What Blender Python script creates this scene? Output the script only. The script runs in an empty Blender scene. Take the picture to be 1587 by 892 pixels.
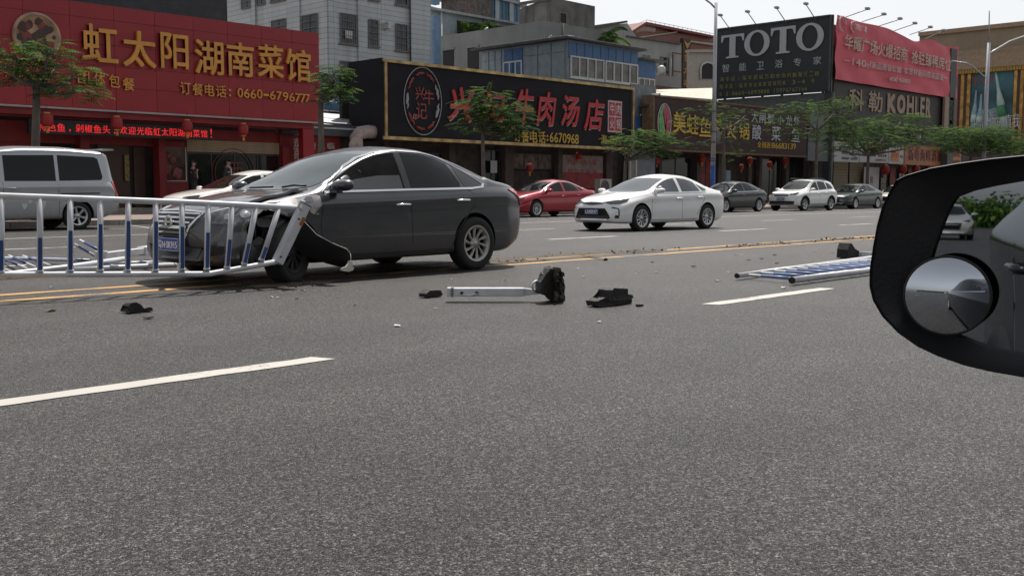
import bpy, bmesh, math, random
from math import sin, cos, pi, radians
from mathutils import Vector, Matrix, noise
from mathutils.bvhtree import BVHTree
from mathutils.geometry import delaunay_2d_cdt
random.seed(7)
SC = bpy.context.scene
COL = SC.collection

# ------------------------------------------------------------------ camera
F, YAW, PITCH, ROLL, EYE = 1602.4, .7985, .0937, .0011, 1.0
_f = Vector((sin(YAW)*cos(PITCH), cos(YAW)*cos(PITCH), -sin(PITCH)))
_r = Vector((cos(YAW), -sin(YAW), 0)); _u = _r.cross(_f)
_r2 = _r*cos(ROLL)+_u*sin(ROLL); _u2 = _u*cos(ROLL)-_r*sin(ROLL)
cam = bpy.data.cameras.new('camera'); camo = bpy.data.objects.new('camera', cam); COL.objects.link(camo)
cam.sensor_width = 36; cam.lens = F/1587*36; cam.clip_start = .05; cam.clip_end = 5000
m = Matrix.Identity(4)
for i, v in enumerate((_r2, _u2, -_f)):
    for j in range(3): m[j][i] = v[j]
m.translation = (0, 0, EYE); camo.matrix_world = m
SC.camera = camo

# ------------------------------------------------------------------ light
SUN = Vector((.40, .27, .86)).normalized()
EL = math.asin(SUN.z); AZ = math.atan2(SUN.x, SUN.y)
w = bpy.data.worlds.new('World'); SC.world = w; w.use_nodes = True
nt = w.node_tree; bg = nt.nodes['Background']
sky = nt.nodes.new('ShaderNodeTexSky'); sky.sky_type = 'NISHITA'; sky.sun_disc = False
sky.sun_elevation = EL; sky.sun_rotation = AZ; sky.air_density = 1.0; sky.dust_density = 1.5; sky.ozone_density = 1.0
hs = nt.nodes.new('ShaderNodeHueSaturation'); hs.inputs['Saturation'].default_value = .16
nt.links.new(sky.outputs[0], hs.inputs['Color']); nt.links.new(hs.outputs[0], bg.inputs[0]); bg.inputs[1].default_value = .110
sl = bpy.data.lights.new('sun', 'SUN'); sl.energy = 4.8; sl.angle = radians(.53); sl.color = (1, .95, .88)
so = bpy.data.objects.new('sun', sl); COL.objects.link(so); so.rotation_euler = SUN.to_track_quat('Z', 'Y').to_euler()
SC.view_settings.view_transform = 'Standard'; SC.view_settings.look = 'None'
SC.view_settings.exposure = 0.25; SC.view_settings.gamma = 1

# a picture position of the photograph and one known distance give a place in the world
def at(px, py, Y=None, X=None, Z=None):
    d = _r2*((px-793.5)/F) - _u2*((py-446)/F) + _f
    t = Y/d.y if Y is not None else X/d.x if X is not None else (Z-EYE)/d.z
    return Vector((0, 0, EYE)) + d*t
def rect(pl, c, x0, x1, yt, yb):
    k = {'Y': c} if pl == 'y' else {'X': c}
    i = 0 if pl == 'y' else 1
    mx = (x0+x1)/2
    a, b = at(x0, yt, **k)[i], at(x1, yt, **k)[i]
    return min(a, b), max(a, b), at(mx, yb, **k).z, at(mx, yt, **k).z

# ------------------------------------------------------------------ materials
MATS = {}
def M(name, col=(.5, .5, .5), rough=.6, metal=0, var=.12, scale=3, bump=0, bscale=40, coat=0, emit=None, es=1, spec=.5, dirt=0, dirtcol=(.12, .09, .06), streak=0):
    if name in MATS: return MATS[name]
    m = bpy.data.materials.new(name); MATS[name] = m; m.use_nodes = True
    t = m.node_tree; b = t.nodes['Principled BSDF']
    b.inputs['Roughness'].default_value = rough; b.inputs['Metallic'].default_value = metal
    b.inputs['Coat Weight'].default_value = coat; b.inputs['Coat Roughness'].default_value = .04
    b.inputs['Specular IOR Level'].default_value = spec
    tc = t.nodes.new('ShaderNodeTexCoord')
    n = t.nodes.new('ShaderNodeTexNoise'); n.inputs['Scale'].default_value = scale; n.inputs['Detail'].default_value = 6
    t.links.new(tc.outputs['Object'], n.inputs['Vector'])
    r = t.nodes.new('ShaderNodeMapRange'); r.inputs[1].default_value = .3; r.inputs[2].default_value = .7
    r.inputs[3].default_value = 1-var; r.inputs[4].default_value = 1+var
    t.links.new(n.outputs['Fac'], r.inputs[0])
    mx = t.nodes.new('ShaderNodeMix'); mx.data_type = 'RGBA'; mx.blend_type = 'MULTIPLY'; mx.inputs[0].default_value = 1
    mx.inputs[6].default_value = (*col, 1); t.links.new(r.outputs[0], mx.inputs[7])
    out = mx.outputs[2]
    if streak:
        mp = t.nodes.new('ShaderNodeMapping'); mp.inputs['Scale'].default_value = (1.3, 1.3, .12)
        t.links.new(tc.outputs['Object'], mp.inputs[0])
        n3 = t.nodes.new('ShaderNodeTexNoise'); n3.inputs['Scale'].default_value = 1.6; n3.inputs['Detail'].default_value = 8; n3.inputs['Roughness'].default_value = .7
        t.links.new(mp.outputs[0], n3.inputs['Vector'])
        r3 = t.nodes.new('ShaderNodeMapRange'); r3.inputs[1].default_value = .5; r3.inputs[2].default_value = .72; r3.inputs[3].default_value = 0; r3.inputs[4].default_value = streak
        t.links.new(n3.outputs['Fac'], r3.inputs[0])
        m3 = t.nodes.new('ShaderNodeMix'); m3.data_type = 'RGBA'; m3.inputs[7].default_value = (*dirtcol, 1)
        t.links.new(r3.outputs[0], m3.inputs[0]); t.links.new(out, m3.inputs[6]); out = m3.outputs[2]
    if dirt:      # road dust that has settled low on a car body
        sp = t.nodes.new('ShaderNodeSeparateXYZ'); t.links.new(tc.outputs['Object'], sp.inputs[0])
        r2 = t.nodes.new('ShaderNodeMapRange'); r2.inputs[1].default_value = .15; r2.inputs[2].default_value = .75; r2.inputs[3].default_value = dirt; r2.inputs[4].default_value = 0.02
        t.links.new(sp.outputs[2], r2.inputs[0])
        mm = t.nodes.new('ShaderNodeMath'); mm.operation = 'MULTIPLY'
        rr = t.nodes.new('ShaderNodeMapRange'); rr.inputs[1].default_value = .3; rr.inputs[2].default_value = .65
        t.links.new(n.outputs['Fac'], rr.inputs[0]); t.links.new(r2.outputs[0], mm.inputs[0]); t.links.new(rr.outputs[0], mm.inputs[1])
        m2 = t.nodes.new('ShaderNodeMix'); m2.data_type = 'RGBA'; m2.inputs[7].default_value = (*dirtcol, 1)
        t.links.new(mm.outputs[0], m2.inputs[0]); t.links.new(out, m2.inputs[6]); out = m2.outputs[2]
        ra = t.nodes.new('ShaderNodeMapRange'); ra.inputs[3].default_value = rough; ra.inputs[4].default_value = .75
        t.links.new(mm.outputs[0], ra.inputs[0]); t.links.new(ra.outputs[0], b.inputs['Roughness'])
        cw = t.nodes.new('ShaderNodeMapRange'); cw.inputs[3].default_value = coat; cw.inputs[4].default_value = 0
        t.links.new(mm.outputs[0], cw.inputs[0]); t.links.new(cw.outputs[0], b.inputs['Coat Weight'])
    t.links.new(out, b.inputs['Base Color'])
    if bump:
        n2 = t.nodes.new('ShaderNodeTexNoise'); n2.inputs['Scale'].default_value = bscale; n2.inputs['Detail'].default_value = 4
        t.links.new(tc.outputs['Object'], n2.inputs['Vector'])
        bp = t.nodes.new('ShaderNodeBump'); bp.inputs['Strength'].default_value = bump; bp.inputs['Distance'].default_value = .02
        t.links.new(n2.outputs['Fac'], bp.inputs['Height']); t.links.new(bp.outputs[0], b.inputs['Normal'])
    if emit:
        b.inputs['Emission Color'].default_value = (*emit, 1); b.inputs['Emission Strength'].default_value = es
    return m

# ------------------------------------------------------------------ object helpers
def tag(o, label=None, cat=None, group=None, kind=None):
    if label: o['label'] = label
    if cat: o['category'] = cat
    if group: o['group'] = group
    if kind: o['kind'] = kind
    return o
def thing(name, label, cat, loc=(0, 0, 0), rz=0, group=None):
    o = bpy.data.objects.new(name, None); COL.objects.link(o); o.location = loc; o.rotation_euler = (0, 0, rz)
    o.empty_display_size = .2
    return tag(o, label, cat, group)
def rootloc(o):
    v = Vector((0, 0, 0))
    while o: v += Vector(o.location); o = o.parent
    return v
def obj(name, bm, mat, parent=None, local=False, smooth=None):
    me = bpy.data.meshes.new(name)
    if isinstance(bm, bmesh.types.BMesh): bm.to_mesh(me); bm.free()
    else: me.from_pydata(*bm)
    for mm in (mat if isinstance(mat, (list, tuple)) else [mat]): me.materials.append(mm)
    o = bpy.data.objects.new(name, me); COL.objects.link(o)
    if parent:
        o.parent = parent
        if not local:
            l = rootloc(parent)
            if l.length: me.transform(Matrix.Translation(-l))
    if smooth is not None:
        me.polygons.foreach_set('use_smooth', [True]*len(me.polygons)); me.set_sharp_from_angle(angle=radians(smooth))
    return o
def meshobj(name, me, parent, loc, rot=None):
    o = bpy.data.objects.new(name, me); COL.objects.link(o); o.parent = parent
    o.location = Vector(loc)-(rootloc(parent) if parent else Vector())
    if rot: o.rotation_euler = rot
    return o
NB = bmesh.new
def box(bm, x0, x1, y0, y1, z0, z1, mi=0):
    v = [bm.verts.new((x, y, z)) for x in (x0, x1) for y in (y0, y1) for z in (z0, z1)]
    for f in ((0, 1, 3, 2), (4, 6, 7, 5), (0, 4, 5, 1), (2, 3, 7, 6), (0, 2, 6, 4), (1, 5, 7, 3)):
        q = bm.faces.new([v[i] for i in f]); q.material_index = mi
def pbox(bm, pl, c, u0, u1, z0, z1, d0, d1, mi=0):
    if pl == 'y': box(bm, u0, u1, c-d1, c-d0, z0, z1, mi)
    else: box(bm, c-d1, c-d0, u0, u1, z0, z1, mi)
def prism(bm, pts, off, mi=0):          # 3D outline pushed by a vector
    a = [bm.verts.new(p) for p in pts]; b = [bm.verts.new(Vector(p)+Vector(off)) for p in pts]
    fs = [bm.faces.new(a), bm.faces.new(b[::-1])]
    n = len(a)
    for i in range(n): fs.append(bm.faces.new((a[i], b[i], b[(i+1) % n], a[(i+1) % n])))
    for f in fs: f.material_index = mi
    return fs
def tube(bm, pts, r, n=8, cap=True, flat=1.0, mi=0):
    pts = [Vector(p) for p in pts]; rings = []
    if not isinstance(r, (list, tuple)): r = [r]*len(pts)
    prev = None
    for i, p in enumerate(pts):
        t = (pts[min(i+1, len(pts)-1)]-pts[max(i-1, 0)]).normalized()
        a = prev if prev else (Vector((0, 0, 1)) if abs(t.z) < .9 else Vector((1, 0, 0)))
        s = t.cross(a).normalized(); q = s.cross(t).normalized(); prev = q
        rings.append([bm.verts.new(p+s*r[i]*cos(2*pi*k/n+pi/n)+q*r[i]*flat*sin(2*pi*k/n+pi/n)) for k in range(n)])
    for a, b in zip(rings, rings[1:]):
        for k in range(n):
            f = bm.faces.new((a[k], a[(k+1) % n], b[(k+1) % n], b[k])); f.material_index = mi; f.smooth = n > 5
    if cap:
        for q in (rings[0][::-1], rings[-1]):
            f = bm.faces.new(q); f.material_index = mi
def lathe(bm, prof, axis='y', n=24, cen=(0, 0, 0), mi=0, smooth=True):   # prof: (radius, along)
    rings = []
    for (r, h) in prof:
        ring = []
        for k in range(n):
            a = 2*pi*k/n
            p = (r*cos(a), h, r*sin(a)) if axis == 'y' else (r*cos(a), r*sin(a), h) if axis == 'z' else (h, r*cos(a), r*sin(a))
            ring.append(bm.verts.new((p[0]+cen[0], p[1]+cen[1], p[2]+cen[2])))
        rings.append(ring)
    for a, b in zip(rings, rings[1:]):
        for k in range(n):
            f = bm.faces.new((a[k], a[(k+1) % n], b[(k+1) % n], b[k])); f.material_index = mi; f.smooth = smooth
    return rings
def finish(bm): bmesh.ops.recalc_face_normals(bm, faces=bm.faces[:]); return bm

def flat(bm, pts, off, mi=0):           # concave outline, split cleanly into triangles
    from mathutils.geometry import tessellate_polygon
    P = [Vector(p) for p in pts]; a = [bm.verts.new(p) for p in P]; b = [bm.verts.new(p+Vector(off)) for p in P]
    for t in tessellate_polygon([P]):
        bm.faces.new([a[i] for i in t]); bm.faces.new([b[i] for i in t][::-1])
    n = len(P)
    for i in range(n): bm.faces.new((a[i], b[i], b[(i+1) % n], a[(i+1) % n]))
# ------------------------------------------------------------------ lettering
TXT = {}
def glyph(ch, depth, bold=0.0):
    k = (ch, depth, bold)
    if k in TXT: return TXT[k]
    c = bpy.data.curves.new('t', 'FONT'); c.body = ch; c.size = 1; c.extrude = depth; c.offset = bold; c.resolution_u = 3
    o = bpy.data.objects.new('t', c); COL.objects.link(o)
    me = bpy.data.meshes.new_from_object(o); bpy.data.objects.remove(o); bpy.data.curves.remove(c)
    vs = [v.co.copy() for v in me.vertices]; fs = [tuple(p.vertices) for p in me.polygons]
    bpy.data.meshes.remove(me)
    if not vs: TXT[k] = None; return None
    x0 = min(v.x for v in vs); x1 = max(v.x for v in vs); y0 = min(v.y for v in vs); y1 = max(v.y for v in vs)
    TXT[k] = (vs, fs, x0, x1, y0, y1); return TXT[k]
def put_text(bm, s, pl, c, u0, u1, z0, z1, depth=.01, bold=0.0, d=.01):
    g = glyph(s, 1.0, 0)
    if not g: return
    vs, fs, x0, x1, y0, y1 = g
    ratio = (x1-x0)/(y1-y0)
    if ratio < .5:                                # narrow glyphs are not stretched
        lim = (z1-z0)*max(ratio, .15)*1.15
        if u1-u0 > lim: mid = (u0+u1)/2; u0, u1 = mid-lim/2, mid+lim/2
    st = bold*.45*min(u1-u0, z1-z0)          # stroke thickening: shifted copies, each a hair prouder than the last
    sh = [(0, 0)] if not st else [(a*st, b*st) for a, b in ((0, 0), (-1, -.7), (1, .7), (-1, .7), (1, -.7), (0, 1), (0, -1))][:1 if bold <= .012 else 7]
    if bold and bold <= .012: sh = [(-st, 0), (st, 0)]
    sx = (u1-u0-2*st)/(x1-x0); sz = (z1-z0-2*st)/(y1-y0)
    for n, (du, dz) in enumerate(sh):
        nv = []
        for v in vs:
            u = (u0+u1)/2+(v.x-(x0+x1)/2)*sx+du; z = (z0+z1)/2+(v.y-(y0+y1)/2)*sz+dz
            dd = d+(depth if v.z > 0 else 0)+n*.0011
            nv.append(bm.verts.new((u, c-dd, z) if pl == 'y' else (c-dd, (u0+u1)-u, z)))   # a face turned to -X reads towards -Y
        for f in fs:
            try: bm.faces.new([nv[i] for i in f])
            except ValueError: pass
def letters(s, pl, c, u0, u1, z0, z1, mat, parent, depth=.04, bold=.02, fill=.86, d=.01, name='letter'):
    n = len(s); cw = (u1-u0)/n
    for i, ch in enumerate(s):
        if ch == ' ': continue
        k = i if pl == 'y' else n-1-i
        a = u0+k*cw+cw*(1-fill)/2; b = u0+(k+1)*cw-cw*(1-fill)/2
        bm = NB()
        if ch in '-:.：·—':
            put_text(bm, ch, pl, c, a+cw*.12, b-cw*.12, (z0+z1)/2-(z1-z0)*(.06 if ch in '-—' else .3 if ch != '.' else .05), (z0+z1)/2+(z1-z0)*(.06 if ch in '-—' else .3 if ch != '.' else .05), depth, bold, d)
        else: put_text(bm, ch, pl, c, a, b, z0, z1, depth, bold, d)
        obj(name, bm, mat, parent)
def line_text(s, pl, c, u0, u1, z0, z1, mat, parent, depth=.006, bold=.01, d=.006, name='lettering'):
    bm = NB(); put_text(bm, s, pl, c, u0, u1, z0, z1, depth, bold, d); return obj(name, bm, mat, parent)
# ------------------------------------------------------------------ ground, road, kerb
def asphalt(name, base, fine=1.0):
    m = bpy.data.materials.new(name); m.use_nodes = True; t = m.node_tree; b = t.nodes['Principled BSDF']
    tc = t.nodes.new('ShaderNodeTexCoord')
    def nz(s, d, k='ShaderNodeTexNoise'):
        n = t.nodes.new(k); n.inputs['Scale'].default_value = s; n.inputs['Detail'].default_value = d; t.links.new(tc.outputs['Object'], n.inputs['Vector']); return n
    v = t.nodes.new('ShaderNodeTexVoronoi'); v.inputs['Scale'].default_value = 150; t.links.new(tc.outputs['Object'], v.inputs['Vector'])
    cr = t.nodes.new('ShaderNodeValToRGB'); e = cr.color_ramp.elements
    e[0].position = 0; e[0].color = (.10, .10, .10, 1); e[1].position = 1; e[1].color = (4.2, 4.0, 3.8, 1)
    for p, c in ((.25, .38), (.6, .9), (.86, 1.7)):
        q = e.new(p); q.color = (c, c*.985, c*.97, 1)
    sp = t.nodes.new('ShaderNodeSeparateColor'); t.links.new(v.outputs['Color'], sp.inputs[0]); t.links.new(sp.outputs[0], cr.inputs[0])
    n1 = nz(1.1, 7); r1 = t.nodes.new('ShaderNodeMapRange'); r1.inputs[1].default_value = .3; r1.inputs[2].default_value = .7; r1.inputs[3].default_value = .84; r1.inputs[4].default_value = 1.16
    t.links.new(n1.outputs['Fac'], r1.inputs[0])
    n2 = nz(38, 3); r2 = t.nodes.new('ShaderNodeMapRange'); r2.inputs[1].default_value = .3; r2.inputs[2].default_value = .7; r2.inputs[3].default_value = .5; r2.inputs[4].default_value = 1.5
    t.links.new(n2.outputs['Fac'], r2.inputs[0])
    mp = t.nodes.new('ShaderNodeMapping'); mp.inputs['Scale'].default_value = (.05, .8, 1); t.links.new(tc.outputs['Object'], mp.inputs[0])
    n4 = t.nodes.new('ShaderNodeTexNoise'); n4.inputs['Scale'].default_value = 1.2; n4.inputs['Detail'].default_value = 5; t.links.new(mp.outputs[0], n4.inputs['Vector'])
    r4 = t.nodes.new('ShaderNodeMapRange'); r4.inputs[1].default_value = .3; r4.inputs[2].default_value = .7; r4.inputs[3].default_value = .80; r4.inputs[4].default_value = 1.18
    t.links.new(n4.outputs['Fac'], r4.inputs[0])
    m1 = t.nodes.new('ShaderNodeMath'); m1.operation = 'MULTIPLY'; t.links.new(r1.outputs[0], m1.inputs[0]); t.links.new(r2.outputs[0], m1.inputs[1])
    m2 = t.nodes.new('ShaderNodeMath'); m2.operation = 'MULTIPLY'; t.links.new(m1.outputs[0], m2.inputs[0]); t.links.new(r4.outputs[0], m2.inputs[1])
    mx = t.nodes.new('ShaderNodeMix'); mx.data_type = 'RGBA'; mx.blend_type = 'MULTIPLY'; mx.inputs[0].default_value = 1
    t.links.new(cr.outputs[0], mx.inputs[6]); t.links.new(m2.outputs[0], mx.inputs[7])
    my = t.nodes.new('ShaderNodeMix'); my.data_type = 'RGBA'; my.blend_type = 'MULTIPLY'; my.inputs[0].default_value = 1
    my.inputs[6].default_value = (*base, 1); t.links.new(mx.outputs[2], my.inputs[7])
    t.links.new(my.outputs[2], b.inputs['Base Color'])
    b.inputs['Roughness'].default_value = .46; b.inputs['Specular IOR Level'].default_value = .24
    bp = t.nodes.new('ShaderNodeBump'); bp.inputs['Strength'].default_value = .9; bp.inputs['Distance'].default_value = .007
    t.links.new(v.outputs['Distance'], bp.inputs['Height']); bp.invert = True; t.links.new(bp.outputs[0], b.inputs['Normal'])
    return m
def sheet(name, x0, x1, y0, y1, z, mat):
    return tag(obj(name, ([(x0, y0, z), (x1, y0, z), (x1, y1, z), (x0, y1, z)], [], [(0, 1, 2, 3)]), mat), kind='structure')
sheet('ground', -2500, 3000, -2500, 3000, -.02, M('earth', (.12, .10, .08), .95, var=.3))
sheet('road', -400, 900, -26, 29, 0, asphalt('asphalt', (.0410, .0395, .0388)))
pav = M('paving', (.20, .155, .13), .85, var=.25, scale=1.2)
bm = NB(); box(bm, -300, 700, 29.12, 39.5, -.01, .15); tag(obj('sidewalk', bm, pav), kind='structure')
kb = tag(bpy.data.objects.new('kerb', None), kind='structure'); COL.objects.link(kb)
bm = NB(); box(bm, -.49, .49, 0, .12, 0, .152); me = bpy.data.meshes.new('kerb_stone'); bm.to_mesh(me); bm.free(); me.materials.append(M('kerb_stone', (.30, .28, .26), .8, var=.2))
for i in range(5, 95): meshobj('kerb_stone', me, kb, (i, 29, 0))
bm = NB(); box(bm, -300, 4.48, 29, 29.12, 0, .15); box(bm, 94.52, 700, 29, 29.12, 0, .15); obj('kerb_run', bm, MATS['kerb_stone'], kb)

def paint(name, col, wear):
    m = bpy.data.materials.new(name); m.use_nodes = True; t = m.node_tree; b = t.nodes['Principled BSDF']; tc = t.nodes.new('ShaderNodeTexCoord')
    n = t.nodes.new('ShaderNodeTexNoise'); n.inputs['Scale'].default_value = 26; n.inputs['Detail'].default_value = 9; n.inputs['Roughness'].default_value = .75
    n0 = t.nodes.new('ShaderNodeTexNoise'); n0.inputs['Scale'].default_value = 1.7; n0.inputs['Detail'].default_value = 5
    for q in (n, n0): t.links.new(tc.outputs['Object'], q.inputs['Vector'])
    ad = t.nodes.new('ShaderNodeMath'); ad.operation = 'ADD'; t.links.new(n.outputs['Fac'], ad.inputs[0]); t.links.new(n0.outputs['Fac'], ad.inputs[1])
    r = t.nodes.new('ShaderNodeMapRange'); r.inputs[1].default_value = 1.19-wear*.3; r.inputs[2].default_value = 1.36-wear*.3
    t.links.new(ad.outputs[0], r.inputs[0])
    mx = t.nodes.new('ShaderNodeMix'); mx.data_type = 'RGBA'; mx.inputs[6].default_value = (*col, 1); mx.inputs[7].default_value = (.10, .09, .08, 1)
    t.links.new(r.outputs[0], mx.inputs[0])
    my = t.nodes.new('ShaderNodeMix'); my.data_type = 'RGBA'; my.blend_type = 'MULTIPLY'; my.inputs[0].default_value = .35
    t.links.new(mx.outputs[2], my.inputs[6]); t.links.new(n0.outputs['Fac'], my.inputs[7]); t.links.new(my.outputs[2], b.inputs['Base Color'])
    b.inputs['Roughness'].default_value = .6; return m
wp = paint('white_road_paint', (.50, .475, .43), .42); yp = paint('yellow_road_paint', (.58, .31, .065), .75); wf = paint('worn_white_paint', (.55, .53, .5), .45)
def dash(x0, x1, y, w_, mat, sk=.03):
    n = max(2, int((x1-x0)*6)); vs = []
    for i in range(n+1):
        x = x0+(x1-x0)*i/n
        for s in (-1, 1): vs.append((x-s*sk*(i in (0, n)), y+s*w_/2+random.uniform(-.009, .009), .004))
    fs = [(2*i, 2*i+2, 2*i+3, 2*i+1) for i in range(n)]
    return tag(obj('road_marking', (vs, [], fs), mat), kind='structure')
for k in range(-12, 40):
    x1 = 3.6+k*6.28
    if k in (0, 1): dash(x1-2.16, x1, 5.08, .155, wp)
    elif k > 1 or k < 0: dash(x1-2.16, x1, 5.08, .155, wp)
for k in range(-10, 40): dash(15.77+k*6.3, 18.0+k*6.3, 14.3, .14, wf)
for k in range(-10, 40): dash(18.2+k*6.3, 20.4+k*6.3, 18.3, .13, wf)
dash(-80, 300, 9.77, .15, yp); dash(-80, 300, 10.36, .15, yp); dash(-80, 300, 22.33, .14, wf)
dash(-80, 300, 26.1, .09, wf)
for k in range(-3, 20):
    bm = NB(); x = 13+k*6.1
    prism(bm, [(x, 26.16, .0035), (x+.09, 26.16, .0035), (x+.7, 28.9, .0035), (x+.61, 28.9, .0035)], (0, 0, .001)); tag(obj('road_marking', finish(bm), wf), kind='structure')

# ------------------------------------------------------------------ cars
def interp(tab, s):
    if s <= tab[0][0]: return tab[0][1]
    if s >= tab[-1][0]: return tab[-1][1]
    for i in range(len(tab)-1):
        if s <= tab[i+1][0]:
            (x0, y0), (x1, y1) = tab[i], tab[i+1]; h = x1-x0; t = (s-x0)/h
            def sl(j):
                if j <= 0 or j >= len(tab)-1: return None
                a = (tab[j][1]-tab[j-1][1])/(tab[j][0]-tab[j-1][0]); b = (tab[j+1][1]-tab[j][1])/(tab[j+1][0]-tab[j][0])
                return 0 if a*b <= 0 else 2*a*b/(a+b)
            d = (y1-y0)/h; m0 = sl(i); m1 = sl(i+1); m0 = d if m0 is None else m0; m1 = d if m1 is None else m1
            return (2*t**3-3*t*t+1)*y0+(t**3-2*t*t+t)*h*m0+(-2*t**3+3*t*t)*y1+(t**3-t*t)*h*m1
glassm = M('car_glass', (.008, .010, .011), .04, var=0, coat=0, spec=.3)
blackp = M('black_plastic', (.012, .012, .013), .55, var=.2)
chrome = M('chrome', (.75, .76, .78), .12, metal=1, var=.05)
rubber = M('tyre_rubber', (.018, .018, .018), .85, var=.3, bump=.2)
alloy = M('alloy', (.55, .56, .57), .28, metal=.85, var=.1)
alloyd = M('dusty_alloy', (.42, .40, .37), .38, metal=.7, var=.25, scale=9)
lensw = M('headlamp_lens', (.45, .47, .5), .08, metal=.6, var=.5, scale=14, coat=1)
lensd = M('dark_headlamp_lens', (.05, .055, .06), .06, metal=.3, var=.5, scale=14, coat=1)
lensr = M('red_lens', (.45, .02, .025), .15, var=.25, scale=9, coat=1)
platem = M('plate_blue', (.03, .07, .32), .4, var=.05)
whitep = M('plate_white', (.8, .8, .8), .5, var=.05)
SED = dict(L=4.64, fa=.90, ra=1.04, r=.32, arch=.365,
  zt=[(0, .60), (.04, .68), (.12, .755), (.3, .82), (.6, .885), (1.0, .95), (1.22, .985), (1.5, 1.12), (1.8, 1.275), (2.05, 1.385), (2.3, 1.455), (2.6, 1.495), (2.9, 1.49), (3.2, 1.445), (3.5, 1.36), (3.75, 1.265), (3.98, 1.16), (4.14, 1.105), (4.35, 1.08), (4.5, 1.06), (4.58, 1.02), (4.62, .92), (4.64, .76)],
  zsh=[(0, .54), (.04, .62), (.12, .69), (.3, .75), (.6, .82), (1.0, .89), (1.3, .935), (2, .955), (3, .985), (3.6, 1.01), (4.1, 1.02), (4.45, 1.0), (4.58, .94), (4.64, .70)],
  wsh=[(0, .50), (.04, .56), (.12, .64), (.3, .71), (.6, .76), (1.0, .80), (1.3, .82), (2.2, .83), (3.2, .825), (3.8, .80), (4.2, .77), (4.5, .71), (4.6, .67), (4.64, .62)],
  wm=[(0, .62), (.04, .70), (.12, .78), (.3, .84), (.6, .87), (1, .88), (3.6, .885), (4.2, .865), (4.5, .81), (4.6, .77), (4.64, .70)],
  we=[(0, .42), (.12, .54), (.3, .61), (.6, .67), (1.0, .72), (1.22, .735), (1.5, .70), (1.8, .655), (2.05, .62), (2.3, .60), (2.9, .60), (3.3, .60), (3.6, .62), (3.9, .655), (4.15, .69), (4.4, .67), (4.6, .6), (4.64, .56)],
  dr=[(0, .03), (.6, .03), (1.22, .025), (1.6, .05), (2.2, .065), (3.2, .065), (3.7, .05), (4.15, .02), (4.5, .03), (4.64, .04)],
  zb=[(0, .27), (.1, .21), (.5, .19), (4.1, .2), (4.5, .30), (4.64, .42)], bow=(.17, .55, .10, .4))
def section(S, s):
    zt, zs, ws, wm, we, dr, zb = [interp(S[k], s) for k in ('zt', 'zsh', 'wsh', 'wm', 'we', 'dr', 'zb')]
    ze = zt-dr; zm = zb+.42*(zs-zb)
    K = [(0, zb), (wm*.6, zb), (wm-.10, zb), (wm-.03, zb+.03), (wm-.012, zb+.12), (wm, zm), (wm-.016, zs-.20), (wm-.003, zs-.105), (ws+.45*(wm-ws), zs-.045), (ws, zs-.005),
         (ws-.012, zs+.012)]
    if ze-zs > .12:
        K += [(ws+(we-ws)*.35, zs+(ze-zs)*.35), (ws+(we-ws)*.72, zs+(ze-zs)*.72), (we+.012, ze-.045), (we-.02, ze+.004)]
    else:
        K += [(ws+(we-ws)*.3, zs+(ze-zs)*.45), (ws+(we-ws)*.55, zs+(ze-zs)*.72), (ws+(we-ws)*.8, zs+(ze-zs)*.92), (we-.01, ze+.003)]
    K += [(we*.78, ze+(zt-ze)*.42), (we*.5, ze+(zt-ze)*.78), (we*.22, zt-.001), (0, zt)]
    # one smoothing pass with two new points per edge keeps the corners tight
    out = [K[0]]
    for i in range(len(K)-1):
        a, b = K[i], K[i+1]
        out.append((a[0]*.75+b[0]*.25, a[1]*.75+b[1]*.25)); out.append((a[0]*.25+b[0]*.75, a[1]*.25+b[1]*.75))
    out.append(K[-1]); return out
def shell(S):
    L = S['L']; N = 96; ss = []
    base = [0, .015, .04, .08, .12, .18, .24]
    st = base+[.3+(L-.6)*i/N for i in range(N+1)]+[L-b for b in base[::-1]]
    bm = NB(); rings = []; bf, bl, rf, rl = S['bow']
    for s in st:
        sec = section(S, s); ring = []
        full = sec+[(-y, z) for (y, z) in sec[-2:0:-1]]
        W = interp(S['wm'], s)
        for (y, z) in full:
            q = abs(y)/.85
            dx = bf*q**2.4*max(0, 1-s/bl)**.8 - rf*q**2.2*max(0, 1-(L-s)/rl)**.8
            ring.append(bm.verts.new((L/2-s-dx, y, z)))
        rings.append(ring)
    n = len(rings[0])
    for a, b in zip(rings, rings[1:]):
        for k in range(n): bm.faces.new((a[k], b[k], b[(k+1) % n], a[(k+1) % n]))
    bm.faces.new(rings[0]); bm.faces.new(rings[-1][::-1])
    bmesh.ops.recalc_face_normals(bm, faces=bm.faces[:])
    bmesh.ops.triangulate(bm, faces=[f for f in bm.faces if len(f.verts) > 4])
    return bm
def cut(bm, cutter, mats):
    """take a solid away from a solid; the cut faces get material 1"""
    me = bpy.data.meshes.new('a'); bm.to_mesh(me); bm.free()
    for x in mats: me.materials.append(x)
    a = bpy.data.objects.new('a', me); COL.objects.link(a)
    for f in cutter.faces: f.material_index = 1
    bmesh.ops.recalc_face_normals(cutter, faces=cutter.faces[:])
    mc = bpy.data.meshes.new('c'); cutter.to_mesh(mc); cutter.free()
    for x in mats: mc.materials.append(x)
    c = bpy.data.objects.new('c', mc); COL.objects.link(c)
    md = a.modifiers.new('b', 'BOOLEAN'); md.operation = 'DIFFERENCE'; md.solver = 'EXACT'; md.object = c; md.use_self = False
    dg = bpy.context.evaluated_depsgraph_get(); dg.update()
    r = bpy.data.meshes.new_from_object(a.evaluated_get(dg))
    out = NB(); out.from_mesh(r)
    for o in (a, c): bpy.data.objects.remove(o)
    for x in (me, mc, r): bpy.data.meshes.remove(x)
    return out
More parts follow.
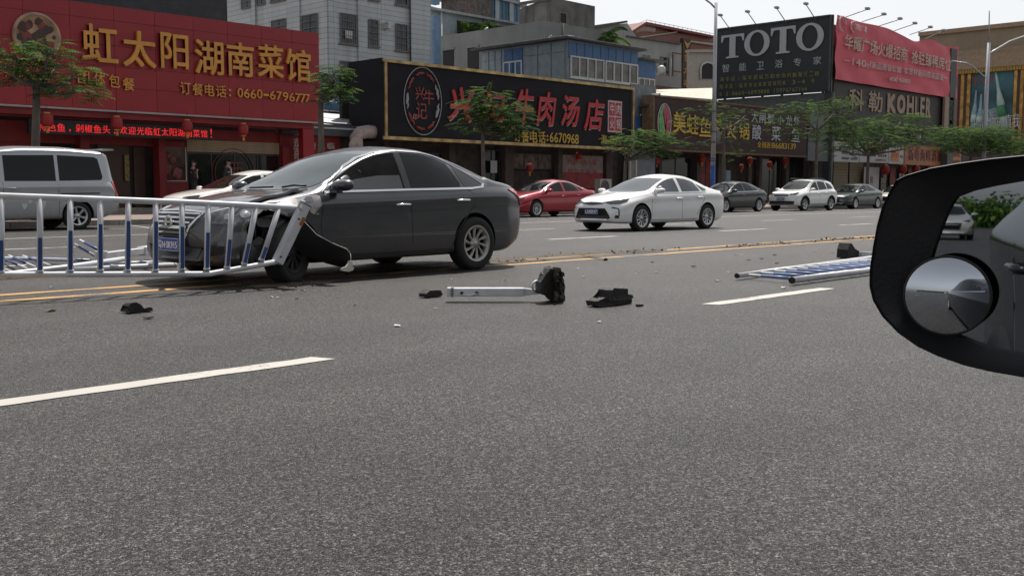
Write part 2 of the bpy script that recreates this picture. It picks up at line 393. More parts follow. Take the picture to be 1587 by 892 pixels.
def cylinder(bm, cx, cz, r, y0, y1, n=40):
    lathe(bm, [(r, y0), (r, y1)], 'y', n, (cx, 0, cz))
    bmesh.ops.holes_fill(bm, edges=[e for e in bm.edges if e.is_boundary], sides=n+2)

class Body:
    def __init__(s, S, root, paint, extra_cut=None, deform=None):
        s.S, s.root = S, root; L = S['L']; s.L = L
        bm = shell(S)
        if deform:
            for v in bm.verts: v.co = deform(v.co)
        s.tree = BVHTree.FromBMesh(bm)
        fx, rx = L/2-S['fa'], -L/2+S['ra']; s.fx, s.rx = fx, rx
        ct = NB()
        for x in (fx, rx):
            for sg in (-1, 1):
                cylinder(ct, x, S['r']+.015, S['arch'], .56*sg, 1.2*sg)
        bm = cut(bm, ct, [paint, blackp])
        if extra_cut:
            ct = NB(); extra_cut(ct, s); bm = cut(bm, ct, [paint, blackp])
        s.body = obj('body', bm, [paint, blackp], root, local=True, smooth=42)
    def hit(s, p, ax):
        o = Vector(p)+Vector(ax)*3
        h = s.tree.ray_cast(o, -Vector(ax))
        if h[0] is None: h = s.tree.find_nearest(Vector(p))
        return h[0], h[1]
    def patch(s, name, pts, ax, mat, off=.004, step=.07, parent=None, smooth=True):
        """a panel that follows the body; pts are 3D, ax the direction it is seen from"""
        ax = Vector(ax).normalized(); u = Vector((0, 0, 1)).cross(ax)
        if u.length < .1: u = Vector((1, 0, 0))
        u.normalize(); v = ax.cross(u)
        P3 = [Vector(p) for p in pts]
        # outline refined
        o2 = []
        for a, b in zip(P3, P3[1:]+P3[:1]):
            n = max(1, int((b-a).length/step+.5))
            for k in range(n): o2.append(a+(b-a)*k/n)
        pl = [Vector((p.dot(u), p.dot(v))) for p in o2]
        mx = [min(p[i] for p in pl) for i in (0, 1)]; Mx = [max(p[i] for p in pl) for i in (0, 1)]
        inner = []
        y = mx[1]+step*.5
        while y < Mx[1]:
            x = mx[0]+step*.5
            while x < Mx[0]:
                ins = False; j = len(pl)-1
                for i in range(len(pl)):
                    if (pl[i].y > y) != (pl[j].y > y) and x < (pl[j].x-pl[i].x)*(y-pl[i].y)/(pl[j].y-pl[i].y)+pl[i].x: ins = not ins
                    j = i
                if ins and min((q-Vector((x, y))).length for q in pl) > step*.35: inner.append(Vector((x, y)))
                x += step
            y += step
        n = len(pl)
        vs, es, fs, *_ = delaunay_2d_cdt(pl+inner, [(i, (i+1) % n) for i in range(n)], [], 1, 1e-5)
        c = sum((p.dot(ax) for p in P3))/len(P3)
        bm = NB(); bv = []; nm = []
        for q in vs:
            h, nn = s.hit(u*q.x+v*q.y+ax*c, ax)
            if nn.dot(ax) < 0: nn = -nn
            bv.append(bm.verts.new(h+nn*off)); nm.append(nn)
        for f in fs:
            try: bm.faces.new([bv[i] for i in f])
            except ValueError: pass
        bm.normal_update(); ids = {b: k for k, b in enumerate(bv)}
        bmesh.ops.recalc_face_normals(bm, faces=bm.faces[:])
        if bm.faces and sum(f.normal.dot(ax) for f in bm.faces) < 0: bmesh.ops.reverse_faces(bm, faces=bm.faces[:])
        for e in [e for e in bm.edges if len(e.link_faces) == 1]:
            a, b = e.verts
            q = [bm.verts.new(a.co-nm[ids[a]]*(off+.01)), bm.verts.new(b.co-nm[ids[b]]*(off+.01))]
            bm.faces.new((a, b, q[1], q[0]))
        return obj(name, bm, mat, parent or s.root, local=True, smooth=30)
    def strip(s, name, line, ax, w_, mat, off=.004, parent=None):
        ax = Vector(ax).normalized(); L = [Vector(p) for p in line]; pts = []
        for a, b in zip(L, L[1:]):
            n = max(1, int((b-a).length/.08))
            pts += [a+(b-a)*k/n for k in range(n)]
        pts.append(L[-1]); bm = NB(); prev = None
        for i, p in enumerate(pts):
            t = (pts[min(i+1, len(pts)-1)]-pts[max(i-1, 0)]).normalized(); sd = ax.cross(t).normalized()
            r = []
            for k in (-.5, .5):
                h, nn = s.hit(p+sd*w_*k, ax)
                if nn.dot(ax) < 0: nn = -nn
                r.append(bm.verts.new(h+nn*off)); r.append(bm.verts.new(h-nn*.006))
            if prev:
                bm.faces.new((prev[0], r[0], r[2], prev[2])); bm.faces.new((prev[1], r[1], r[0], prev[0])); bm.faces.new((prev[2], r[2], r[3], prev[3]))
            prev = r
        bmesh.ops.recalc_face_normals(bm, faces=bm.faces[:])
        return obj(name, bm, mat, parent or s.root, local=True)
    def side(s, pts): return [(s.L/2-a, .8, z) for a, z in pts]
    def sides(s, name, pts, mat, off=.004, both=True, **k):
        for sg in ((1, -1) if both else (1,)):
            s.patch(name, [(x, sg*.8, z) for x, y, z in s.side(pts)], (0, sg, 0), mat, off, **k)
    def sstrip(s, name, pts, w_, mat, off=.004, both=True):
        for sg in ((1, -1) if both else (1,)): s.strip(name, [(x, sg*.8, z) for x, y, z in s.side(pts)], (0, sg, 0), w_, mat, off)
WH = {}
def wheel(root, x, y, r, rim=None, spokes=10, style='fan', yaw=0, rr=.66, wide=.205, name='wheel', shade=None):
    sg = 1 if y > 0 else -1; rim = rim or alloy; key = (r, rim.name, spokes, style, sg, rr, wide)
    if key not in WH:
        h = wide/2; R0 = r*rr
        bt = NB(); lathe(bt, [(R0-.005, -h*sg), (R0+.02, -h*1.02*sg), (r*.86, -h*1.08*sg), (r*.95, -h*.98*sg), (r, -h*.75*sg), (r, h*.75*sg), (r*.95, h*.98*sg), (r*.86, h*1.08*sg), (R0+.02, h*1.02*sg), (R0-.005, h*.9*sg), (R0-.02, h*.3*sg), (R0-.02, -h*sg)], 'y', 40)
        for k in range(60):           # tread blocks
            a = 2*pi*k/60
            c = Matrix.Rotation(-a, 4, 'Y'); m0 = len(bt.verts); bt.verts.ensure_lookup_table()
            vs = [bt.verts.new(c @ Vector(p)) for p in ((r-.004, -h*.6, -.006), (r-.004, h*.6, -.006), (r-.004, h*.6, .006), (r-.004, -h*.6, .006), (r+.003, -h*.6, -.004), (r+.003, h*.6, -.004), (r+.003, h*.6, .004), (r+.003, -h*.6, .004))]
            for f in ((4, 5, 6, 7), (0, 1, 5, 4), (2, 3, 7, 6)): bt.faces.new([vs[i] for i in f])
        finish(bt)
        me1 = bpy.data.meshes.new('tyre'); bt.to_mesh(me1); bt.free(); me1.materials.append(rubber)
        bd = NB(); rg = lathe(bd, [(.001, h*.25*sg), (R0*.55, h*.2*sg), (R0*.56, h*.05*sg), (R0-.015, 0), (R0-.015, -h*.6*sg)], 'y', 28); finish(bd)
        me0 = bpy.data.meshes.new('wheel'); bd.to_mesh(me0); bd.free(); me0.materials.append(M('brake_dark', (.03, .03, .032), .5, metal=.5))
        br = NB(); lathe(br, [(R0-.022, h*.55*sg), (R0-.002, h*.85*sg), (R0+.012, h*1.0*sg), (R0+.004, h*1.02*sg), (R0-.012, h*.98*sg), (R0-.03, h*.8*sg), (R0-.034, h*.3*sg)], 'y', 36)
        lathe(br, [(.001, h*.86*sg), (.028, h*.86*sg), (.032, h*.8*sg), (.075, h*.74*sg), (.078, h*.5*sg)], 'y', 20)
        for k in range(spokes):
            a0 = 2*pi*k/spokes+.1
            def pt(rad, a, d): return (rad*cos(a), h*d*sg, rad*sin(a))
            if style == 'fan': tw, wi, wo = .28, .011, .026
            elif style == 'twin': tw, wi, wo = (0.13 if k % 2 else -.13), .012, .014
            else: tw, wi, wo = 0, .024, .036
            aa = a0 if style != 'twin' else a0-(tw*.6)
            ri, ro = .055, R0-.015; a1 = aa+tw*(1 if style == 'fan' else .35)
            am = (aa+a1)/2+(.04 if style == 'fan' else 0); rm = (ri+ro)/2
            for (ra, A, wa, da, rb, Bq, wb, db) in ((ri, aa, wi, .78, rm, am, (wi+wo)/2, .82), (rm, am, (wi+wo)/2, .82, ro, a1, wo, .9)):
                q = []
                for (rad, A_, w_, d) in ((ra, A, wa, da), (rb, Bq, wb, db)):
                    da_ = w_/rad
                    q += [pt(rad, A_-da_, d-.14), pt(rad, A_-da_*.6, d), pt(rad, A_+da_*.6, d), pt(rad, A_+da_, d-.14)]
                v = [br.verts.new(p) for p in q]
                for i in range(3): br.faces.new((v[i], v[i+1], v[i+5], v[i+4]))
        for k in range(5):
            a = 2*pi*k/5; lathe(br, [(.001, h*.8*sg), (.007, h*.8*sg), (.008, h*.7*sg)], 'y', 6, (.045*cos(a), 0, .045*sin(a)))
        finish(br); me2 = bpy.data.meshes.new('rim'); br.to_mesh(me2); br.free(); me2.materials.append(rim)
        WH[key] = (me0, me1, me2)
    me0, me1, me2 = WH[key]
    o = bpy.data.objects.new(name, me0); COL.objects.link(o); o.parent = root; o.location = (x, y, r*.985); o.rotation_euler = (0, random.uniform(0, 6), yaw)
    for nme, me in (('tyre', me1), ('rim', me2)):
        q = bpy.data.objects.new(nme, me); COL.objects.link(q); q.parent = o
    return o
def mirror(B, s_, z, mat, both=True, y=.86, w_=.10):
    for sg in ((1, -1) if both else (1,)):
        bm = NB(); x = B.L/2-s_
        rings = []
        for (t, k) in ((0, .55), (.02, .85), (.06, 1), (.14, 1), (.20, .9), (.235, .6), (.245, .2)):
            ring = []
            for i in range(14):
                a = 2*pi*i/14; cy = y+t
                ring.append(bm.verts.new((x+.02+.075*k*cos(a)*(1.35 if cos(a) > 0 else .7)-t*.12, sg*cy, z+.062*k*sin(a)+t*.05)))
            rings.append(ring)
        for a, b in zip(rings, rings[1:]):
            for i in range(14): bm.faces.new((a[i], b[i], b[(i+1) % 14], a[(i+1) % 14]))
        bm.faces.new(rings[0]); bm.faces.new(rings[-1])
        box(bm, x-.03, x+.05, sg*(y-.07), sg*(y+.05), z-.075, z-.03)
        o = obj('door_mirror', finish(bm), mat, B.root, local=True, smooth=50)
def handles(B, spots, mat):
    for s_, z in spots:
        for sg in (1, -1):
            h, nn = B.hit((B.L/2-s_, sg*.8, z), (0, sg, 0))
            bm = NB(); tube(bm, [h+Vector((.105, 0, 0)), h+Vector((.09, sg*.022, .004)), h+Vector((0, sg*.032, .008)), h+Vector((-.09, sg*.026, .008)), h+Vector((-.10, sg*.005, .006))], [.008, .015, .015, .019, .012], 8)
            obj('door_handle', bm, mat, B.root, local=True)
def plate(B, text, z, x=None, front=True, w_=.44):
    sx = 1 if front else -1
    h, nn = B.hit((0, 0, z), (sx, 0, 0)); X = h.x+sx*.012 if x is None else x
    bm = NB(); box(bm, min(X, X+sx*.008), max(X, X+sx*.008), -w_/2, w_/2, z-.07, z+.07)
    o = obj('licence_plate', bm, platem, B.root, local=True)
    bt = NB()
    # frame line and characters, read from in front
    g = glyph(text, 1.0, .02)
    vs, fs, x0, x1, y0, y1 = g
    for f in fs:
        q = []
        for i in f:
            v = vs[i]; yy = (v.x-(x0+x1)/2)*(w_*.86)/(x1-x0); zz = z+(v.y-(y0+y1)/2)*.092/(y1-y0)
            q.append(bt.verts.new((X+sx*(.009+(.003 if v.z > 0 else 0)), sx*yy, zz)))
        bt.faces.new(q)
    for a in (-1, 1):
        box(bt, X+sx*.0085-.001, X+sx*.0085+.001, -w_/2+.008, w_/2-.008, z+a*.062-.002, z+a*.062+.002)
        box(bt, X+sx*.0085-.001, X+sx*.0085+.001, a*(w_/2-.01)-.002, a*(w_/2-.01)+.002, z-.0598, z+.0598)
    q = obj('plate_characters', bt, whitep, o, local=True)
def standard(B, win, door_lines, handle_spots, mir, ws, rw, rims, spokes, style, mirmat, handmat, trim=None, under=blackp, glass=None):
    G = glass or glassm
    for wn in win: B.sides('side_window', wn, G, .004)
    B.patch('windshield', [(B.L/2-a, y, 1.2) for a, y in ws], (0, 0, 1), G, .004, step=.1)
    B.patch('rear_window', [(B.L/2-a, y, 1.2) for a, y in rw], (0, 0, 1), G, .004, step=.1)
    for dl in door_lines: B.sstrip('door_gap', dl, .010, blackp, .0015)
    handles(B, handle_spots, handmat)
    if mir: mirror(B, mir[0], mir[1], mirmat, y=mir[2] if len(mir) > 2 else .86)
    S = B.S; ty = S.get('ty', .785)
    for x in (B.fx, B.rx):
        for sg in (1, -1): wheel(B.root, x, sg*ty, S['r'], rims, spokes, style)
def sym(pts): return pts+[(a, -y) for a, y in pts[::-1]]
# ------------------------------------------------------------------ the crashed dark sedan
SCALE = 1.034
def tweak(S, **k):
    d = dict(S); d.update(k); return d
def shift(tab, f): return [(s, f(s, v)) for s, v in tab]
hero = thing('crashed_sedan', 'dark brown-grey sedan with torn front corner stopped on the yellow lines', 'car', (7.75, 10.38, 0), radians(181.5))
hero.scale = (SCALE,)*3
hpaint = M('dark_brown_paint', (.074, .075, .084), .32, metal=.75, var=.06, coat=.8, dirt=.5, dirtcol=(.12, .09, .07))
def hero_cut(ct, B):
    # the missing corner between headlamp and front wheel
    L = B.L/2
    prism(ct, [(L-.86, .44, .10), (L-.86, .44, .69), (L-.66, .44, .775), (L-.50, .44, .76), (L-.40, .44, .60), (L-.42, .44, .10)], (0, .9, 0))
HS = tweak(SED)
def crumple(p):
    w = max(0, min(1, (p.x-1.0)/.7))*max(0, min(1, (p.y+.15)/.6))
    if w <= 0: return p
    n1 = noise.noise(p*2.6+Vector((4, 0, 0))); n2 = noise.noise(p*7+Vector((0, 5, 0))); n3 = abs(noise.noise(p*4.2+Vector((7, 1, 3))))
    return p+Vector((-.045*n3-.02*n2, -.05*abs(n1)-.018*n2, .03*n1+.016*n2*(1 if p.z > .6 else .4)))*w
H = Body(HS, hero, hpaint, hero_cut, crumple)
fw = [(1.40, .965), (1.62, 1.10), (1.85, 1.225), (2.05, 1.315), (2.25, 1.375), (2.50, 1.405), (2.50, .985)]
rwd = [(2.61, 1.405), (2.90, 1.395), (3.12, 1.36), (3.32, 1.29), (3.42, 1.06), (3.40, 1.005), (2.61, .99)]
qw = [(3.40, 1.265), (3.58, 1.18), (3.72, 1.10), (3.80, 1.04), (3.76, 1.02), (3.48, 1.008), (3.45, 1.08)]
interior = M('car_interior', (.008, .008, .009), .9, var=.4, scale=5, spec=.05)
wsgl = M('windshield_glass', (.03, .045, .05), .03, var=.35, scale=2.5, spec=.7)
for sg in (1, -1):
    a = H.patch('side_window', [(H.L/2-s, sg*.8, z) for s, z in fw], (0, sg, 0), interior, .003)
    H.patch('pane', [(H.L/2-s, sg*.8, z) for s, z in [(1.42, .968), (1.6, 1.03), (1.85, 1.09), (2.15, 1.13), (2.48, 1.14), (2.48, .988)]], (0, sg, 0), M('half_lowered_glass', (.045, .048, .05), .1, var=.1, spec=.8), .009, parent=a)
    H.patch('side_window', [(H.L/2-s, sg*.8, z) for s, z in rwd], (0, sg, 0), glassm, .003)
    H.patch('side_window', [(H.L/2-s, sg*.8, z) for s, z in qw], (0, sg, 0), M('grey_quarter_glass', (.03, .032, .035), .1, var=.1, spec=.6), .003)
    H.strip('window_trim', [(H.L/2-s, sg*.8, z) for s, z in [(1.33, .95), (1.58, 1.105), (1.83, 1.245), (2.03, 1.335), (2.27, 1.40), (2.56, 1.428), (2.9, 1.418), (3.14, 1.385), (3.38, 1.30), (3.62, 1.18), (3.83, 1.05)]], (0, sg, 0), .009, M('trim_chrome', (.5, .51, .53), .25, metal=1, var=.05), .006)
    H.strip('window_trim', [(H.L/2-s, sg*.8, z) for s, z in [(1.36, .948), (2.0, .962), (2.6, .975), (3.2, .985), (3.6, .992)]], (0, sg, 0), .024, chrome, .010)
    H.patch('window_trim', [(H.L/2-s, sg*.8, z) for s, z in [(3.58, .982), (3.60, 1.004), (3.78, 1.02), (3.81, 1.05), (3.86, 1.055), (3.80, 1.0)]], (0, sg, 0), chrome, .010)
    # pillar covers
    H.patch('pillar_cover', [(H.L/2-s, sg*.8, z) for s, z in [(2.508, .99), (2.508, 1.405), (2.602, 1.405), (2.602, .992)]], (0, sg, 0), M('pillar_black', (.03, .031, .033), .3, var=.05), .005)
H.patch('windshield', [(H.L/2-a, y, 1.2) for a, y in sym([(1.16, 0), (1.20, .35), (1.33, .62), (1.42, .665), (1.8, .615), (2.14, .565), (2.09, .3), (2.07, 0)])[:-1]], (0, 0, 1), wsgl, .004, step=.09)
H.patch('rear_window', [(H.L/2-a, y, 1.2) for a, y in sym([(3.98, 0), (3.93, .4), (3.84, .56), (3.5, .54), (3.22, .50), (3.2, 0)])[1:-1]], (0, 0, 1), glassm, .004, step=.1)
for dl in ([(1.30, .93), (1.31, .8), (1.27, .6), (1.29, .3)], [(2.555, .975), (2.56, .7), (2.57, .4), (2.58, .27)], [(3.50, .99), (3.58, .93), (3.60, .80), (3.42, .62), (3.27, .45), (3.20, .27)], [(1.29, .27), (3.2, .27)]):
    H.sstrip('door_gap', dl, .013, blackp, .0015)
H.sstrip('sill', [(1.4, .245), (3.15, .255)], .05, M('sill_dusty', (.045, .038, .032), .6), .008)
H.sstrip('crease', [(1.4, .78), (2.2, .80), (3.0, .83), (3.9, .86)], .010, hpaint, .004)
handles(H, [(2.42, .80), (3.38, .845)], chrome)
mirror(H, 1.50, 1.015, hpaint, y=.87)
for sg in (1, -1): wheel(hero, H.rx, sg*.80, .325, alloyd, 10, 'fan')
wheel(hero, H.fx, -.79, .325, alloyd, 10, 'fan')
wheel(hero, H.fx-.02, .74, .325, M('near_black_rim', (.018, .017, .016), .8), 10, 'fan', yaw=radians(24))  # this rim alone is coloured near black, far darker than the other three
# tail lamps
for sg in (1, -1):
    tl = H.patch('tail_light', [(-1.96, sg*.8, .985), (-2.2, sg*.76, .995), (-2.31, sg*.6, .93), (-2.30, sg*.62, .72), (-2.23, sg*.74, .74), (-2.12, sg*.8, .88)], (-.35, sg*1, .05), lensr, .012, step=.05)
    H.patch('indicator_lens', [(-2.06, sg*.8, .95), (-2.2, sg*.76, .945), (-2.27, sg*.66, .82), (-2.22, sg*.76, .80), (-2.14, sg*.8, .88)], (-.35, sg*1, .05), M('clear_lens', (.45, .36, .33), .12, var=.2, coat=1), .018, step=.05, parent=tl)
# head lamps
for sg in (1, -1):
    hl = H.patch('headlight', [(2.18, sg*.44, .70), (2.06, sg*.62, .775), (1.92, sg*.74, .80), (1.78, sg*.80, .80), (1.74, sg*.82, .76), (1.86, sg*.80, .655), (2.02, sg*.72, .61), (2.15, sg*.58, .625)], (.75, sg*.75, .25), M('clear_headlamp', (.16, .165, .18), .08, metal=.5, var=.7, scale=16, coat=1), .010, step=.05)
    for (x, y, z, r_) in ((1.90, .755, .72, .048), (2.03, .66, .69, .034)):
        h, nn = H.hit((x, sg*y, z), (.75, sg*.75, .2))
        bm = NB(); lathe(bm, [(.001, .006), (r_*.5, .012), (r_*.7, .002), (r_, .012), (r_*1.12, 0)], 'x', 18)
        bmesh.ops.transform(bm, matrix=Matrix.Translation(h+nn*.012) @ nn.to_track_quat('X', 'Z').to_matrix().to_4x4(), verts=bm.verts[:])
        obj('lamp_reflector', bm, lensw, hl, local=True)
    H.strip('lamp_trim', [(2.16, sg*.46, .71), (2.04, sg*.63, .785), (1.9, sg*.75, .81), (1.78, sg*.80, .81)], (.75, sg*.75, .25), .012, chrome, .014, parent=hl)
# grille
gr = H.patch('grille', [(2.3, .43, .76), (2.3, .24, .50), (2.3, -.24, .50), (2.3, -.43, .76)], (1, 0, .15), M('grille_black', (.008, .008, .009), .4), .006, step=.06)
for k in range(5):
    z = .545+k*.047; hw = .27+k*.034
    H.strip('grille_bar', [(2.3, -hw, z), (2.3, 0, z), (2.3, hw, z)], (1, 0, .15), .016, chrome, .022, parent=gr)
for sg in (1, -1): H.strip('grille_frame', [(2.3, sg*.45, .77), (2.3, sg*.36, .60), (2.3, sg*.25, .49)], (1, 0, .15), .032, chrome, .024, parent=gr)
H.strip('grille_frame', [(2.3, -.25, .492), (2.3, .25, .492)], (1, 0, .15), .022, chrome, .022, parent=gr)
H.strip('grille_frame', [(2.3, -.44, .775), (2.3, 0, .785), (2.3, .44, .775)], (1, 0, .3), .018, chrome, .020, parent=gr)
h, nn = H.hit((2.3, 0, .64), (1, 0, 0)); bm = NB()
lathe(bm, [(.048, .02), (.055, .034), (.064, .034), (.07, .02)], 'x', 26, (h.x, 0, .645)); box(bm, h.x+.02, h.x+.038, -.082, .082, .632, .658)
obj('badge', finish(bm), chrome, gr, local=True)
# lower intake, plate, hood seam
H.patch('lower_intake', [(2.3, .52, .40), (2.3, .45, .27), (2.3, -.45, .27), (2.3, -.52, .40)], (1, 0, -.1), MATS['grille_black'], .006, step=.07)
for sg in (1, -1): H.patch('fog_lamp_recess', [(2.15, sg*.60, .42), (2.10, sg*.72, .41), (2.1, sg*.70, .33), (2.18, sg*.58, .31)], (1, sg*.5, 0), MATS['grille_black'], .006, step=.05)
plate(H, '粤N·SK915', .415, x=2.335)
H.strip('hood_gap', [(2.10, .60, .9), (1.8, .685, .9), (1.4, .715, .9), (1.15, .725, .95)], (0, 0, 1), .018, blackp, .002)
H.strip('hood_gap', [(2.10, -.60, .9), (1.8, -.685, .9), (1.4, -.715, .9), (1.15, -.725, .95)], (0, 0, 1), .014, blackp, .002)
H.strip('hood_gap', [(2.22, -.46, .8), (2.27, 0, .8), (2.22, .46, .8)], (1, 0, .7), .014, blackp, .002)
# buckled hood edge, lifted off the wing
bm = NB(); pts = []
for i in range(15):
    t = i/14; x = 2.02-.86*t; h, n_ = H.hit((x, .70-.02*sin(t*pi), .9), (0, 0, 1)); lift = .030*sin(pi*t)**.6+.03*math.exp(-((t-.88)/.08)**2)
    pts.append((h, lift))
rows = []
for h, l in pts:
    hin, _ = H.hit((h.x, h.y-.24, .9), (0, 0, 1)); hm, _ = H.hit((h.x, h.y-.1, .9), (0, 0, 1))
    rows.append([bm.verts.new(hin+Vector((0, 0, .003))), bm.verts.new(hm+Vector((0, 0, .006+l*.5))), bm.verts.new(h+Vector((0, .015, l+.008))), bm.verts.new(h+Vector((0, .018, l-.02)))])
for a, b in zip(rows, rows[1:]):
    for k in range(3): bm.faces.new((a[k], b[k], b[k+1], a[k+1]))
tag(obj('hood_edge', finish(bm), hpaint, hero, local=True, smooth=40), label='buckled hood edge lifted off the front wing')
# torn wing: scraped bare patch and jagged sheet
scr = M('scraped_metal', (.36, .33, .33), .45, metal=.5, var=.45, scale=12)
H.patch('scraped_wing', [(1.40, .8, .88), (1.08, .8, .92), (1.035, .8, .90), (1.035, .8, .80), (1.13, .8, .70), (1.18, .8, .73), (1.20, .8, .80), (1.42, .8, .80), (1.66, .8, .79)], (0, 1, .2), scr, .005, step=.05)
H.patch('indicator_lamp', [(1.06, .8, .72), (1.10, .8, .735), (1.12, .8, .72), (1.10, .8, .705)], (0, 1, 0), lensw, .012, step=.03)
bm = NB()
random.seed(11)
for i in range(26):
    x = random.uniform(1.46, 1.90); z = random.uniform(.24, .72); y = random.uniform(.46, .70)
    a = Vector((random.uniform(-1, 1), random.uniform(-.4, .6), random.uniform(-1, 1))).normalized()*random.uniform(.04, .11)
    prism(bm, [Vector((x, y, z)), Vector((x, y, z))+a, Vector((x, y, z))+a*.7+Vector((random.uniform(-.05, .05), .02, random.uniform(-.06, .06)))], (0, .012, .004))
for k in range(7):
    x = 1.44+k*.07; tube(bm, [(x, .6, .75-.01*k), (x+random.uniform(-.03, .03), .68, .6), (x+random.uniform(-.05, .05), .66, random.uniform(.3, .5))], .008, 5)
for k, (pts_) in enumerate((((1.50, .30), (1.62, .22), (1.78, .24), (1.86, .40), (1.74, .50), (1.60, .44)), ((1.44, .66), (1.60, .72), (1.80, .68), (1.76, .60), (1.55, .58)), ((1.84, .22), (1.98, .20), (2.02, .34), (1.90, .46), (1.83, .38)))):
    b2 = NB(); flat(b2, [Vector((x+random.uniform(-.02, .02), .74+.05*k+.03*sin(9*x), z)) for x, z in pts_], (.01, .015, 0)); bmesh.ops.subdivide_edges(b2, edges=b2.edges[:], cuts=1)
    for v in b2.verts: v.co.y += .03*noise.noise(v.co*14)
    obj('torn_flap', finish(b2), M('torn_sheet', (.03, .028, .028), .5, var=.6, scale=20), hero, local=True)
tag(obj('torn_bay_parts', finish(bm), M('torn_plastic', (.05, .048, .046), .6, var=.6, scale=8), hero, local=True), label='broken black brackets hanging in the open front corner')
# jagged bright rim of the torn opening
bm = NB(); L2 = H.L/2
ed = [(L2-.39, .60), (L2-.46, .74), (L2-.56, .785), (L2-.7, .79), (L2-.85, .72)]
prev = None
for i in range(25):
    t = i/24*(len(ed)-1); k = min(int(t), len(ed)-2); u = t-k
    x = ed[k][0]*(1-u)+ed[k+1][0]*u; z = ed[k][1]*(1-u)+ed[k+1][1]*u
    h, n_ = H.hit((x, .8, z), (0, 1, 0)); q = h+Vector((0, .008, 0)); wv = .012+.018*random.random()
    r = [bm.verts.new(q+Vector((0, 0, wv*.3))), bm.verts.new(q+Vector((0, -.01, -wv)))]
    if prev: bm.faces.new((prev[0], r[0], r[1], prev[1]))
    prev = r
obj('torn_edge', bm, scr, hero, local=True)
# torn wheel-arch liner hanging behind the front wheel
up = [(466, 338), (478, 350), (491, 364), (515, 377), (537, 386), (543, 393)]; lo = [(452, 372), (462, 388), (480, 398), (505, 408), (532, 415), (541, 411)]
bm = NB(); rows = []
for i in range(len(up)):
    a = at(*up[i], Y=9.36-.02*i); b = at(*lo[i], Y=9.44-.02*i); row = []
    for k in range(7):
        t = k/6; p = a+(b-a)*t; p.y -= .012*sin(pi*t)+.006*sin(9*t+i*2); row.append(bm.verts.new(p))
    rows.append(row)
for a, b in zip(rows, rows[1:]):
    for k in range(6): bm.faces.new((a[k], b[k], b[k+1], a[k+1]))
bmesh.ops.solidify(bm, geom=bm.faces[:], thickness=.008)
MI = hero.matrix_basis.copy()
HM = Matrix.LocRotScale(hero.location, hero.rotation_euler, hero.scale).inverted()
def hlocal(bm): bmesh.ops.transform(bm, matrix=HM, verts=bm.verts[:]); return bm
ln = tag(obj('arch_liner', hlocal(finish(bm)), M('liner_black', (.016, .015, .015), .45, var=.4), hero, local=True, smooth=50), label='torn black wheel-arch liner hanging down behind the front wheel')
bm = NB(); tube(bm, [at(x, y-.5, Y=9.33-.02*i) for i, (x, y) in enumerate(up)], .004, 6); tube(bm, [at(543, 393, Y=9.23), at(544, 400, Y=9.22), at(541, 410, Y=9.22)], .004, 6)
obj('liner_edge', hlocal(bm), M('bare_edge', (.55, .55, .55), .4), ln, local=True)
bm = NB(); pc = [at(x, y, Y=9.2) for x, y in [(542, 404), (547, 406), (546, 412), (549, 415), (547, 419), (540, 421), (529, 419), (530, 415), (537, 413), (540, 409)]]
prism(bm, pc, (0, .03, 0)); bmesh.ops.triangulate(bm, faces=[f for f in bm.faces if len(f.verts) > 4])
obj('broken_bracket', hlocal(finish(bm)), M('pale_plastic', (.55, .52, .46), .5), ln, local=True)
# wiper
bm = NB(); h1, _ = H.hit((1.10, .25, 1.1), (0, 0, 1)); h2, _ = H.hit((1.02, .58, 1.1), (0, 0, 1)); h3, _ = H.hit((1.12, -.35, 1.1), (0, 0, 1)); h0, _ = H.hit((1.13, .12, 1.1), (0, 0, 1))
up_ = Vector((.0, 0, .022)); tube(bm, [h1+up_, (h1+h2)/2+up_*1.6, h2+up_], .011, 6); tube(bm, [h3+up_, h0+up_*1.4], .011, 6)
obj('wiper', bm, blackp, hero, local=True)

# ------------------------------------------------------------------ the other cars
SEDWIN = [[(1.46, .975), (1.62, 1.085), (1.85, 1.205), (2.05, 1.285), (2.25, 1.34), (2.48, 1.365), (2.50, .985)],
          [(2.58, 1.37), (2.90, 1.355), (3.12, 1.32), (3.24, 1.28), (3.36, 1.005), (2.60, .99)],
          [(3.31, 1.25), (3.50, 1.165), (3.66, 1.075), (3.60, 1.03), (3.44, 1.015)]]
WS = sym([(1.16, 0), (1.20, .35), (1.33, .62), (1.44, .66), (1.8, .605), (2.14, .555), (2.08, .3), (2.06, 0)])[:-1]
RW = sym([(3.98, 0), (3.93, .4), (3.84, .56), (3.5, .54), (3.22, .50), (3.2, 0)])[1:-1]
DL = [[(1.32, .93), (1.33, .8), (1.30, .3)], [(2.54, .975), (2.55, .6), (2.56, .28)], [(3.44, .99), (3.5, .8), (3.36, .6), (3.2, .42), (3.14, .28)], [(1.3, .27), (3.14, .27)]]
def car(name, label, paint, x, y, ang, S, plate_text, rims, spokes, style, mirmat=None, hand=None, front=None, trim=None, win=SEDWIN, ws=WS, rw=RW, dl=DL, hs=((2.42, .80), (3.30, .83)), mir=(1.52, 1.0), group=None, lens=None, glass=None, scale=1):
    root = thing(name, label, 'car', (x, y, 0), radians(ang), group); root.scale = (scale,)*3
    B = Body(S, root, paint)
    standard(B, win, dl, hs, mir, ws, rw, rims, spokes, style, mirmat or paint, hand or paint, glass=glass)
    L = B.L/2
    if trim:
        for sg in (1, -1):
            B.strip('window_trim', [(L-s, sg*.8, z) for s, z in trim], (0, sg, 0), .02, chrome, .008)
    front(B)
    if plate_text: plate(B, plate_text, S.get('pz', .45))
    return root, B
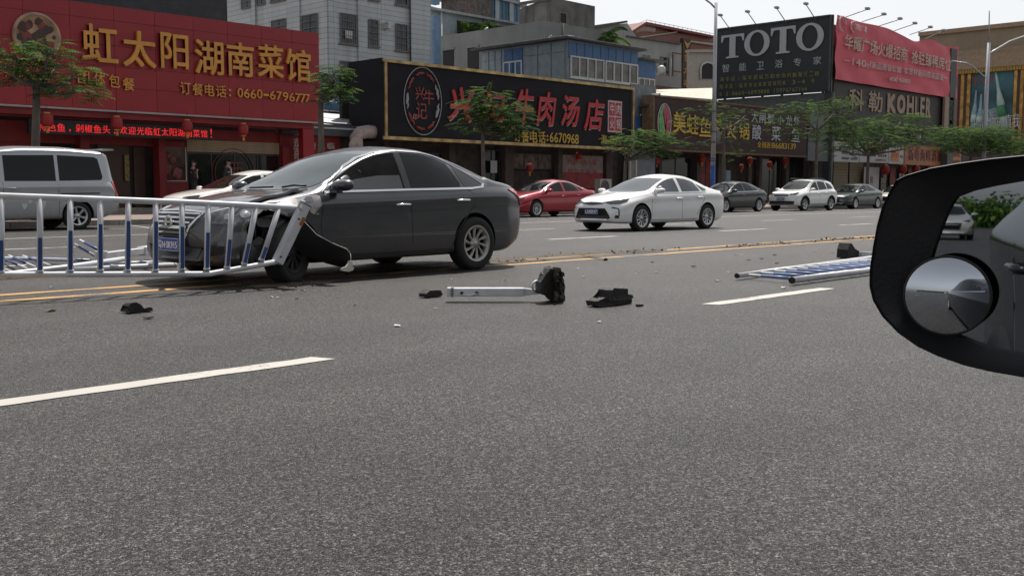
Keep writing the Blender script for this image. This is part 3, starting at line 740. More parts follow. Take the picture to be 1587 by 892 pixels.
def lamps(B, hl, tl, lens=None):
    for sg in (1, -1):
        B.patch('headlight', [(x, sg*y, z) for x, y, z in hl], (.75, sg*.75, .2), lens or lensd, .010, step=.06)
        B.patch('tail_light', [(x, sg*y, z) for x, y, z in tl], (-.6, sg*.8, .05), lensr, .012, step=.06)
grb = MATS['grille_black']
def front_corolla(B):
    lamps(B, [(2.24, .34, .715), (2.1, .55, .76), (1.92, .73, .80), (1.80, .80, .82), (1.86, .78, .73), (2.04, .68, .665), (2.18, .5, .66)], [(-2.02, .8, .96), (-2.25, .7, .95), (-2.31, .6, .86), (-2.2, .74, .83), (-2.06, .8, .88)])
    B.patch('upper_grille', [(2.3, .36, .72), (2.3, .33, .685), (2.3, .08, .65), (2.3, -.08, .65), (2.3, -.33, .685), (2.3, -.36, .72), (2.3, 0, .735)], (1, 0, .3), grb, .008, step=.05)
    B.patch('grille', [(2.3, .43, .57), (2.3, .50, .47), (2.3, .58, .33), (2.3, .50, .30), (2.3, -.50, .30), (2.3, -.58, .33), (2.3, -.5, .47), (2.3, -.43, .57)], (1, 0, 0), grb, .008, step=.06)
    B.strip('grille_trim', [(2.3, -.5, .295), (2.3, .5, .295)], (1, 0, 0), .016, chrome, .016)
    for sg in (1, -1):
        B.strip('fog_trim', [(2.2, sg*.58, .59), (2.1, sg*.72, .56), (2.1, sg*.74, .42), (2.1, sg*.70, .34)], (.8, sg*.6, 0), .028, blackp, .008)
        B.patch('fog_lamp', [(2.15, sg*.66, .40), (2.1, sg*.74, .40), (2.1, sg*.73, .33), (2.15, sg*.63, .33)], (.8, sg*.6, 0), blackp, .01, step=.05)
    h, nn = B.hit((2.3, 0, .675), (1, 0, 0)); bm = NB(); lathe(bm, [(.03, .012), (.045, .02), (.055, .012)], 'x', 20, (h.x, 0, .675)); lathe(bm, [(.001, .014), (.02, .016), (.024, .008)], 'x', 12, (h.x, 0, .68)); obj('badge', finish(bm), M('dark_chrome', (.2, .2, .21), .2, metal=1), B.root, local=True)
wpaint = M('white_paint', (.84, .84, .84), .3, var=.03, coat=1)
CS = tweak(SED, pz=.49, fa=.93, ra=1.0, r=.325, zt=shift(SED['zt'], lambda s, v: v-.055*max(0, min(1, (s-1.2)/.8)) if s < 4 else v-.04), dr=SED['dr'])
CS['zsh'] = shift(SED['zsh'], lambda s, v: v-.01)
CW = [[(1.46, .965), (1.62, 1.055), (1.85, 1.175), (2.05, 1.25), (2.25, 1.30), (2.46, 1.325), (2.48, .975)], [(2.58, 1.33), (2.90, 1.31), (3.12, 1.27), (3.26, 1.225), (3.38, 1.0), (2.60, .98)], [(3.33, 1.195), (3.50, 1.125), (3.70, 1.04), (3.62, 1.01), (3.46, 1.003)]]
car('white_sedan', 'white sedan driving on the far carriageway, its front side window open', wpaint, 22.16, 16.49, 177.5, CS, 'L545N7', alloy, 10, 'fan', front=front_corolla, win=CW,
    trim=[(1.40, .945), (2.2, .955), (3.2, .968), (3.6, .98)], lens=lensd, glass=M('tinted_glass', (.05, .06, .07), .06, var=.1, spec=.9))
def front_maz(B):
    lamps(B, [(2.2, .42, .66), (2.05, .62, .72), (1.85, .76, .76), (1.9, .76, .69), (2.1, .62, .63)], [(-2.05, .8, .93), (-2.25, .7, .94), (-2.3, .6, .88), (-2.2, .74, .84)])
    B.patch('grille', [(2.3, .42, .66), (2.3, .34, .42), (2.3, -.34, .42), (2.3, -.42, .66)], (1, 0, 0), grb, .008, step=.06)
    for sg in (1, -1): B.patch('fog_lamp', [(2.15, sg*.56, .36), (2.1, sg*.76, .37), (2.1, sg*.76, .32), (2.15, sg*.56, .31)], (.8, sg*.6, 0), blackp, .01, step=.05)
MS = tweak(SED, fa=.95, ra=.92, L=4.58, r=.32, zt=[(a*4.58/4.64, b) for a, b in shift(SED['zt'], lambda s, v: v-.05*max(0, min(1, (s-1.2)/.8)))])
car('red_car', 'metallic red car parked at the kerb behind the crashed sedan', M('red_paint', (.34, .012, .03), .3, metal=.45, var=.04, coat=1), 29.95, 27.4, 179, MS, None, alloy, 12, 'twin', front=front_maz, win=CW,
    trim=[(1.42, .96), (1.85, 1.20), (2.3, 1.325), (2.6, 1.355), (3.0, 1.33), (3.3, 1.24), (3.6, 1.12), (3.74, 1.04)], group='cars parked along the kerb')
def front_ford(B):
    lamps(B, [(2.2, .46, .74), (2.05, .64, .79), (1.88, .76, .82), (1.92, .76, .74), (2.1, .64, .69)], [(-2.05, .8, .93), (-2.25, .7, .92), (-2.3, .6, .80), (-2.2, .74, .80)])
    B.patch('grille', [(2.3, .40, .66), (2.3, .32, .42), (2.3, -.32, .42), (2.3, -.40, .66)], (1, 0, 0), grb, .008, step=.06)
    B.strip('grille_trim', [(2.3, -.4, .665), (2.3, 0, .67), (2.3, .4, .665)], (1, 0, .2), .015, chrome, .014)
FS = tweak(SED, fa=.94, ra=1.0, L=4.72, zt=[(a*4.72/4.64, b-.02) for a, b in SED['zt']])
dkp = M('black_paint', (.02, .022, .028), .28, metal=.4, var=.05, coat=1)
car('black_sedan', 'black sedan with a sloping rear parked by the blue and white lamp post', dkp, 43.0, 27.4, 178, FS, None, alloy, 10, 'fan', front=front_ford, trim=[(1.40, .95), (2.2, .965), (3.2, .98), (3.7, 1.0)], group='cars parked along the kerb')
SUVS = tweak(SED, L=4.45, fa=.88, ra=.92, r=.345, arch=.39, pz=.62,
  zt=[(0, .70), (.04, .82), (.12, .90), (.3, .97), (.6, 1.01), (.95, 1.05), (1.1, 1.07), (1.4, 1.25), (1.7, 1.43), (1.95, 1.54), (2.3, 1.60), (2.8, 1.61), (3.4, 1.60), (3.8, 1.55), (4.05, 1.47), (4.2, 1.28), (4.32, 1.10), (4.40, .98), (4.45, .8)],
  zsh=[(0, .62), (.04, .74), (.12, .82), (.3, .88), (.6, .93), (1.0, .98), (1.3, 1.0), (2, 1.02), (3, 1.05), (3.6, 1.07), (4.0, 1.07), (4.3, 1.0), (4.4, .92), (4.45, .75)],
  wsh=[(0, .56), (.04, .62), (.12, .68), (.3, .74), (.6, .79), (1.0, .82), (1.3, .83), (3.2, .84), (3.8, .81), (4.2, .76), (4.4, .70), (4.45, .64)],
  wm=[(0, .68), (.04, .74), (.12, .82), (.3, .87), (.6, .90), (1, .91), (3.6, .91), (4.1, .88), (4.35, .82), (4.45, .72)],
  we=[(0, .46), (.12, .56), (.3, .64), (.6, .70), (.95, .74), (1.1, .745), (1.4, .71), (1.7, .67), (2.0, .64), (2.3, .63), (3.4, .62), (3.8, .61), (4.1, .60), (4.3, .60), (4.45, .56)],
  dr=[(0, .03), (.9, .03), (1.3, .04), (1.8, .06), (3.6, .07), (4.1, .07), (4.45, .06)],
  zb=[(0, .34), (.1, .27), (.5, .25), (3.9, .27), (4.3, .36), (4.45, .48)])
SWIN = [[(1.40, 1.03), (1.60, 1.19), (1.85, 1.34), (2.05, 1.43), (2.28, 1.475), (2.28, 1.05)], [(2.36, 1.48), (2.8, 1.49), (3.1, 1.46), (3.16, 1.10), (2.36, 1.06)], [(3.23, 1.44), (3.5, 1.40), (3.72, 1.31), (3.86, 1.18), (3.7, 1.12), (3.24, 1.10)]]
SWS = sym([(1.06, 0), (1.12, .38), (1.25, .64), (1.36, .67), (1.7, .62), (1.98, .59), (1.93, .3), (1.92, 0)])[:-1]
SRW = sym([(4.22, 0), (4.2, .4), (4.16, .52), (4.09, .5), (4.07, 0)])[1:-1]
SDL = [[(1.24, 1.0), (1.26, .8), (1.24, .35)], [(2.32, 1.04), (2.33, .6), (2.33, .34)], [(3.20, 1.08), (3.24, .9), (3.10, .6), (2.95, .34)]]
def front_suv(B):
    lamps(B, [(2.12, .42, .86), (1.98, .62, .90), (1.80, .76, .93), (1.78, .78, .88), (1.98, .68, .80), (2.12, .46, .80)], [(-1.95, .8, 1.05), (-2.1, .72, 1.04), (-2.16, .62, .92), (-2.08, .74, .90)])
    B.patch('grille', [(2.2, .42, .86), (2.2, .38, .74), (2.2, -.38, .74), (2.2, -.42, .86)], (1, 0, 0), grb, .008, step=.06)
    B.patch('lower_bumper', [(2.2, .72, .50), (2.2, .68, .34), (2.2, -.68, .34), (2.2, -.72, .50)], (1, 0, 0), blackp, .008, step=.06)
    B.strip('grille_trim', [(2.2, -.42, .80), (2.2, .42, .80)], (1, 0, 0), .014, chrome, .014)
    for sg in (1, -1):
        for cx in (B.fx, B.rx):
            B.strip('arch_cladding', [(cx+.42*cos(a), sg*.8, B.S['r']+.42*sin(a)) for a in [pi*k/14 for k in range(0, 15)]], (0, sg, 0), .05, blackp, .008)
        bm = NB(); tube(bm, [(.35, sg*.58, 1.60), (.2, sg*.58, 1.64), (-.9, sg*.58, 1.64), (-1.2, sg*.58, 1.58)], .016, 6); obj('roof_rail', bm, blackp, B.root, local=True)
    B.sstrip('sill_cladding', [(1.3, .31), (3.1, .32)], .08, blackp, .008)
car('white_suv', 'white crossover with black lower bumper parked between the two dark sedans', wpaint, 49.0, 26.7, 179, SUVS, '粤N5K27', alloy, 5, 'five', front=front_suv, win=SWIN, ws=SWS, rw=SRW, dl=SDL, hs=((2.18, .88), (3.0, .9)), mir=(1.42, 1.08, .88), group='cars parked along the kerb')
BS = tweak(SED, fa=.95, ra=1.05, L=4.75, zt=[(a*4.75/4.64, b-.045 if a > 1.2 else b-.02) for a, b in SED['zt']])
car('green_black_sedan', 'older dark green sedan parked right behind the white crossover', M('dark_green_paint', (.02, .035, .034), .3, metal=.4, var=.05, coat=1), 56.0, 27.4, 180, BS, None, alloy, 8, 'five', front=front_ford, trim=[(1.40, .95), (2.2, .965), (3.2, .98), (3.7, 1.0)], win=CW, group='cars parked along the kerb')
def front_taxi(B):
    front_ford(B); bm = NB(); prism(bm, [(.0, -.25, 1.47), (.12, -.22, 1.58), (.0, -.2, 1.6), (-.1, -.22, 1.58), (-.14, -.25, 1.47)], (0, .5, 0)); obj('roof_sign', finish(bm), whitep, B.root, local=True)
car('cream_taxi', 'cream white car with a roof sign half hidden by the wing mirror', M('cream_paint', (.62, .58, .48), .35, var=.05, coat=1), 62.0, 27.3, 180, BS, None, alloy, 8, 'five', front=front_taxi, win=CW, group='cars parked along the kerb')
car('cream_coupe', 'low cream white sedan parked between the van and the crashed sedan', M('warm_white_paint', (.80, .78, .74), .3, var=.03, coat=1), 16.8, 27.5, 180, tweak(SED, L=4.85, fa=.95, zt=[(a*4.85/4.64, b+.02) for a, b in SED['zt']]), '粤B62D5', alloy, 10, 'twin', front=front_ford, group='cars parked along the kerb', scale=1.06)

# van
VS = tweak(SED, L=4.98, fa=.80, ra=1.12, r=.335, arch=.385,
  zt=[(0, .70), (.05, .86), (.15, .95), (.4, 1.03), (.7, 1.10), (1.0, 1.27), (1.3, 1.49), (1.6, 1.69), (1.85, 1.83), (2.2, 1.93), (2.8, 1.985), (3.6, 1.99), (4.3, 1.95), (4.62, 1.92), (4.70, 1.86), (4.78, 1.5), (4.86, 1.15), (4.94, .9), (4.98, .7)],
  zsh=[(0, .62), (.05, .78), (.15, .86), (.4, .93), (.7, 1.0), (1.0, 1.06), (1.5, 1.10), (3, 1.13), (4.4, 1.15), (4.7, 1.14), (4.86, 1.0), (4.94, .85), (4.98, .66)],
  wsh=[(0, .56), (.05, .64), (.15, .72), (.4, .80), (.8, .84), (1.2, .86), (3.6, .87), (4.4, .86), (4.8, .83), (4.94, .80), (4.98, .76)],
  wm=[(0, .68), (.05, .76), (.15, .84), (.4, .89), (.8, .915), (4.2, .915), (4.7, .89), (4.9, .86), (4.98, .80)],
  we=[(0, .46), (.15, .6), (.4, .7), (.7, .77), (1.0, .78), (1.5, .76), (2, .74), (3, .73), (4.3, .72), (4.7, .71), (4.86, .74), (4.98, .70)],
  dr=[(0, .03), (.7, .03), (1.4, .06), (2.0, .09), (4.3, .09), (4.7, .08), (4.9, .05), (4.98, .04)],
  zb=[(0, .34), (.1, .27), (.5, .24), (4.4, .26), (4.8, .38), (4.98, .46)], bow=(.2, .6, .06, .3), ty=.80)
van = thing('silver_van', 'silver passenger van parked at the left edge of the picture', 'van', (9.75, 27.3, 0), pi, 'cars parked along the kerb'); van.scale = (1.06,)*3
VB = Body(VS, van, M('silver_paint', (.40, .42, .44), .34, metal=.6, var=.04, coat=.7, dirt=.7, dirtcol=(.20, .165, .13)))
standard(VB, [[(1.25, 1.14), (1.45, 1.34), (1.7, 1.52), (1.95, 1.66), (2.12, 1.72), (2.12, 1.15)], [(2.22, 1.74), (3.38, 1.77), (3.38, 1.16), (2.22, 1.15)], [(3.46, 1.77), (4.35, 1.745), (4.44, 1.70), (4.52, 1.26), (4.48, 1.19), (3.46, 1.165)]],
    [[(2.17, 1.13), (2.17, .32)], [(3.42, 1.14), (3.42, .8), (3.42, .34)], [(1.2, 1.08), (1.2, .34)]], ((1.98, .98), (2.34, .98)), (1.35, 1.22, .9), sym([(.78, 0), (.84, .5), (.98, .72), (1.2, .70), (1.66, .67), (1.6, 0)])[:-1], sym([(4.76, 0), (4.76, .6), (4.715, .6), (4.715, 0)])[1:-1], alloy, 6, 'five', MATS['silver_paint'], chrome)
lamps(VB, [(2.3, .46, .80), (2.1, .7, .90), (1.95, .8, .92), (2.0, .8, .80), (2.2, .66, .72)], [(-2.26, .85, 1.17), (-2.33, .80, 1.17), (-2.43, .76, .74), (-2.36, .85, .74)], lensw)
VB.sides('tail_light', [(4.80, 1.13), (4.885, 1.13), (4.955, .80), (4.90, .76), (4.83, .78)], lensr, .012, step=.06)
VB.sstrip('slide_rail', [(3.46, .86), (4.42, .87)], .03, blackp, .004)
VB.sstrip('roof_gutter', [(1.9, 1.80), (3.38, 1.86), (4.6, 1.82)], .02, MATS['silver_paint'], .012)
bm = NB(); prism(bm, [(-2.12, -.66, 1.96), (-2.40, -.66, 1.955), (-2.42, -.66, 1.925), (-2.14, -.66, 1.90)], (0, 1.32, 0)); obj('roof_spoiler', finish(bm), MATS['silver_paint'], van, local=True)
for (a, z, w_) in ((2.75, .72, .10), (3.0, .60, .16), (2.62, .58, .09)):   # worn stickers
    VB.patch('sticker', [(VB.L/2-a-w_*cos(k*pi/3.5)*(1 if k % 2 else .6), .8, z+w_*sin(k*pi/3.5)*(1 if k % 2 else .6)) for k in range(7)], (0, 1, 0), M('grey_sticker', (.55, .56, .57), .5, var=.2), .006, step=.06)
# ------------------------------------------------------------------ buildings: helpers
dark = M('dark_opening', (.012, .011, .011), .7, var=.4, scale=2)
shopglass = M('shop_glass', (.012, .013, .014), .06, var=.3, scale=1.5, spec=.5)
winglass = M('window_glass', (.03, .035, .045), .08, var=.5, scale=1.2, spec=.7)
frame_w = M('white_frame', (.55, .55, .54), .5, var=.1)
frame_d = M('dark_frame', (.04, .04, .042), .5)
gold = M('gold_letter', (.58, .27, .055), .45, metal=.2, var=.12)
def pb(name, mat, parent, pl, c, lst, smooth=None):
    bm = NB()
    for q in lst: pbox(bm, pl, c, *q)
    return obj(name, bm, mat, parent)
def window(parent, pl, c, u0, u1, z0, z1, nu=2, nz=1, fm=None, gm=None, bars=0, sill=False, fw=.05, d=.05, name='window'):
    fm = fm or frame_w; gm = gm or winglass
    bm = NB()
    pbox(bm, pl, c, u0, u1, z0, z0+fw, 0, d); pbox(bm, pl, c, u0, u1, z1-fw, z1, 0, d)
    for i in range(nu+1):
        u = u0+(u1-u0-fw)*i/nu; pbox(bm, pl, c, u, u+fw, z0+fw, z1-fw, 0, d)
    for j in range(1, nz):
        z = z0+(z1-z0)*j/nz; pbox(bm, pl, c, u0+fw, u1-fw, z, z+fw*.7, .002, d-.004)
    o = obj(name, bm, fm, parent)
    for i in range(nu):
        a = u0+fw+(u1-u0-fw)*i/nu; b = u0+(u1-u0-fw)*(i+1)/nu
        pb('pane', gm, o, pl, c, [(a, b, z0+fw, z1-fw, .004, .014)])
    if bars:
        bm = NB(); n = int((u1-u0)/.13)
        for i in range(n+1): pbox(bm, pl, c, u0+(u1-u0-.016)*i/n, u0+(u1-u0-.016)*i/n+.016, z0, z1, d+.08, d+.096)
        for j in range(bars): pbox(bm, pl, c, u0, u1, z0+(z1-z0-.03)*j/(bars-1), z0+(z1-z0-.03)*j/(bars-1)+.03, d+.098, d+.115)
        obj('security_bars', bm, M('bar_metal', (.16, .16, .17), .5, metal=.3), o)
    if sill: pb('sill', fm, o, pl, c, [(u0-.08, u1+.08, z0-.08, z0-.004, 0, .14)])
    return o
def lantern(px, py, h, Y, label, group='red lanterns hung along the shop fronts'):
    h *= .56; p = at(px, py, Y=Y); t = thing('red_lantern', label, 'lantern', p, 0, group)
    red = M('lantern_red', (.26, .014, .016), .6, var=.15); bm = NB()
    r = h*.36
    lathe(bm, [(r*.5, h*.40), (r*.8, h*.34), (r, h*.18), (r*1.02, 0), (r, -h*.18), (r*.8, -h*.34), (r*.5, -h*.40)], 'z', 16, tuple(p)); obj('lantern_body', bm, red, t)
    for s in (1, -1):
        bm = NB(); lathe(bm, [(.001, s*h*.47), (r*.52, s*h*.47), (r*.52, s*h*.40)], 'z', 12, tuple(p)); obj('lantern_cap', finish(bm), gold, t)
    bm = NB(); tube(bm, [p-Vector((0, 0, h*.47)), p-Vector((0, 0, h*.8))], [r*.18, r*.3], 8); obj('tassel', bm, gold, t)
    bm = NB(); tube(bm, [p+Vector((0, 0, h*.47)), p+Vector((0, 0, h*.47+.25))], .008, 4); obj('cord', bm, dark, t)
def lampfix(name, p0, p1, label, group):
    """billboard floodlight: bent arm and a small lamp head"""
    t = thing(name, label, 'floodlight', p0, 0, group); bm = NB(); p0, p1 = Vector(p0), Vector(p1)
    tube(bm, [p0, p0+(p1-p0)*.96], .035, 6); obj('arm', bm, M('grey_metal', (.28, .28, .29), .45, metal=.4), t)
    bm = NB(); x, y, z = p1; prism(bm, [(x-.20, y-.14, z+.02), (x+.20, y-.14, z+.02), (x+.14, y-.10, z+.13), (x-.14, y-.10, z+.13)], (0, .26, 0)); box(bm, x-.17, x+.17, y-.12, y+.10, z-.04, z+.018)
    obj('lamp_head', finish(bm), MATS['grey_metal'], t)

# ------------------------------------------------------------------ red restaurant
YS, YW = 37.0, 38.6
redm = M('red_cladding', (.26, .010, .016), .42, var=.10, scale=1.1, streak=.10, dirtcol=(.08, .02, .02))
redw = M('red_wall', (.18, .010, .013), .6, var=.2, scale=2)
xr = at(494, 120, Y=YS).x; zt = at(490, 51.5, Y=YS).z; zb_ = at(440, 186, Y=YS).z; xl = at(-170, 100, Y=YS).x
rb = thing('restaurant_building', 'dark two storey restaurant building behind the big red sign facade', 'building', (15, 44, 0))
XR = at(471, 240, Y=YW).x
pb('wall', M('grey_render', (.09, .09, .095), .8, var=.25, streak=.4), rb, 'y', 50, [(xl, xr-.5, .15, zt+.3, 0, 50-YW-2.2)])
pb('roof', M('dark_roof', (.035, .038, .045), .6, var=.3), rb, 'y', YS+4, [(xl, at(352, 10, Y=YS+4).x, zt+.302, at(300, -12, Y=YS+4).z, -6, 0)])
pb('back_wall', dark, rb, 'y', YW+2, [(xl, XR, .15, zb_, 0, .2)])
def front(name, mat, x0, x1, yt, yb, Y=YW, d=.1, parent=None, sm=None):
    u0, u1, z0, z1 = rect('y', Y, x0, x1, yt, yb); return pb(name, mat, parent or rb, 'y', Y, [(u0, u1, z0, z1, 0, d)])
pb('floor', M('step_stone', (.22, .20, .18), .8), rb, 'y', YW+2, [(xl, XR, .15, .32, 0, 3.2)])
front('pillar', redw, 236, 247, 205, 330, d=.5); front('pillar', redw, 117, 131, 205, 330, d=.4)
front('pillar', redw, 432, 478, 228, 330, d=.3)
front('fascia', redw, -60, 470, 196, 226, Y=YW+.2, d=.25)
u0, u1, z0, z1 = rect('y', YW, 247, 287, 217, 281)
window(rb, 'y', YW, u0, u1, z0, z1, 1, 1, frame_w, M('flower_glass', (.07, .02, .02), .12, var=.9, scale=4, spec=.6), fw=.03)
pb('low_wall', redw, rb, 'y', YW, [(u0, u1, .3, z0, 0, .15)])
for (px, py, s) in ((258, 262, .28), (268, 248, .2), (275, 268, .3), (262, 240, .16), (252, 272, .2)):
    p = at(px, py, Y=YW-.06); bm = NB(); bmesh.ops.create_icosphere(bm, subdivisions=1, radius=s*.8, matrix=Matrix.Translation(p) @ Matrix.Scale(.12, 4, (0, 1, 0)))
    obj('flower_print', bm, M('faded_red_print', (.20, .05, .055), .6, var=.6, scale=9), rb)
# roller shutter: slats
u0, u1, z0, z1 = rect('y', YW, 288, 432, 219, 237); n = 7
slm = M('beige_shutter', (.34, .27, .17), .6, var=.15, streak=.2)
bm = NB(); box(bm, 0, u1-u0, -.03, .0, 0, (z1-z0)/n-.012); sme = bpy.data.meshes.new('shutter_slat'); bm.to_mesh(sme); bm.free(); sme.materials.append(slm)
sh = pb('roller_shutter', dark, rb, 'y', YW, [(u0, u1, z0, z1, 0, .04)])
for i in range(n): meshobj('shutter_slat', sme, sh, (u0, YW-.045, z0+(z1-z0)*i/n))
u0, u1, z0, z1 = rect('y', YW, 288, 432, 238, 312)
window(rb, 'y', YW, u0, u1, .35, z1, 4, 1, frame_d, shopglass)
p = at(362, 268, Y=YW-.08)
for r_ in (1.0, .86):
    bm = NB(); tube(bm, [p+Vector((r_*cos(a), 0, r_*sin(a))) for a in [2*pi*k/32 for k in range(33)]], .02, 4); obj('window_emblem', bm, M('brown_red_print', (.12, .03, .025), .6), rb)
line_text('酒', 'y', YW-.07, p.x-.45, p.x+.45, p.z-.5, p.z+.5, MATS['brown_red_print'], rb)
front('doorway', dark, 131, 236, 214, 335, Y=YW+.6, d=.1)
front('door_leaf', M('door_brown', (.05, .022, .014), .5), 150, 198, 225, 322, Y=YW+.5, d=.08)
front('menu_board', M('menu_gold', (.20, .15, .04), .5, var=.5, scale=9), 192, 199, 240, 280, Y=YW+.35, d=.05)
front('door_leaf', M('door_brown', (.05, .022, .014), .5), 205, 222, 228, 322, Y=YW+.5, d=.08)
pb('door_jamb', redw, rb, 'y', YW+.3, [(xl, at(60, 250, Y=YW).x, .3, 3, 0, .2)])

rs = thing('restaurant_sign', 'big red panelled restaurant sign with large gold characters and a phone number', 'sign', ((xl+xr)/2, YS, zb_))
pb('backing', M('sign_back', (.05, .01, .012), .7), rs, 'y', YS, [(xl, xr-.01, zb_+.01, zt-.01, -1.2, -.005)])
seams = [at(x, 110, Y=YS).x for x in (38, 110, 178, 241, 300, 353, 405, 452, 494)]
dx = seams[1]-seams[0]; ex = [seams[0]-dx*k for k in range(6, 0, -1)]; seams = ex+seams
rows = [0, .22, .42, .62, .86, 1.0]
PM = {}
for i in range(len(seams)-1):
    for j in range(5):
        a, b = seams[i], seams[i+1]; z0 = zb_+(zt-zb_)*rows[j]; z1 = zb_+(zt-zb_)*rows[j+1]; k = (round(b-a, 2), round(z1-z0, 3))
        if k not in PM:
            bm = NB(); box(bm, .006, b-a-.006, -.04, 0, .006, z1-z0-.006); me = bpy.data.meshes.new('panel'); bm.to_mesh(me); bm.free(); me.materials.append(redm); PM[k] = me
        meshobj('panel', PM[k], rs, (a, YS-.004+random.uniform(-.006, .004), z0))
def chars(s, spots, Y, parent, mat, depth, bold, h):
    for ch, (x, y, w_) in zip(s, spots):
        p = at(x, y, Y=Y); sc = at(x+.5, y, Y=Y).x-at(x-.5, y, Y=Y).x
        ww = w_*sc/2; hh = h*.5
        bm = NB(); put_text(bm, ch, 'y', Y, p.x-ww, p.x+ww, p.z-hh, p.z+hh, depth, bold, .02); obj('letter', bm, mat, parent)
pz = (at(300, 0, Y=YS).z-at(300, 60, Y=YS).z)/60    # metres per pixel of height near x=300
chars('虹太阳湖南菜馆', [(153, 68, 55), (214, 77, 51), (268, 80, 43), (322, 90, 44), (370, 93, 42), (417, 96, 40), (460, 102, 38)], YS-.05, rs, gold, .12, .035, 54*pz)
chars('体包餐', [(153, 123, 17), (176, 126, 17), (198, 131, 18)], YS-.05, rs, gold, .06, .02, 19*pz)
chars('团', [(128, 120, 18)], YS-.05, rs, gold, .06, .02, 19*pz)
chars('宴席', [(14, 110, 16), (36, 112, 16)], YS-.05, rs, gold, .06, .02, 18*pz)
chars('订餐电话', [(286, 137, 16), (305, 139, 16), (323, 140, 15), (341, 142, 16)], YS-.05, rs, gold, .06, .02, 19*pz)
chars('0660', [(371, 144, 8.5), (381, 145, 8.5), (391, 146, 8.5), (401, 146, 8.5)], YS-.05, rs, gold, .06, .02, 15*pz)
chars('6796777', [(421, 148, 8.5), (431, 149, 8.5), (441, 150, 8.5), (451, 151, 8.5), (460, 152, 8.5), (468, 152.5, 8), (475, 153, 7)], YS-.05, rs, gold, .06, .02, 14.5*pz)
p = at(411, 147.5, Y=YS-.05); pb('letter', gold, rs, 'y', YS-.05, [(p.x-.12, p.x+.12, p.z-.04, p.z+.04, .02, .08)])
for dy in (-4, 4): p = at(355, 144+dy, Y=YS-.05); pb('letter', gold, rs, 'y', YS-.05, [(p.x-.04, p.x+.04, p.z-.04, p.z+.04, .02, .08)])
# round emblem
p = at(56, 57, Y=YS-.05); r_ = 32*pz*1.03
bm = NB(); lathe(bm, [(.001, -.10), (r_*.88, -.10), (r_*.88, -.13), (r_, -.12), (r_, 0)], 'y', 40, tuple(p)); finish(bm); em = obj('emblem', bm, M('emblem_cream', (.36, .24, .16), .5, var=.35, scale=2.5), rs)
for i in range(38):
    a = random.uniform(0, 2*pi); q = r_*.75*random.random()**.5; s = random.uniform(.06, .22)
    c = p+Vector((q*cos(a), -.103, q*sin(a)*.8+.02)); bm = NB(); bmesh.ops.create_icosphere(bm, subdivisions=1, radius=s, matrix=Matrix.Translation(c) @ Matrix.Scale(.06, 4, (0, 1, 0)))
    obj('emblem_print', bm, M('print_brown' if i % 3 else 'print_red', (.05, .03, .025) if i % 3 else (.18, .04, .03), .6), em)
# light strip and canopy
bm = NB(); pbox(bm, 'y', YS, xl, xr, zb_-.07, zb_-.005, -.6, .06); obj('light_strip', bm, M('pale_strip', (.35, .30, .30), .5), rs)
bm = NB(); pbox(bm, 'y', YS, xl, xr-.3, zb_-.3, zb_-.08, -1.5, -.1); obj('soffit', bm, redw, rs)
u0, u1, z0, z1 = rect('y', YS+.5, 462, 479, 188, 320); pb('sign_post', redm, rs, 'y', YS+.5, [(u0, u1, .15, zb_-.08, 0, .35)])
# running-light board
u0, u1, z0, z1 = rect('y', YS+.3, 45, 328, 190.5, 212); lb = thing('led_board', 'black running text board with red glowing characters under the red sign', 'led board', (u0, YS+.3, z0))
pb('board', M('board_black', (.008, .006, .006), .6), lb, 'y', YS+.3, [(u0, u1, z0, z1, -.25, 0)])
ledm = M('led_red', (.5, .01, .015), .5, emit=(1, .03, .035), es=.6)
cw = (u1-u0)/21.4
for i, ch in enumerate('特色鱼,剁椒鱼头!欢迎光临虹太阳湖南菜馆!'):
    if i*cw+u0+cw > u1: break
    bm = NB()
    if ch in ',!': put_text(bm, ch, 'y', YS+.3, u0+.3+i*cw+cw*.3, u0+.3+i*cw+cw*.45, z0+.10, z0+.45 if ch == '!' else z0+.2, .01, .0, .004)
    else: put_text(bm, ch, 'y', YS+.3, u0+.3+i*cw, u0+.3+i*cw+cw*.86, z0+.10, z1-.12, .01, .0, .004)
    obj('letter', bm, ledm, lb)
for px, py in ((73, 186), (181, 191), (290, 196), (377, 201)):
    lantern(px, py, 1.0, YS-.25, {73: 'red lantern under the red sign, nearest the left edge tree', 181: 'red lantern in front of the running text board, second from the left', 290: 'red lantern at the right end of the running text board', 377: 'red lantern under the red sign above the beige shutter'}[px], 'red lanterns under the red restaurant sign')

# small red welcome sign beside it
u0, u1, z0, z1 = rect('y', YW, 473, 523, 211, 300)
ws_ = thing('red_shop', 'small red shop front with white welcome characters next to the red pillar', 'shop', (u0, YW, .15))
pb('wall', redw, ws_, 'y', YW, [(u0-1.4, u1, .15, z1, 0, .15)])
pb('awning', M('dark_awning', (.05, .06, .075), .6, streak=.3), ws_, 'y', YW, [(u0-1.5, u1+.8, z1+.002, z1+.5, 0, .5)])
pb('awning_edge', M('white_edge', (.42, .44, .46), .5), ws_, 'y', YW, [(u0-1.5, u1+.8, z1+.3, z1+.37, .502, .55)])
chars('迎光临', [(483, 226, 10), (497, 226, 10), (512, 226, 11)], YW-.16, ws_, M('white_letter', (.5, .48, .48), .5), .03, .01, 11*pz*1.1)
chars('欢', [(459, 222, 9)], YW-.42, ws_, MATS['white_letter'], .03, .01, .5); chars('喜', [(459, 238, 9)], YW-.42, ws_, MATS['white_letter'], .03, .01, .5); chars('迎', [(461, 201, 8)], YW-.42, ws_, MATS['white_letter'], .03, .01, .5)

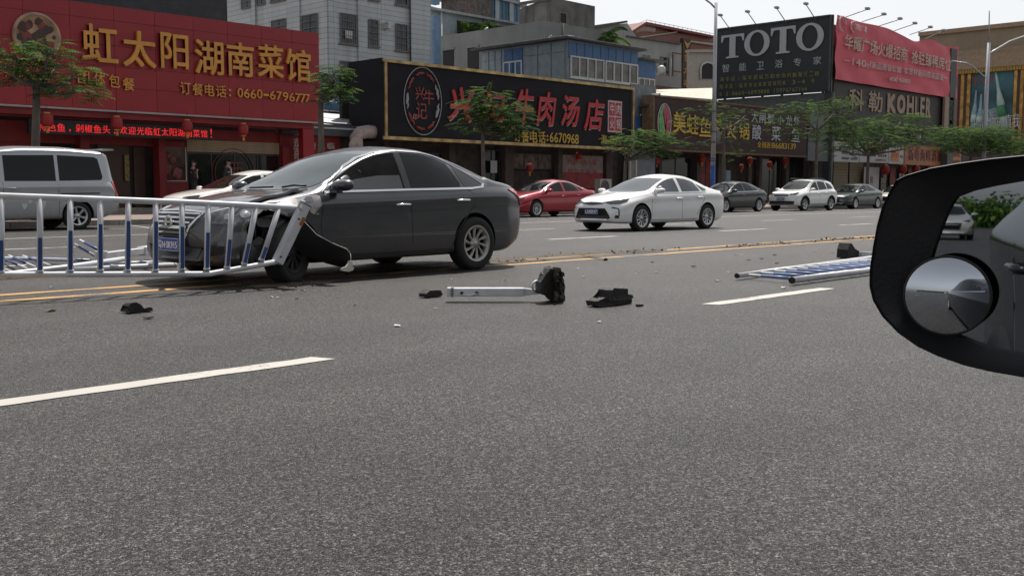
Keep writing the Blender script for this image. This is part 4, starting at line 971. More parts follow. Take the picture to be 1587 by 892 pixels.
# the gap with tin roofs
gp = thing('tin_roof_shed', 'low shed with overlapping tin roofs between the red restaurant and the black sign', 'shed', (27, 40, .15))
pb('wall', M('shed_wall', (.09, .07, .065), .8, var=.4), gp, 'y', 41, [(at(470, 260, Y=41).x, at(600, 260, Y=41).x, .15, at(540, 196, Y=41).z, 0, .2)])
tin = M('tin', (.34, .35, .37), .45, metal=.3, var=.25, streak=.5, dirtcol=(.16, .10, .07))
for (a, b, c, d_) in (((492, 190), (575, 196), 39.2, .9), ((500, 184), (580, 190), 39.9, .9), ((497, 199), (560, 206), 38.6, .7)):
    p, q = at(*a, Y=c), at(*b, Y=c); bm = NB()
    prism(bm, [p, q, q+Vector((0, d_, .3)), p+Vector((0, d_, .3))], (0, 0, .05)); obj('roof', finish(bm), tin, gp)
u0, u1, z0, z1 = rect('y', 43, 500, 573, 160, 172)
bs = thing('blue_awning_house', 'dark low house with a blue tin awning behind the young tree', 'house', (u0, 43, .15))
bm = NB(); n = 26
for i in range(n): pbox(bm, 'y', 43, u0+(u1-u0)*i/n, u0+(u1-u0)*(i+.55)/n, z0, z1, 0, .12)
prism(bm, [(u0, 42.95, z0), (u1, 42.95, z0-.1), (u1, 43.6, z1+.1), (u0, 43.6, z1+.2)], (0, 0, .05)); obj('awning', finish(bm), M('blue_tin', (.16, .27, .42), .5, var=.2, streak=.3), bs)
pb('wall', M('dim_wall', (.05, .05, .052), .8, var=.4), bs, 'y', 44.2, [(u0-2, u1+1, .15, z0, 0, .2)])
pb('wall', M('tile_dim', (.16, .17, .19), .7, var=.2), bs, 'y', 44.8, [(u0-1, u1+1, z1+.3, z1+1.6, 0, .2)])
u0, u1, z0, z1 = rect('y', 44, 547, 554, 172, 190); pb('pier', M('grey_pier', (.2, .2, .21), .7), bs, 'y', 44, [(u0, u1, z0, z1, 0, .2)])
# thick duct by the black sign
dc = thing('vent_duct', 'fat pinkish grey vent duct bending down beside the black sign box', 'duct', at(560, 208, Y=37.6)); bm = NB()
tube(bm, [at(592, 206, Y=37.6), at(570, 204, Y=37.6), at(558, 206, Y=37.6), at(552, 212, Y=37.6), at(553, 240, Y=37.6)], .30, 12); obj('duct', bm, M('duct_skin', (.36, .30, .28), .7, var=.25, bump=.5, bscale=9), dc)
bm = NB(); tube(bm, [at(551, 214, Y=37.5), at(546, 224, Y=37.5), at(546, 245, Y=37.5)], .16, 10); obj('branch_duct', bm, MATS['duct_skin'], dc)

# ------------------------------------------------------------------ black soup sign
SX0, SX1 = at(592, 150, Y=YS).x, at(981, 180, Y=YS).x
Z1 = (at(592, 95, Y=YS).z+at(981, 134, Y=YS).z)/2; Z0 = (at(592, 217, Y=YS).z+at(978, 231, Y=YS).z)/2
bk = M('sign_black', (.012, .012, .016), .75, var=.3, scale=.8, spec=.25)
ss = thing('soup_shop_sign', 'long black sign box with red brush characters, a round crest and a peeling gold frame', 'sign', ((SX0+SX1)/2, YS, Z0))
pb('box', bk, ss, 'y', YS, [(SX0+.12, SX1-.12, Z0+.12, Z1-.12, -1.3, 0), (SX0-.04, SX0+.1, Z0-.1, Z1+.05, -2.4, .02)])
gf = M('peeling_gold', (.42, .30, .13), .4, metal=.4, var=.5, scale=2.2, streak=.55, dirtcol=(.13, .03, .02))
pb('frame_rail', gf, ss, 'y', YS, [(SX0, SX1, Z1-.118, Z1+.02, -.3, .10)]); pb('frame_rail', gf, ss, 'y', YS, [(SX0, SX1, Z0-.03, Z0+.118, -.3, .10)])
pb('frame_rail', gf, ss, 'y', YS, [(SX0+.102, SX0+.24, Z0+.12, Z1-.12, .001, .098)]); pb('frame_rail', gf, ss, 'y', YS, [(SX1-.10, SX1, Z0+.12, Z1-.12, 0, .098)])
p = at(655, 157, Y=YS); e = M('crest_pale', (.34, .34, .35), .6); e2 = M('crest_red', (.25, .045, .045), .6, var=.3); rx, rz = 1.15, 1.55
bm = NB(); tube(bm, [p+Vector((rx*cos(a), -.03, rz*sin(a))) for a in [2*pi*k/48 for k in range(49)]], .022, 5, cap=False); cr = obj('crest', bm, e, ss)
for i in range(9):
    a0 = 2*pi*i/9+.1; bm = NB(); tube(bm, [p+Vector((rx*(.83+.05*sin(3*k))*cos(a0+k*.11), -.03, rz*(.83+.04*sin(3*k))*sin(a0+k*.11))) for k in range(6)], [.03, .06, .07, .06, .05, .02], 5); obj('crest_scroll', bm, e2 if i % 4 else e, cr)
for ch, a, b, s in (('兴', -.2, .35, .5), ('牛', .35, .2, .55), ('记', -.1, -.45, .6), ('印', -.5, -.75, .22)):
    bm = NB(); put_text(bm, ch, 'y', YS, p.x+a-s*.55, p.x+a+s*.55, p.z+b-s*.62, p.z+b+s*.62, .02, .02, .02); obj('crest_character', bm, e2 if s > .3 else M('crest_pink', (.5, .2, .24), .6), cr)
brush = M('brush_red', (.42, .022, .03), .5, var=.12); brushw = M('brush_edge', (.45, .42, .42), .5)
for ch, x, y, w_, h_ in (('兴', 714, 162, 36, 53), ('记', 765, 166, 34, 44), ('牛', 812, 165, 28, 54), ('肉', 846, 169, 26, 52), ('汤', 883, 172, 27, 47), ('店', 920, 178, 28, 48)):
    q = at(x, y, Y=YS); sc = at(x+.5, y, Y=YS).x-at(x-.5, y, Y=YS).x; sz = at(x, y-.5, Y=YS).z-at(x, y+.5, Y=YS).z
    ww = w_*sc/2; hh = h_*sz/2
    bm = NB(); put_text(bm, ch, 'y', YS, q.x-ww, q.x+ww, q.z-hh, q.z+hh, .05, .045, .03)
    for v in bm.verts: v.co.x += (v.co.z-q.z)*.16
    lt = obj('letter', bm, brush, ss)
    bm = NB(); put_text(bm, ch, 'y', YS, q.x-ww+.05, q.x+ww+.05, q.z-hh-.04, q.z+hh-.04, .02, .05, .005)
    for v in bm.verts: v.co.x += (v.co.z-q.z)*.16
    obj('letter_outline', bm, brushw, lt)
yel = M('yellow_letter', (.50, .33, .05), .5, var=.08)
chars('订餐电话', [(801, 210, 10), (813, 211.5, 12), (826, 212, 12), (839, 213, 11)], YS, ss, yel, .03, .02, .62)
for dy in (-3, 3): q = at(847.5, 214+dy, Y=YS); pb('letter', yel, ss, 'y', YS, [(q.x-.05, q.x+.05, q.z-.05, q.z+.05, .02, .05)])
chars('6670968', [(854, 213, 5.6), (861, 213.5, 5.6), (867.5, 214, 5.6), (874, 214.5, 5.6), (880.5, 215, 5.6), (887, 215.5, 5.6), (893, 216, 5.6)], YS, ss, yel, .03, .02, .52)
chars('海丰店', [(935, 216, 9), (946, 217, 9), (957, 218, 9)], YS, ss, yel, .03, .015, .5)
q = at(952.5, 181, Y=YS); st = pb('seal', M('seal_pink', (.50, .36, .38), .5), ss, 'y', YS, [(q.x-.62, q.x+.62, q.z-.88, q.z+.88, .0, .03)])
for a, b, ch in ((-1, 1, '牛'), (1, 1, '肉'), (-1, -1, '火'), (1, -1, '锅')):
    cx, cz = q.x+a*.29, q.z+b*.41; t_ = pb('seal_block', M('seal_red', (.34, .02, .035), .5), st, 'y', YS, [(cx-.25, cx+.25, cz-.37, cz+.37, .031, .04)])
    bm = NB(); put_text(bm, ch, 'y', YS, cx-.19, cx+.19, cz-.28, cz+.28, .01, .015, .041); obj('seal_character', bm, M('seal_white', (.6, .55, .55), .5), st)
# shop under it
sp_ = thing('soup_shop', 'dim soup shop front with doors and posters below the long black sign', 'shop', (37, YW, .15))
pb('back_wall', M('dim_brown', (.035, .028, .025), .8, var=.5), sp_, 'y', YW+.5, [(SX0-1.5, SX1+1, .15, Z0+.3, 0, .2)])
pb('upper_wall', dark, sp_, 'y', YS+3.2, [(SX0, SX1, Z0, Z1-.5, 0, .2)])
for x0, x1 in ((590, 597), (690, 700), (777, 790), (859, 866), (934, 944), (978, 984)):
    u0, u1, _, _ = rect('y', YW, x0, x1, 240, 320); pb('pillar', M('pillar_brown', (.05, .035, .03), .7, var=.3), sp_, 'y', YW, [(u0, u1, .15, Z0, 0, .3)])
for (x0, x1, yt, yb, m_, nm) in ((606, 688, 236, 300, shopglass, 'window'), (750, 776, 232, 292, shopglass, 'door'), (792, 857, 238, 262, M('faded_print', (.10, .07, .055), .6, var=.7, scale=3), 'transom')):
    u0, u1, z0, z1 = rect('y', YW, x0, x1, yt, yb); window(sp_, 'y', YW+.1, u0, u1, z0 if nm != 'door' else .2, z1, 2 if nm != 'transom' else 3, 1, frame_d, m_, name=nm)
u0, u1, z0, z1 = rect('y', YW-.1, 760, 770, 249, 268); pb('notice', M('notice_white', (.35, .36, .38), .6), sp_, 'y', YW-.1, [(u0, u1, z0, z1, 0, .02)])
u0, u1, z0, z1 = rect('y', YW-.1, 787, 795, 260, 279); pb('notice', MATS['notice_white'], sp_, 'y', YW-.1, [(u0, u1, z0, z1, 0, .02)])
u0, u1, z0, z1 = rect('y', YW-.1, 870, 934, 241, 292)
po = pb('poster', M('poster_grey', (.22, .17, .16), .6, var=.3), sp_, 'y', YW-.1, [(u0, u1, z0, z1, 0, .03)])
pb('poster_band', M('poster_red', (.22, .02, .025), .6, var=.4, scale=5), po, 'y', YW-.1, [(u0, u1, z0, z0+.9, .031, .04)])
for r_, s in enumerate(('兴记牛肉火锅', '精品牛杂汤')): line_text(s, 'y', YW-.1, u0+.5, u1-.6, z1-.55-r_*.55, z1-.2-r_*.55, MATS['poster_red'], po, d=.032)
for k in range(14):
    u = at(806+k*4, 280, Y=YW).x; pb('rail_bar', frame_d, sp_, 'y', YW, [(u, u+.03, .3, 1.6, .2, .23)])
lantern(821, 260, .95, YW-.5, 'orange red lantern hanging in the doorway of the soup shop', 'lanterns of the soup shop'); lantern(897, 242, .9, YW-.4, 'red lantern in front of the poster of the soup shop', 'lanterns of the soup shop')
# air conditioner
q = at(939, 288, Y=36.6); ac = thing('air_conditioner', 'pale air conditioner outdoor unit with a round fan between the red and the white car', 'air conditioner', (q.x, 36.6, q.z)); bm = NB(); pbox(bm, 'y', 37, q.x-.5, q.x+.5, q.z-.45, q.z+.38, 0, .4); obj('casing', bm, M('ac_pale', (.34, .33, .31), .5), ac)
bm = NB(); lathe(bm, [(.001, 36.59), (.30, 36.59), (.33, 36.57), (.36, 36.599)], 'y', 24, (q.x-.06, 0, q.z-.03)); fr = obj('fan_guard', bm, M('fan_dark', (.04, .04, .045), .5), ac)
bm = NB(); [tube(bm, [(q.x-.06+k*cos(a), 36.565, q.z-.03+k*sin(a)) for a in [2*pi*i/20 for i in range(21)]], .008, 4) for k in (.1, .2, .3)]; obj('guard_ring', bm, MATS['ac_pale'], fr)
pb('bracket', frame_d, ac, 'y', 37, [(q.x-.4, q.x-.35, .15, q.z-.452, 0, .35), (q.x+.35, q.x+.4, .15, q.z-.452, 0, .35)])

# ------------------------------------------------------------------ brown hotpot sign
MX0, MX1 = at(1013, 190, Y=YS).x, at(1250, 205, Y=YS).x
MZ1 = (at(1013, 147, Y=YS).z+at(1250, 177, Y=YS).z)/2; MZ0 = (at(1030, 232, Y=YS).z+at(1247, 241, Y=YS).z)/2
ms = thing('hotpot_sign', 'dark brown hotpot sign with yellow and white characters and a green and red leaf emblem', 'sign', ((MX0+MX1)/2, YS, MZ0))
pb('board', M('sign_brown', (.040, .016, .016), .7, var=.2), ms, 'y', YS, [(MX0, MX1, MZ0, MZ1, -.8, 0)])
pb('frame_rail', M('rusty_frame', (.16, .10, .06), .7, var=.4), ms, 'y', YS, [(MX0-.08, MX1+.08, MZ1+.002, MZ1+.09, -.8, .05)]); pb('frame_rail', MATS['rusty_frame'], ms, 'y', YS, [(MX0-.08, MX0-.002, MZ0, MZ1, -.8, .05)])
pb('frame_rail', MATS['rusty_frame'], ms, 'y', YS, [(MX0-.08, MX1+.08, MZ0-.09, MZ0-.002, -.8, .05)])
yl2 = M('bright_yellow_letter', (.55, .36, .04), .45); wl = M('silver_letter', (.40, .42, .46), .45)
def chars2(s, spots, mat, depth=.05, bold=.03):
    for ch, (x, y, w_, h_) in zip(s, spots):
        q = at(x, y, Y=YS); sc = at(x+.5, y, Y=YS).x-at(x-.5, y, Y=YS).x; sz = at(x, y-.5, Y=YS).z-at(x, y+.5, Y=YS).z
        bm = NB(); put_text(bm, ch, 'y', YS, q.x-w_*sc/2, q.x+w_*sc/2, q.z-h_*sz/2, q.z+h_*sz/2, depth, bold, .015); obj('letter', bm, mat, ms)
chars2('美蛙鱼头火锅', [(1052, 190, 20, 33), (1072, 193, 18, 30), (1092, 197, 19, 30), (1113, 198, 18, 29), (1131, 202, 18, 26), (1152, 203, 16, 24)], yl2)
chars2('大闸蟹小龙虾', [(1169, 181, 10, 17), (1181, 183, 9, 17), (1194, 184, 10, 16), (1209, 186, 9, 15), (1222, 187, 10, 16), (1234, 188, 9, 16)], wl, .03, .01)
chars2('酸菜鱼', [(1172, 205, 14, 23), (1202, 207, 14, 23), (1232, 209.5, 13, 21)], wl, .03, .02)
chars2('全国连锁', [(1176, 224, 6, 9), (1183.5, 225, 6, 9), (1190.5, 225, 6, 9), (1197.5, 225.5, 6, 9)], yl2, .03, .01); chars2('6683139', [(1203+i*4.6, 226+i*.15, 3.9, 9) for i in range(7)], yl2, .03, .01)
q = at(1029, 190, Y=YS)
for sx, col, nm in ((-1, (.13, .34, .12), 'leaf_green'), (1, (.38, .05, .11), 'leaf_red')):
    P = [Vector((q.x+sx*.62*sin(t)*(.9+.06*sin(9*t)), YS-.01, q.z+1.05*cos(t))) for t in [pi*k/16 for k in range(17)]]; P += [Vector((q.x+.18*sin(2*pi*k/8), YS-.01, q.z-1.05+2.1*k/8)) for k in range(1, 8)]
    bm = NB(); prism(bm, P, (0, -.05, 0)); bmesh.ops.triangulate(bm, faces=[f for f in bm.faces if len(f.verts) > 4]); obj('leaf_emblem', finish(bm), M(nm, col, .5, var=.3, scale=4), ms)
bm = NB(); tube(bm, [(q.x+.66*sin(t), YS-.04, q.z+1.1*cos(t)) for t in [2*pi*k/30 for k in range(31)]], .03, 5, cap=False); obj('leaf_outline', bm, M('white_paint_letter', (.5, .5, .5), .5), ms)
hs_ = thing('hotpot_shop', 'dark hotpot shop front with red lanterns under the brown sign', 'shop', ((MX0+MX1)/2, YW, .15))
pb('back_wall', MATS['dim_brown'], hs_, 'y', YW+.6, [(SX1+1, MX1+.5, .15, MZ0+.3, 0, .2)]); pb('upper_wall', MATS['dim_wall'], hs_, 'y', YS+3, [(MX0, MX1, MZ0, MZ1-.3, 0, .2)])
for x0, x1 in ((1016, 1020), (1075, 1082), (1108, 1112), (1155, 1160), (1172, 1176), (1213, 1218), (1248, 1254)):
    u0, u1, _, _ = rect('y', YW, x0, x1, 240, 320); pb('pillar', MATS['pillar_brown'], hs_, 'y', YW, [(u0, u1, .15, MZ0, 0, .3)])
for x0, x1, m_ in ((1023, 1073, shopglass), (1084, 1107, M('red_print', (.17, .025, .02), .6, var=.6, scale=4)), (1114, 1125, M('tan_print', (.16, .13, .07), .6, var=.4, scale=4)), (1178, 1211, shopglass), (1220, 1247, shopglass)):
    u0, u1, z0, z1 = rect('y', YW, x0, x1, 243, 310); window(hs_, 'y', YW+.1, u0, u1, .2, z1, 2, 1, frame_d, m_)
u0, u1, z0, z1 = rect('y', YW-.3, 1125, 1132, 264, 285); pb('notice', M('blue_notice', (.14, .26, .36), .6), hs_, 'y', YW-.3, [(u0, u1, z0, z1, 0, .02)])
for k, (x, y, h_) in enumerate(((1088, 246, 1.1), (1149, 259, .8), (1162, 249, 1.0), (1193, 255, .9), (1217, 250, 1.1), (1018, 250, .8))):
    lantern(x, y, h_, YW-.45, ('red lantern of the hotpot shop left of the lamp post', 'small low red lantern right of the lamp post', 'red lantern in the middle of the hotpot shop', 'faded red lantern over the dark sedan', 'red lantern at the right end of the hotpot shop', 'red lantern at the left corner of the hotpot shop')[k], 'red lanterns of the hotpot shop')
for x in (975, 984.5):
    u0, u1, _, _ = rect('y', YS+.2, x-1, x+1, 240, 300); tag(pb('thin_post', M('cream_post', (.36, .33, .26), .6), None, 'y', YS+.2, [(u0, u1, .15, MZ0+.4, 0, .1)]), 'thin cream post %s the gap between the two shops' % ('left of' if x < 980 else 'right of'), 'post')
# corner between the signs: grey-blue sheeting with blue wall
cn = thing('corner_annex', 'narrow grey annex with a blue lower wall and a slanting awning between the two signs', 'annex', (47.5, YS+1, .15))
u0, u1, z0, z1 = rect('y', YS+1.2, 976, 1012, 132, 240)
pb('wall', M('grey_blue_sheet', (.17, .20, .23), .6, var=.2, streak=.4), cn, 'y', YS+1.2, [(u0, u1+.2, .15, z1, 0, .1)])
u0, u1, z0, z1 = rect('y', YS+1, 983, 1008, 181, 204); pb('blue_wall', M('blue_sheet', (.04, .10, .26), .6, var=.25), cn, 'y', YS+1, [(u0, u1, z0, z1, 0, .05)])
bm = NB(); prism(bm, [at(990, 165, Y=YS+.9), at(1011, 145, Y=YS+.9), at(1011, 163, Y=YS+.9), at(991, 167, Y=YS+.9)], (0, -.6, 0)); obj('slanting_awning', finish(bm), frame_d, cn)
bm = NB(); tube(bm, [at(992, 180, Y=YS+.5), at(1010, 160, Y=YS+.5)], .03, 4); obj('strut', bm, frame_d, cn)
# ------------------------------------------------------------------ white tiled block
def tilemat(name, col, w_, h_, gap, gcol, streak=.35, off=0.0):
    m = bpy.data.materials.new(name); m.use_nodes = True; t = m.node_tree; b = t.nodes['Principled BSDF']; tc = t.nodes.new('ShaderNodeTexCoord')
    sp = t.nodes.new('ShaderNodeSeparateXYZ'); t.links.new(tc.outputs['Object'], sp.inputs[0])
    ad = t.nodes.new('ShaderNodeMath'); ad.operation = 'ADD'; t.links.new(sp.outputs[0], ad.inputs[0]); t.links.new(sp.outputs[1], ad.inputs[1])
    cb = t.nodes.new('ShaderNodeCombineXYZ'); t.links.new(ad.outputs[0], cb.inputs[0]); t.links.new(sp.outputs[2], cb.inputs[1])
    br = t.nodes.new('ShaderNodeTexBrick'); br.offset = off; br.inputs['Scale'].default_value = 1; br.inputs['Brick Width'].default_value = w_; br.inputs['Row Height'].default_value = h_
    br.inputs['Mortar Size'].default_value = gap; br.inputs['Color1'].default_value = (*col, 1); br.inputs['Color2'].default_value = (*[c*.86 for c in col], 1); br.inputs['Mortar'].default_value = (*gcol, 1)
    t.links.new(cb.outputs[0], br.inputs['Vector'])
    mp = t.nodes.new('ShaderNodeMapping'); mp.inputs['Scale'].default_value = (1.2, 1.2, .1); t.links.new(tc.outputs['Object'], mp.inputs[0])
    n = t.nodes.new('ShaderNodeTexNoise'); n.inputs['Scale'].default_value = .9; n.inputs['Detail'].default_value = 9; n.inputs['Roughness'].default_value = .7; t.links.new(mp.outputs[0], n.inputs['Vector'])
    r = t.nodes.new('ShaderNodeMapRange'); r.inputs[1].default_value = .48; r.inputs[2].default_value = .75; r.inputs[4].default_value = streak; t.links.new(n.outputs['Fac'], r.inputs[0])
    mx = t.nodes.new('ShaderNodeMix'); mx.data_type = 'RGBA'; mx.inputs[7].default_value = (.13, .115, .095, 1); t.links.new(r.outputs[0], mx.inputs[0]); t.links.new(br.outputs[0], mx.inputs[6])
    t.links.new(mx.outputs[2], b.inputs['Base Color']); b.inputs['Roughness'].default_value = .45
    bp = t.nodes.new('ShaderNodeBump'); bp.inputs['Strength'].default_value = .4; bp.inputs['Distance'].default_value = .02; t.links.new(br.outputs['Fac'], bp.inputs['Height']); bp.invert = True; t.links.new(bp.outputs[0], b.inputs['Normal'])
    return m
tile = tilemat('white_tile', (.56, .59, .61), 4.1, .30, .012, (.17, .18, .20), .45)
YT = 50.0; xa = at(507, 50, Y=YT).x; xb = at(668, 50, Y=YT).x; ya = YT; yb = at(345, 10, X=xa).y
tb = thing('tiled_block', 'tall white tiled apartment block with barred windows behind the red sign', 'building', ((xa+xb)/2, YT, .15))
bm = NB(); box(bm, xa, xb, YT, yb, .15, 24); obj('wall', bm, tile, tb)
tstrip = tilemat('white_tile_strip', (.52, .56, .58), 3.7, .30, .012, (.20, .21, .23), .3)
for x0, x1 in ((508, 520), (553, 567), (634, 666)):
    u0, u1, _, _ = rect('y', YT, x0, x1, 10, 100); pb('pilaster', tstrip, tb, 'y', YT, [(u0, u1, .15, 24, .002, .12)])
for (x0, x1, yt, yb_) in ((526, 552, 22, 68), (570, 586, 31, 72), (612, 631, 38, 79), (526, 552, 96, 141), (612, 631, -36, 8), (570, 586, -42, 0), (526, 552, -52, -5)):
    u0, u1, z0, z1 = rect('y', YT, x0, x1, yt, yb_); window(tb, 'y', YT, u0, u1, z0, z1, 2, 2, M('old_frame', (.22, .20, .18), .6), winglass, bars=5, sill=True)
u0, u1, z0, z1 = rect('y', YT-.1, 535, 546, 48, 60); pb('notice', frame_w, tb, 'y', YT-.1, [(u0, u1, z0, z1, 0, .03)])
for (x0, x1, yt, yb_) in ((468, 493, 23, 66), (421, 444, 31, 72), (374, 390, -28, 14), (398, 411, -32, 9), (419, 444, -50, 4), (468, 493, -60, -12)):
    u0, u1, z0, z1 = rect('x', xa, x0, x1, yt, yb_); window(tb, 'x', xa, u0, u1, z0, z1, 2, 2, MATS['old_frame'], winglass, bars=5)
for x0, x1 in ((391, 397), (446, 466)):
    u0, u1, _, _ = rect('x', xa, x0, x1, 10, 60); pb('pilaster', tstrip, tb, 'x', xa, [(u0, u1, .15, 24, .002, .1)])
u = at(636, 40, Y=YT-.2).x; bm = NB(); tube(bm, [(u, YT-.2, .2), (u, YT-.2, 24)], .05, 6); obj('drain_pipe', bm, frame_d, tb)
p = at(601, 38, Y=YT-.3); bm = NB(); box(bm, p.x-.12, p.x+.12, YT-.5, YT, p.z-.25, p.z+.12); tube(bm, [p, p+Vector((-.35, -.2, .15))], .04, 6); obj('wall_lamp', bm, frame_w, tb)
u0, u1, z0, z1 = rect('y', YT+.5, 666, 675, 8, 100); pb('balcony_cage', MATS['blue_tin'], tb, 'y', YT+.5, [(u0, u1, z0+6.2, z1, 0, .4), (u0, u1, z0, z0+3.0, 0, .5)])

# ------------------------------------------------------------------ silver shed, blue shed, tower
def poly(name, mat, parent, Y, pts, thick=.3):
    bm = NB(); prism(bm, [at(x, y, Y=Y) for x, y in pts], (0, thick, 0)); bmesh.ops.triangulate(bm, faces=[f for f in bm.faces if len(f.verts) > 4]); return obj(name, finish(bm), mat, parent)
silver = M('silver_sheet', (.24, .28, .31), .45, metal=.3, var=.15, streak=.3, dirtcol=(.14, .12, .10))
sd = thing('silver_shed', 'pale grey metal rooftop shed with a sloping roof and plants in its opening', 'shed', at(700, 60, Y=60))
poly('wall', silver, sd, 60, [(655, 12), (675, 14), (800, 36), (800, 110), (655, 130)], 6)
poly('roof', M('tin_roof', (.30, .31, .32), .5, var=.2, streak=.4), sd, 59.6, [(665, 9), (676, 12), (808, 36), (808, 39), (676, 16), (665, 13)], 6.5)
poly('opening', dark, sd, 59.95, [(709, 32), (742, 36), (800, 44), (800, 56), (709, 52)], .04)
u = at(684, 40, Y=59.8).x; bm = NB(); tube(bm, [(u, 59.8, 3), at(684, 18, Y=59.8)], .07, 6); obj('drain_pipe', bm, frame_w, sd)
bd_ = thing('blue_shed', 'blue metal rooftop shed with two doors behind the grey concrete parapet', 'shed', at(780, 30, Y=66))
poly('wall', M('shed_blue', (.10, .20, .30), .55, var=.25, streak=.3), bd_, 66, [(762, -12), (806, -2), (806, 60), (762, 60)], 5)
poly('side_wall', M('shed_brown', (.10, .095, .09), .8, var=.4, streak=.4), bd_, 65.9, [(732, -14), (762, -10), (762, 60), (732, 60)], 4)
poly('roof', tin, bd_, 65.7, [(730, -16), (816, 6), (818, 11), (806, 7), (730, -11)], 5)
for x in (768, 790): poly('door', M('pale_door', (.3, .36, .38), .5), bd_, 65.85, [(x, 0), (x+6, 1), (x+6, 40), (x, 40)], .05)
for k in range(8): poly('wall_rib', M('rib_blue', (.06, .13, .2), .6), bd_, 65.88, [(763+k*5.5, -6+k), (764+k*5.5, -6+k), (764+k*5.5, 40), (763+k*5.5, 40)], .05)
tw = thing('scaffold_tower', 'thin steel scaffold tower standing on the roof left of the blue shed', 'scaffold', at(724, 25, Y=63)); bm = NB(); br_ = NB()
for x in (711, 722, 727, 737): tube(bm, [at(x, 30, Y=63), at(x-1, -25, Y=63)], .05, 4)
obj('post', bm, M('rust_steel', (.14, .09, .08), .6, var=.3), tw)
for k in range(5): tube(br_, [at(706, 22-k*9, Y=62.9), at(740, 24-k*9, Y=62.9)], .03, 4); tube(br_, [at(711, 22-k*9, Y=63.1), at(737, 14-k*9, Y=63.1)], .02, 4)
obj('brace', br_, MATS['rust_steel'], tw)

# weathered concrete block
conc = M('weathered_concrete', (.15, .145, .14), .85, var=.35, scale=.7, streak=.8, dirtcol=(.035, .032, .03))
YC = 54.0; x0 = at(853, 20, Y=YC).x; x1 = at(922, 20, Y=YC).x; yl_ = at(805, 30, X=x0).y; zc = at(855, -4, Y=YC).z
wb = thing('weathered_block', 'black stained concrete rooftop block with one small window', 'building', ((x0+x1)/2, YC, 5))
bm = NB(); zr = at(922, 10, Y=YC).z
for f in ([(x0, YC, 5), (x1, YC, 5), (x1, YC, zr), (x0, YC, zc)], [(x0, yl_, 5), (x0, YC, 5), (x0, YC, zc), (x0, yl_, zc-.5)], [(x1, YC, 5), (x1, yl_, 5), (x1, yl_, zr-.5), (x1, YC, zr)], [(x0, YC, zc), (x1, YC, zr), (x1, yl_, zr-.5), (x0, yl_, zc-.5)], [(x0, yl_, 5), (x0, yl_, zc-.5), (x1, yl_, zr-.5), (x1, yl_, 5)]):
    bm.faces.new([bm.verts.new(q) for q in f])
obj('wall', finish(bm), conc, wb)
u0, u1, z0, z1 = rect('y', YC, 867, 878, 20, 37); window(wb, 'y', YC, u0, u1, z0, z1, 1, 1, MATS['old_frame'], dark, sill=True)
pb('coping', M('coping', (.12, .115, .11), .8, var=.3), wb, 'x', x0, [(YC-.1, yl_, zc-.25, zc-.02, .0, .12)])

# grey block with parapet
YG = 47.0; xg = at(842, 60, Y=YG).x; xg1 = at(912, 60, Y=YG).x; zg = at(842, 32, Y=YG).z; yg = at(660, 60, X=xg).y
grey = M('grey_plaster', (.21, .215, .21), .85, var=.14, scale=.6, streak=.30, dirtcol=(.11, .105, .10))
gb = thing('grey_block', 'plain grey plastered block with two dark openings and a flat parapet', 'building', ((xg+xg1)/2, YG, .15))
bm = NB(); box(bm, xg, xg1+3, YG, yg, .15, zg); obj('wall', bm, grey, gb)
for (a, b, yt, yb_) in ((687, 703.5, 78, 125), (725, 742, 74, 130)):
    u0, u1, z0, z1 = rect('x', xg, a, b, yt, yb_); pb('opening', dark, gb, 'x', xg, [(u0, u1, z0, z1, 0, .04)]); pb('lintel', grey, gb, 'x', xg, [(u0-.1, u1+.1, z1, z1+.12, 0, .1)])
u = at(873, 50, Y=YG-.1).x; bm = NB(); tube(bm, [(u, YG-.1, 6), (u, YG-.1, zg)], .05, 6); obj('drain_pipe', bm, frame_d, gb)
for k, (x, y) in enumerate(((752, 45), (851, 57))):
    p = at(x, y, X=xg+.2) if k == 0 else at(x, y, Y=YG-.2); bm = NB(); tube(bm, [p-Vector((0, 0, .5)), p, p+Vector((.25, 0, .1))], .05, 6); obj('vent_pipe', bm, frame_w, gb)

# lean-to with blue panels and white windows
YL = 42.0; xl0 = at(880, 80, Y=YL).x; xl1 = at(988, 100, Y=YL).x; zl = (at(880, 60, Y=YL).z+at(988, 80, Y=YL).z)/2; yl2_ = at(747, 90, X=xl0).y
lt_ = thing('blue_lean_to', 'rooftop annex of blue panels and white sliding windows above the black sign', 'annex', ((xl0+xl1)/2, YL, 5))
bluep = M('blue_panel', (.045, .12, .27), .5, var=.15, streak=.25, dirtcol=(.12, .13, .14))
bm = NB(); box(bm, xl0, xl1, YL, yl2_, 4, zl); obj('wall', bm, silver, lt_)
n = 9
for i in range(n):
    a, b = xl0+(xl1-xl0)*i/n, xl0+(xl1-xl0)*(i+1)/n; zb3 = at(930, 96, Y=YL).z
    pb('panel', bluep, lt_, 'y', YL, [(a+.03, b-.03, zb3, zl-.1, 0, .04)])
for x_0, x_1 in ((883, 935), (937, 987.5)):
    u0, u1, _, _ = rect('y', YL, x_0, x_1, 90, 120); z1 = at(935, 93.5, Y=YL).z; z0 = at(935, 126, Y=YL).z
    window(lt_, 'y', YL-.02, u0, u1, z0, z1, 4, 1, frame_w, M('curtain_glass', (.10, .09, .07), .12, var=.9, scale=1.3, spec=.6), fw=.09, d=.08, sill=True)
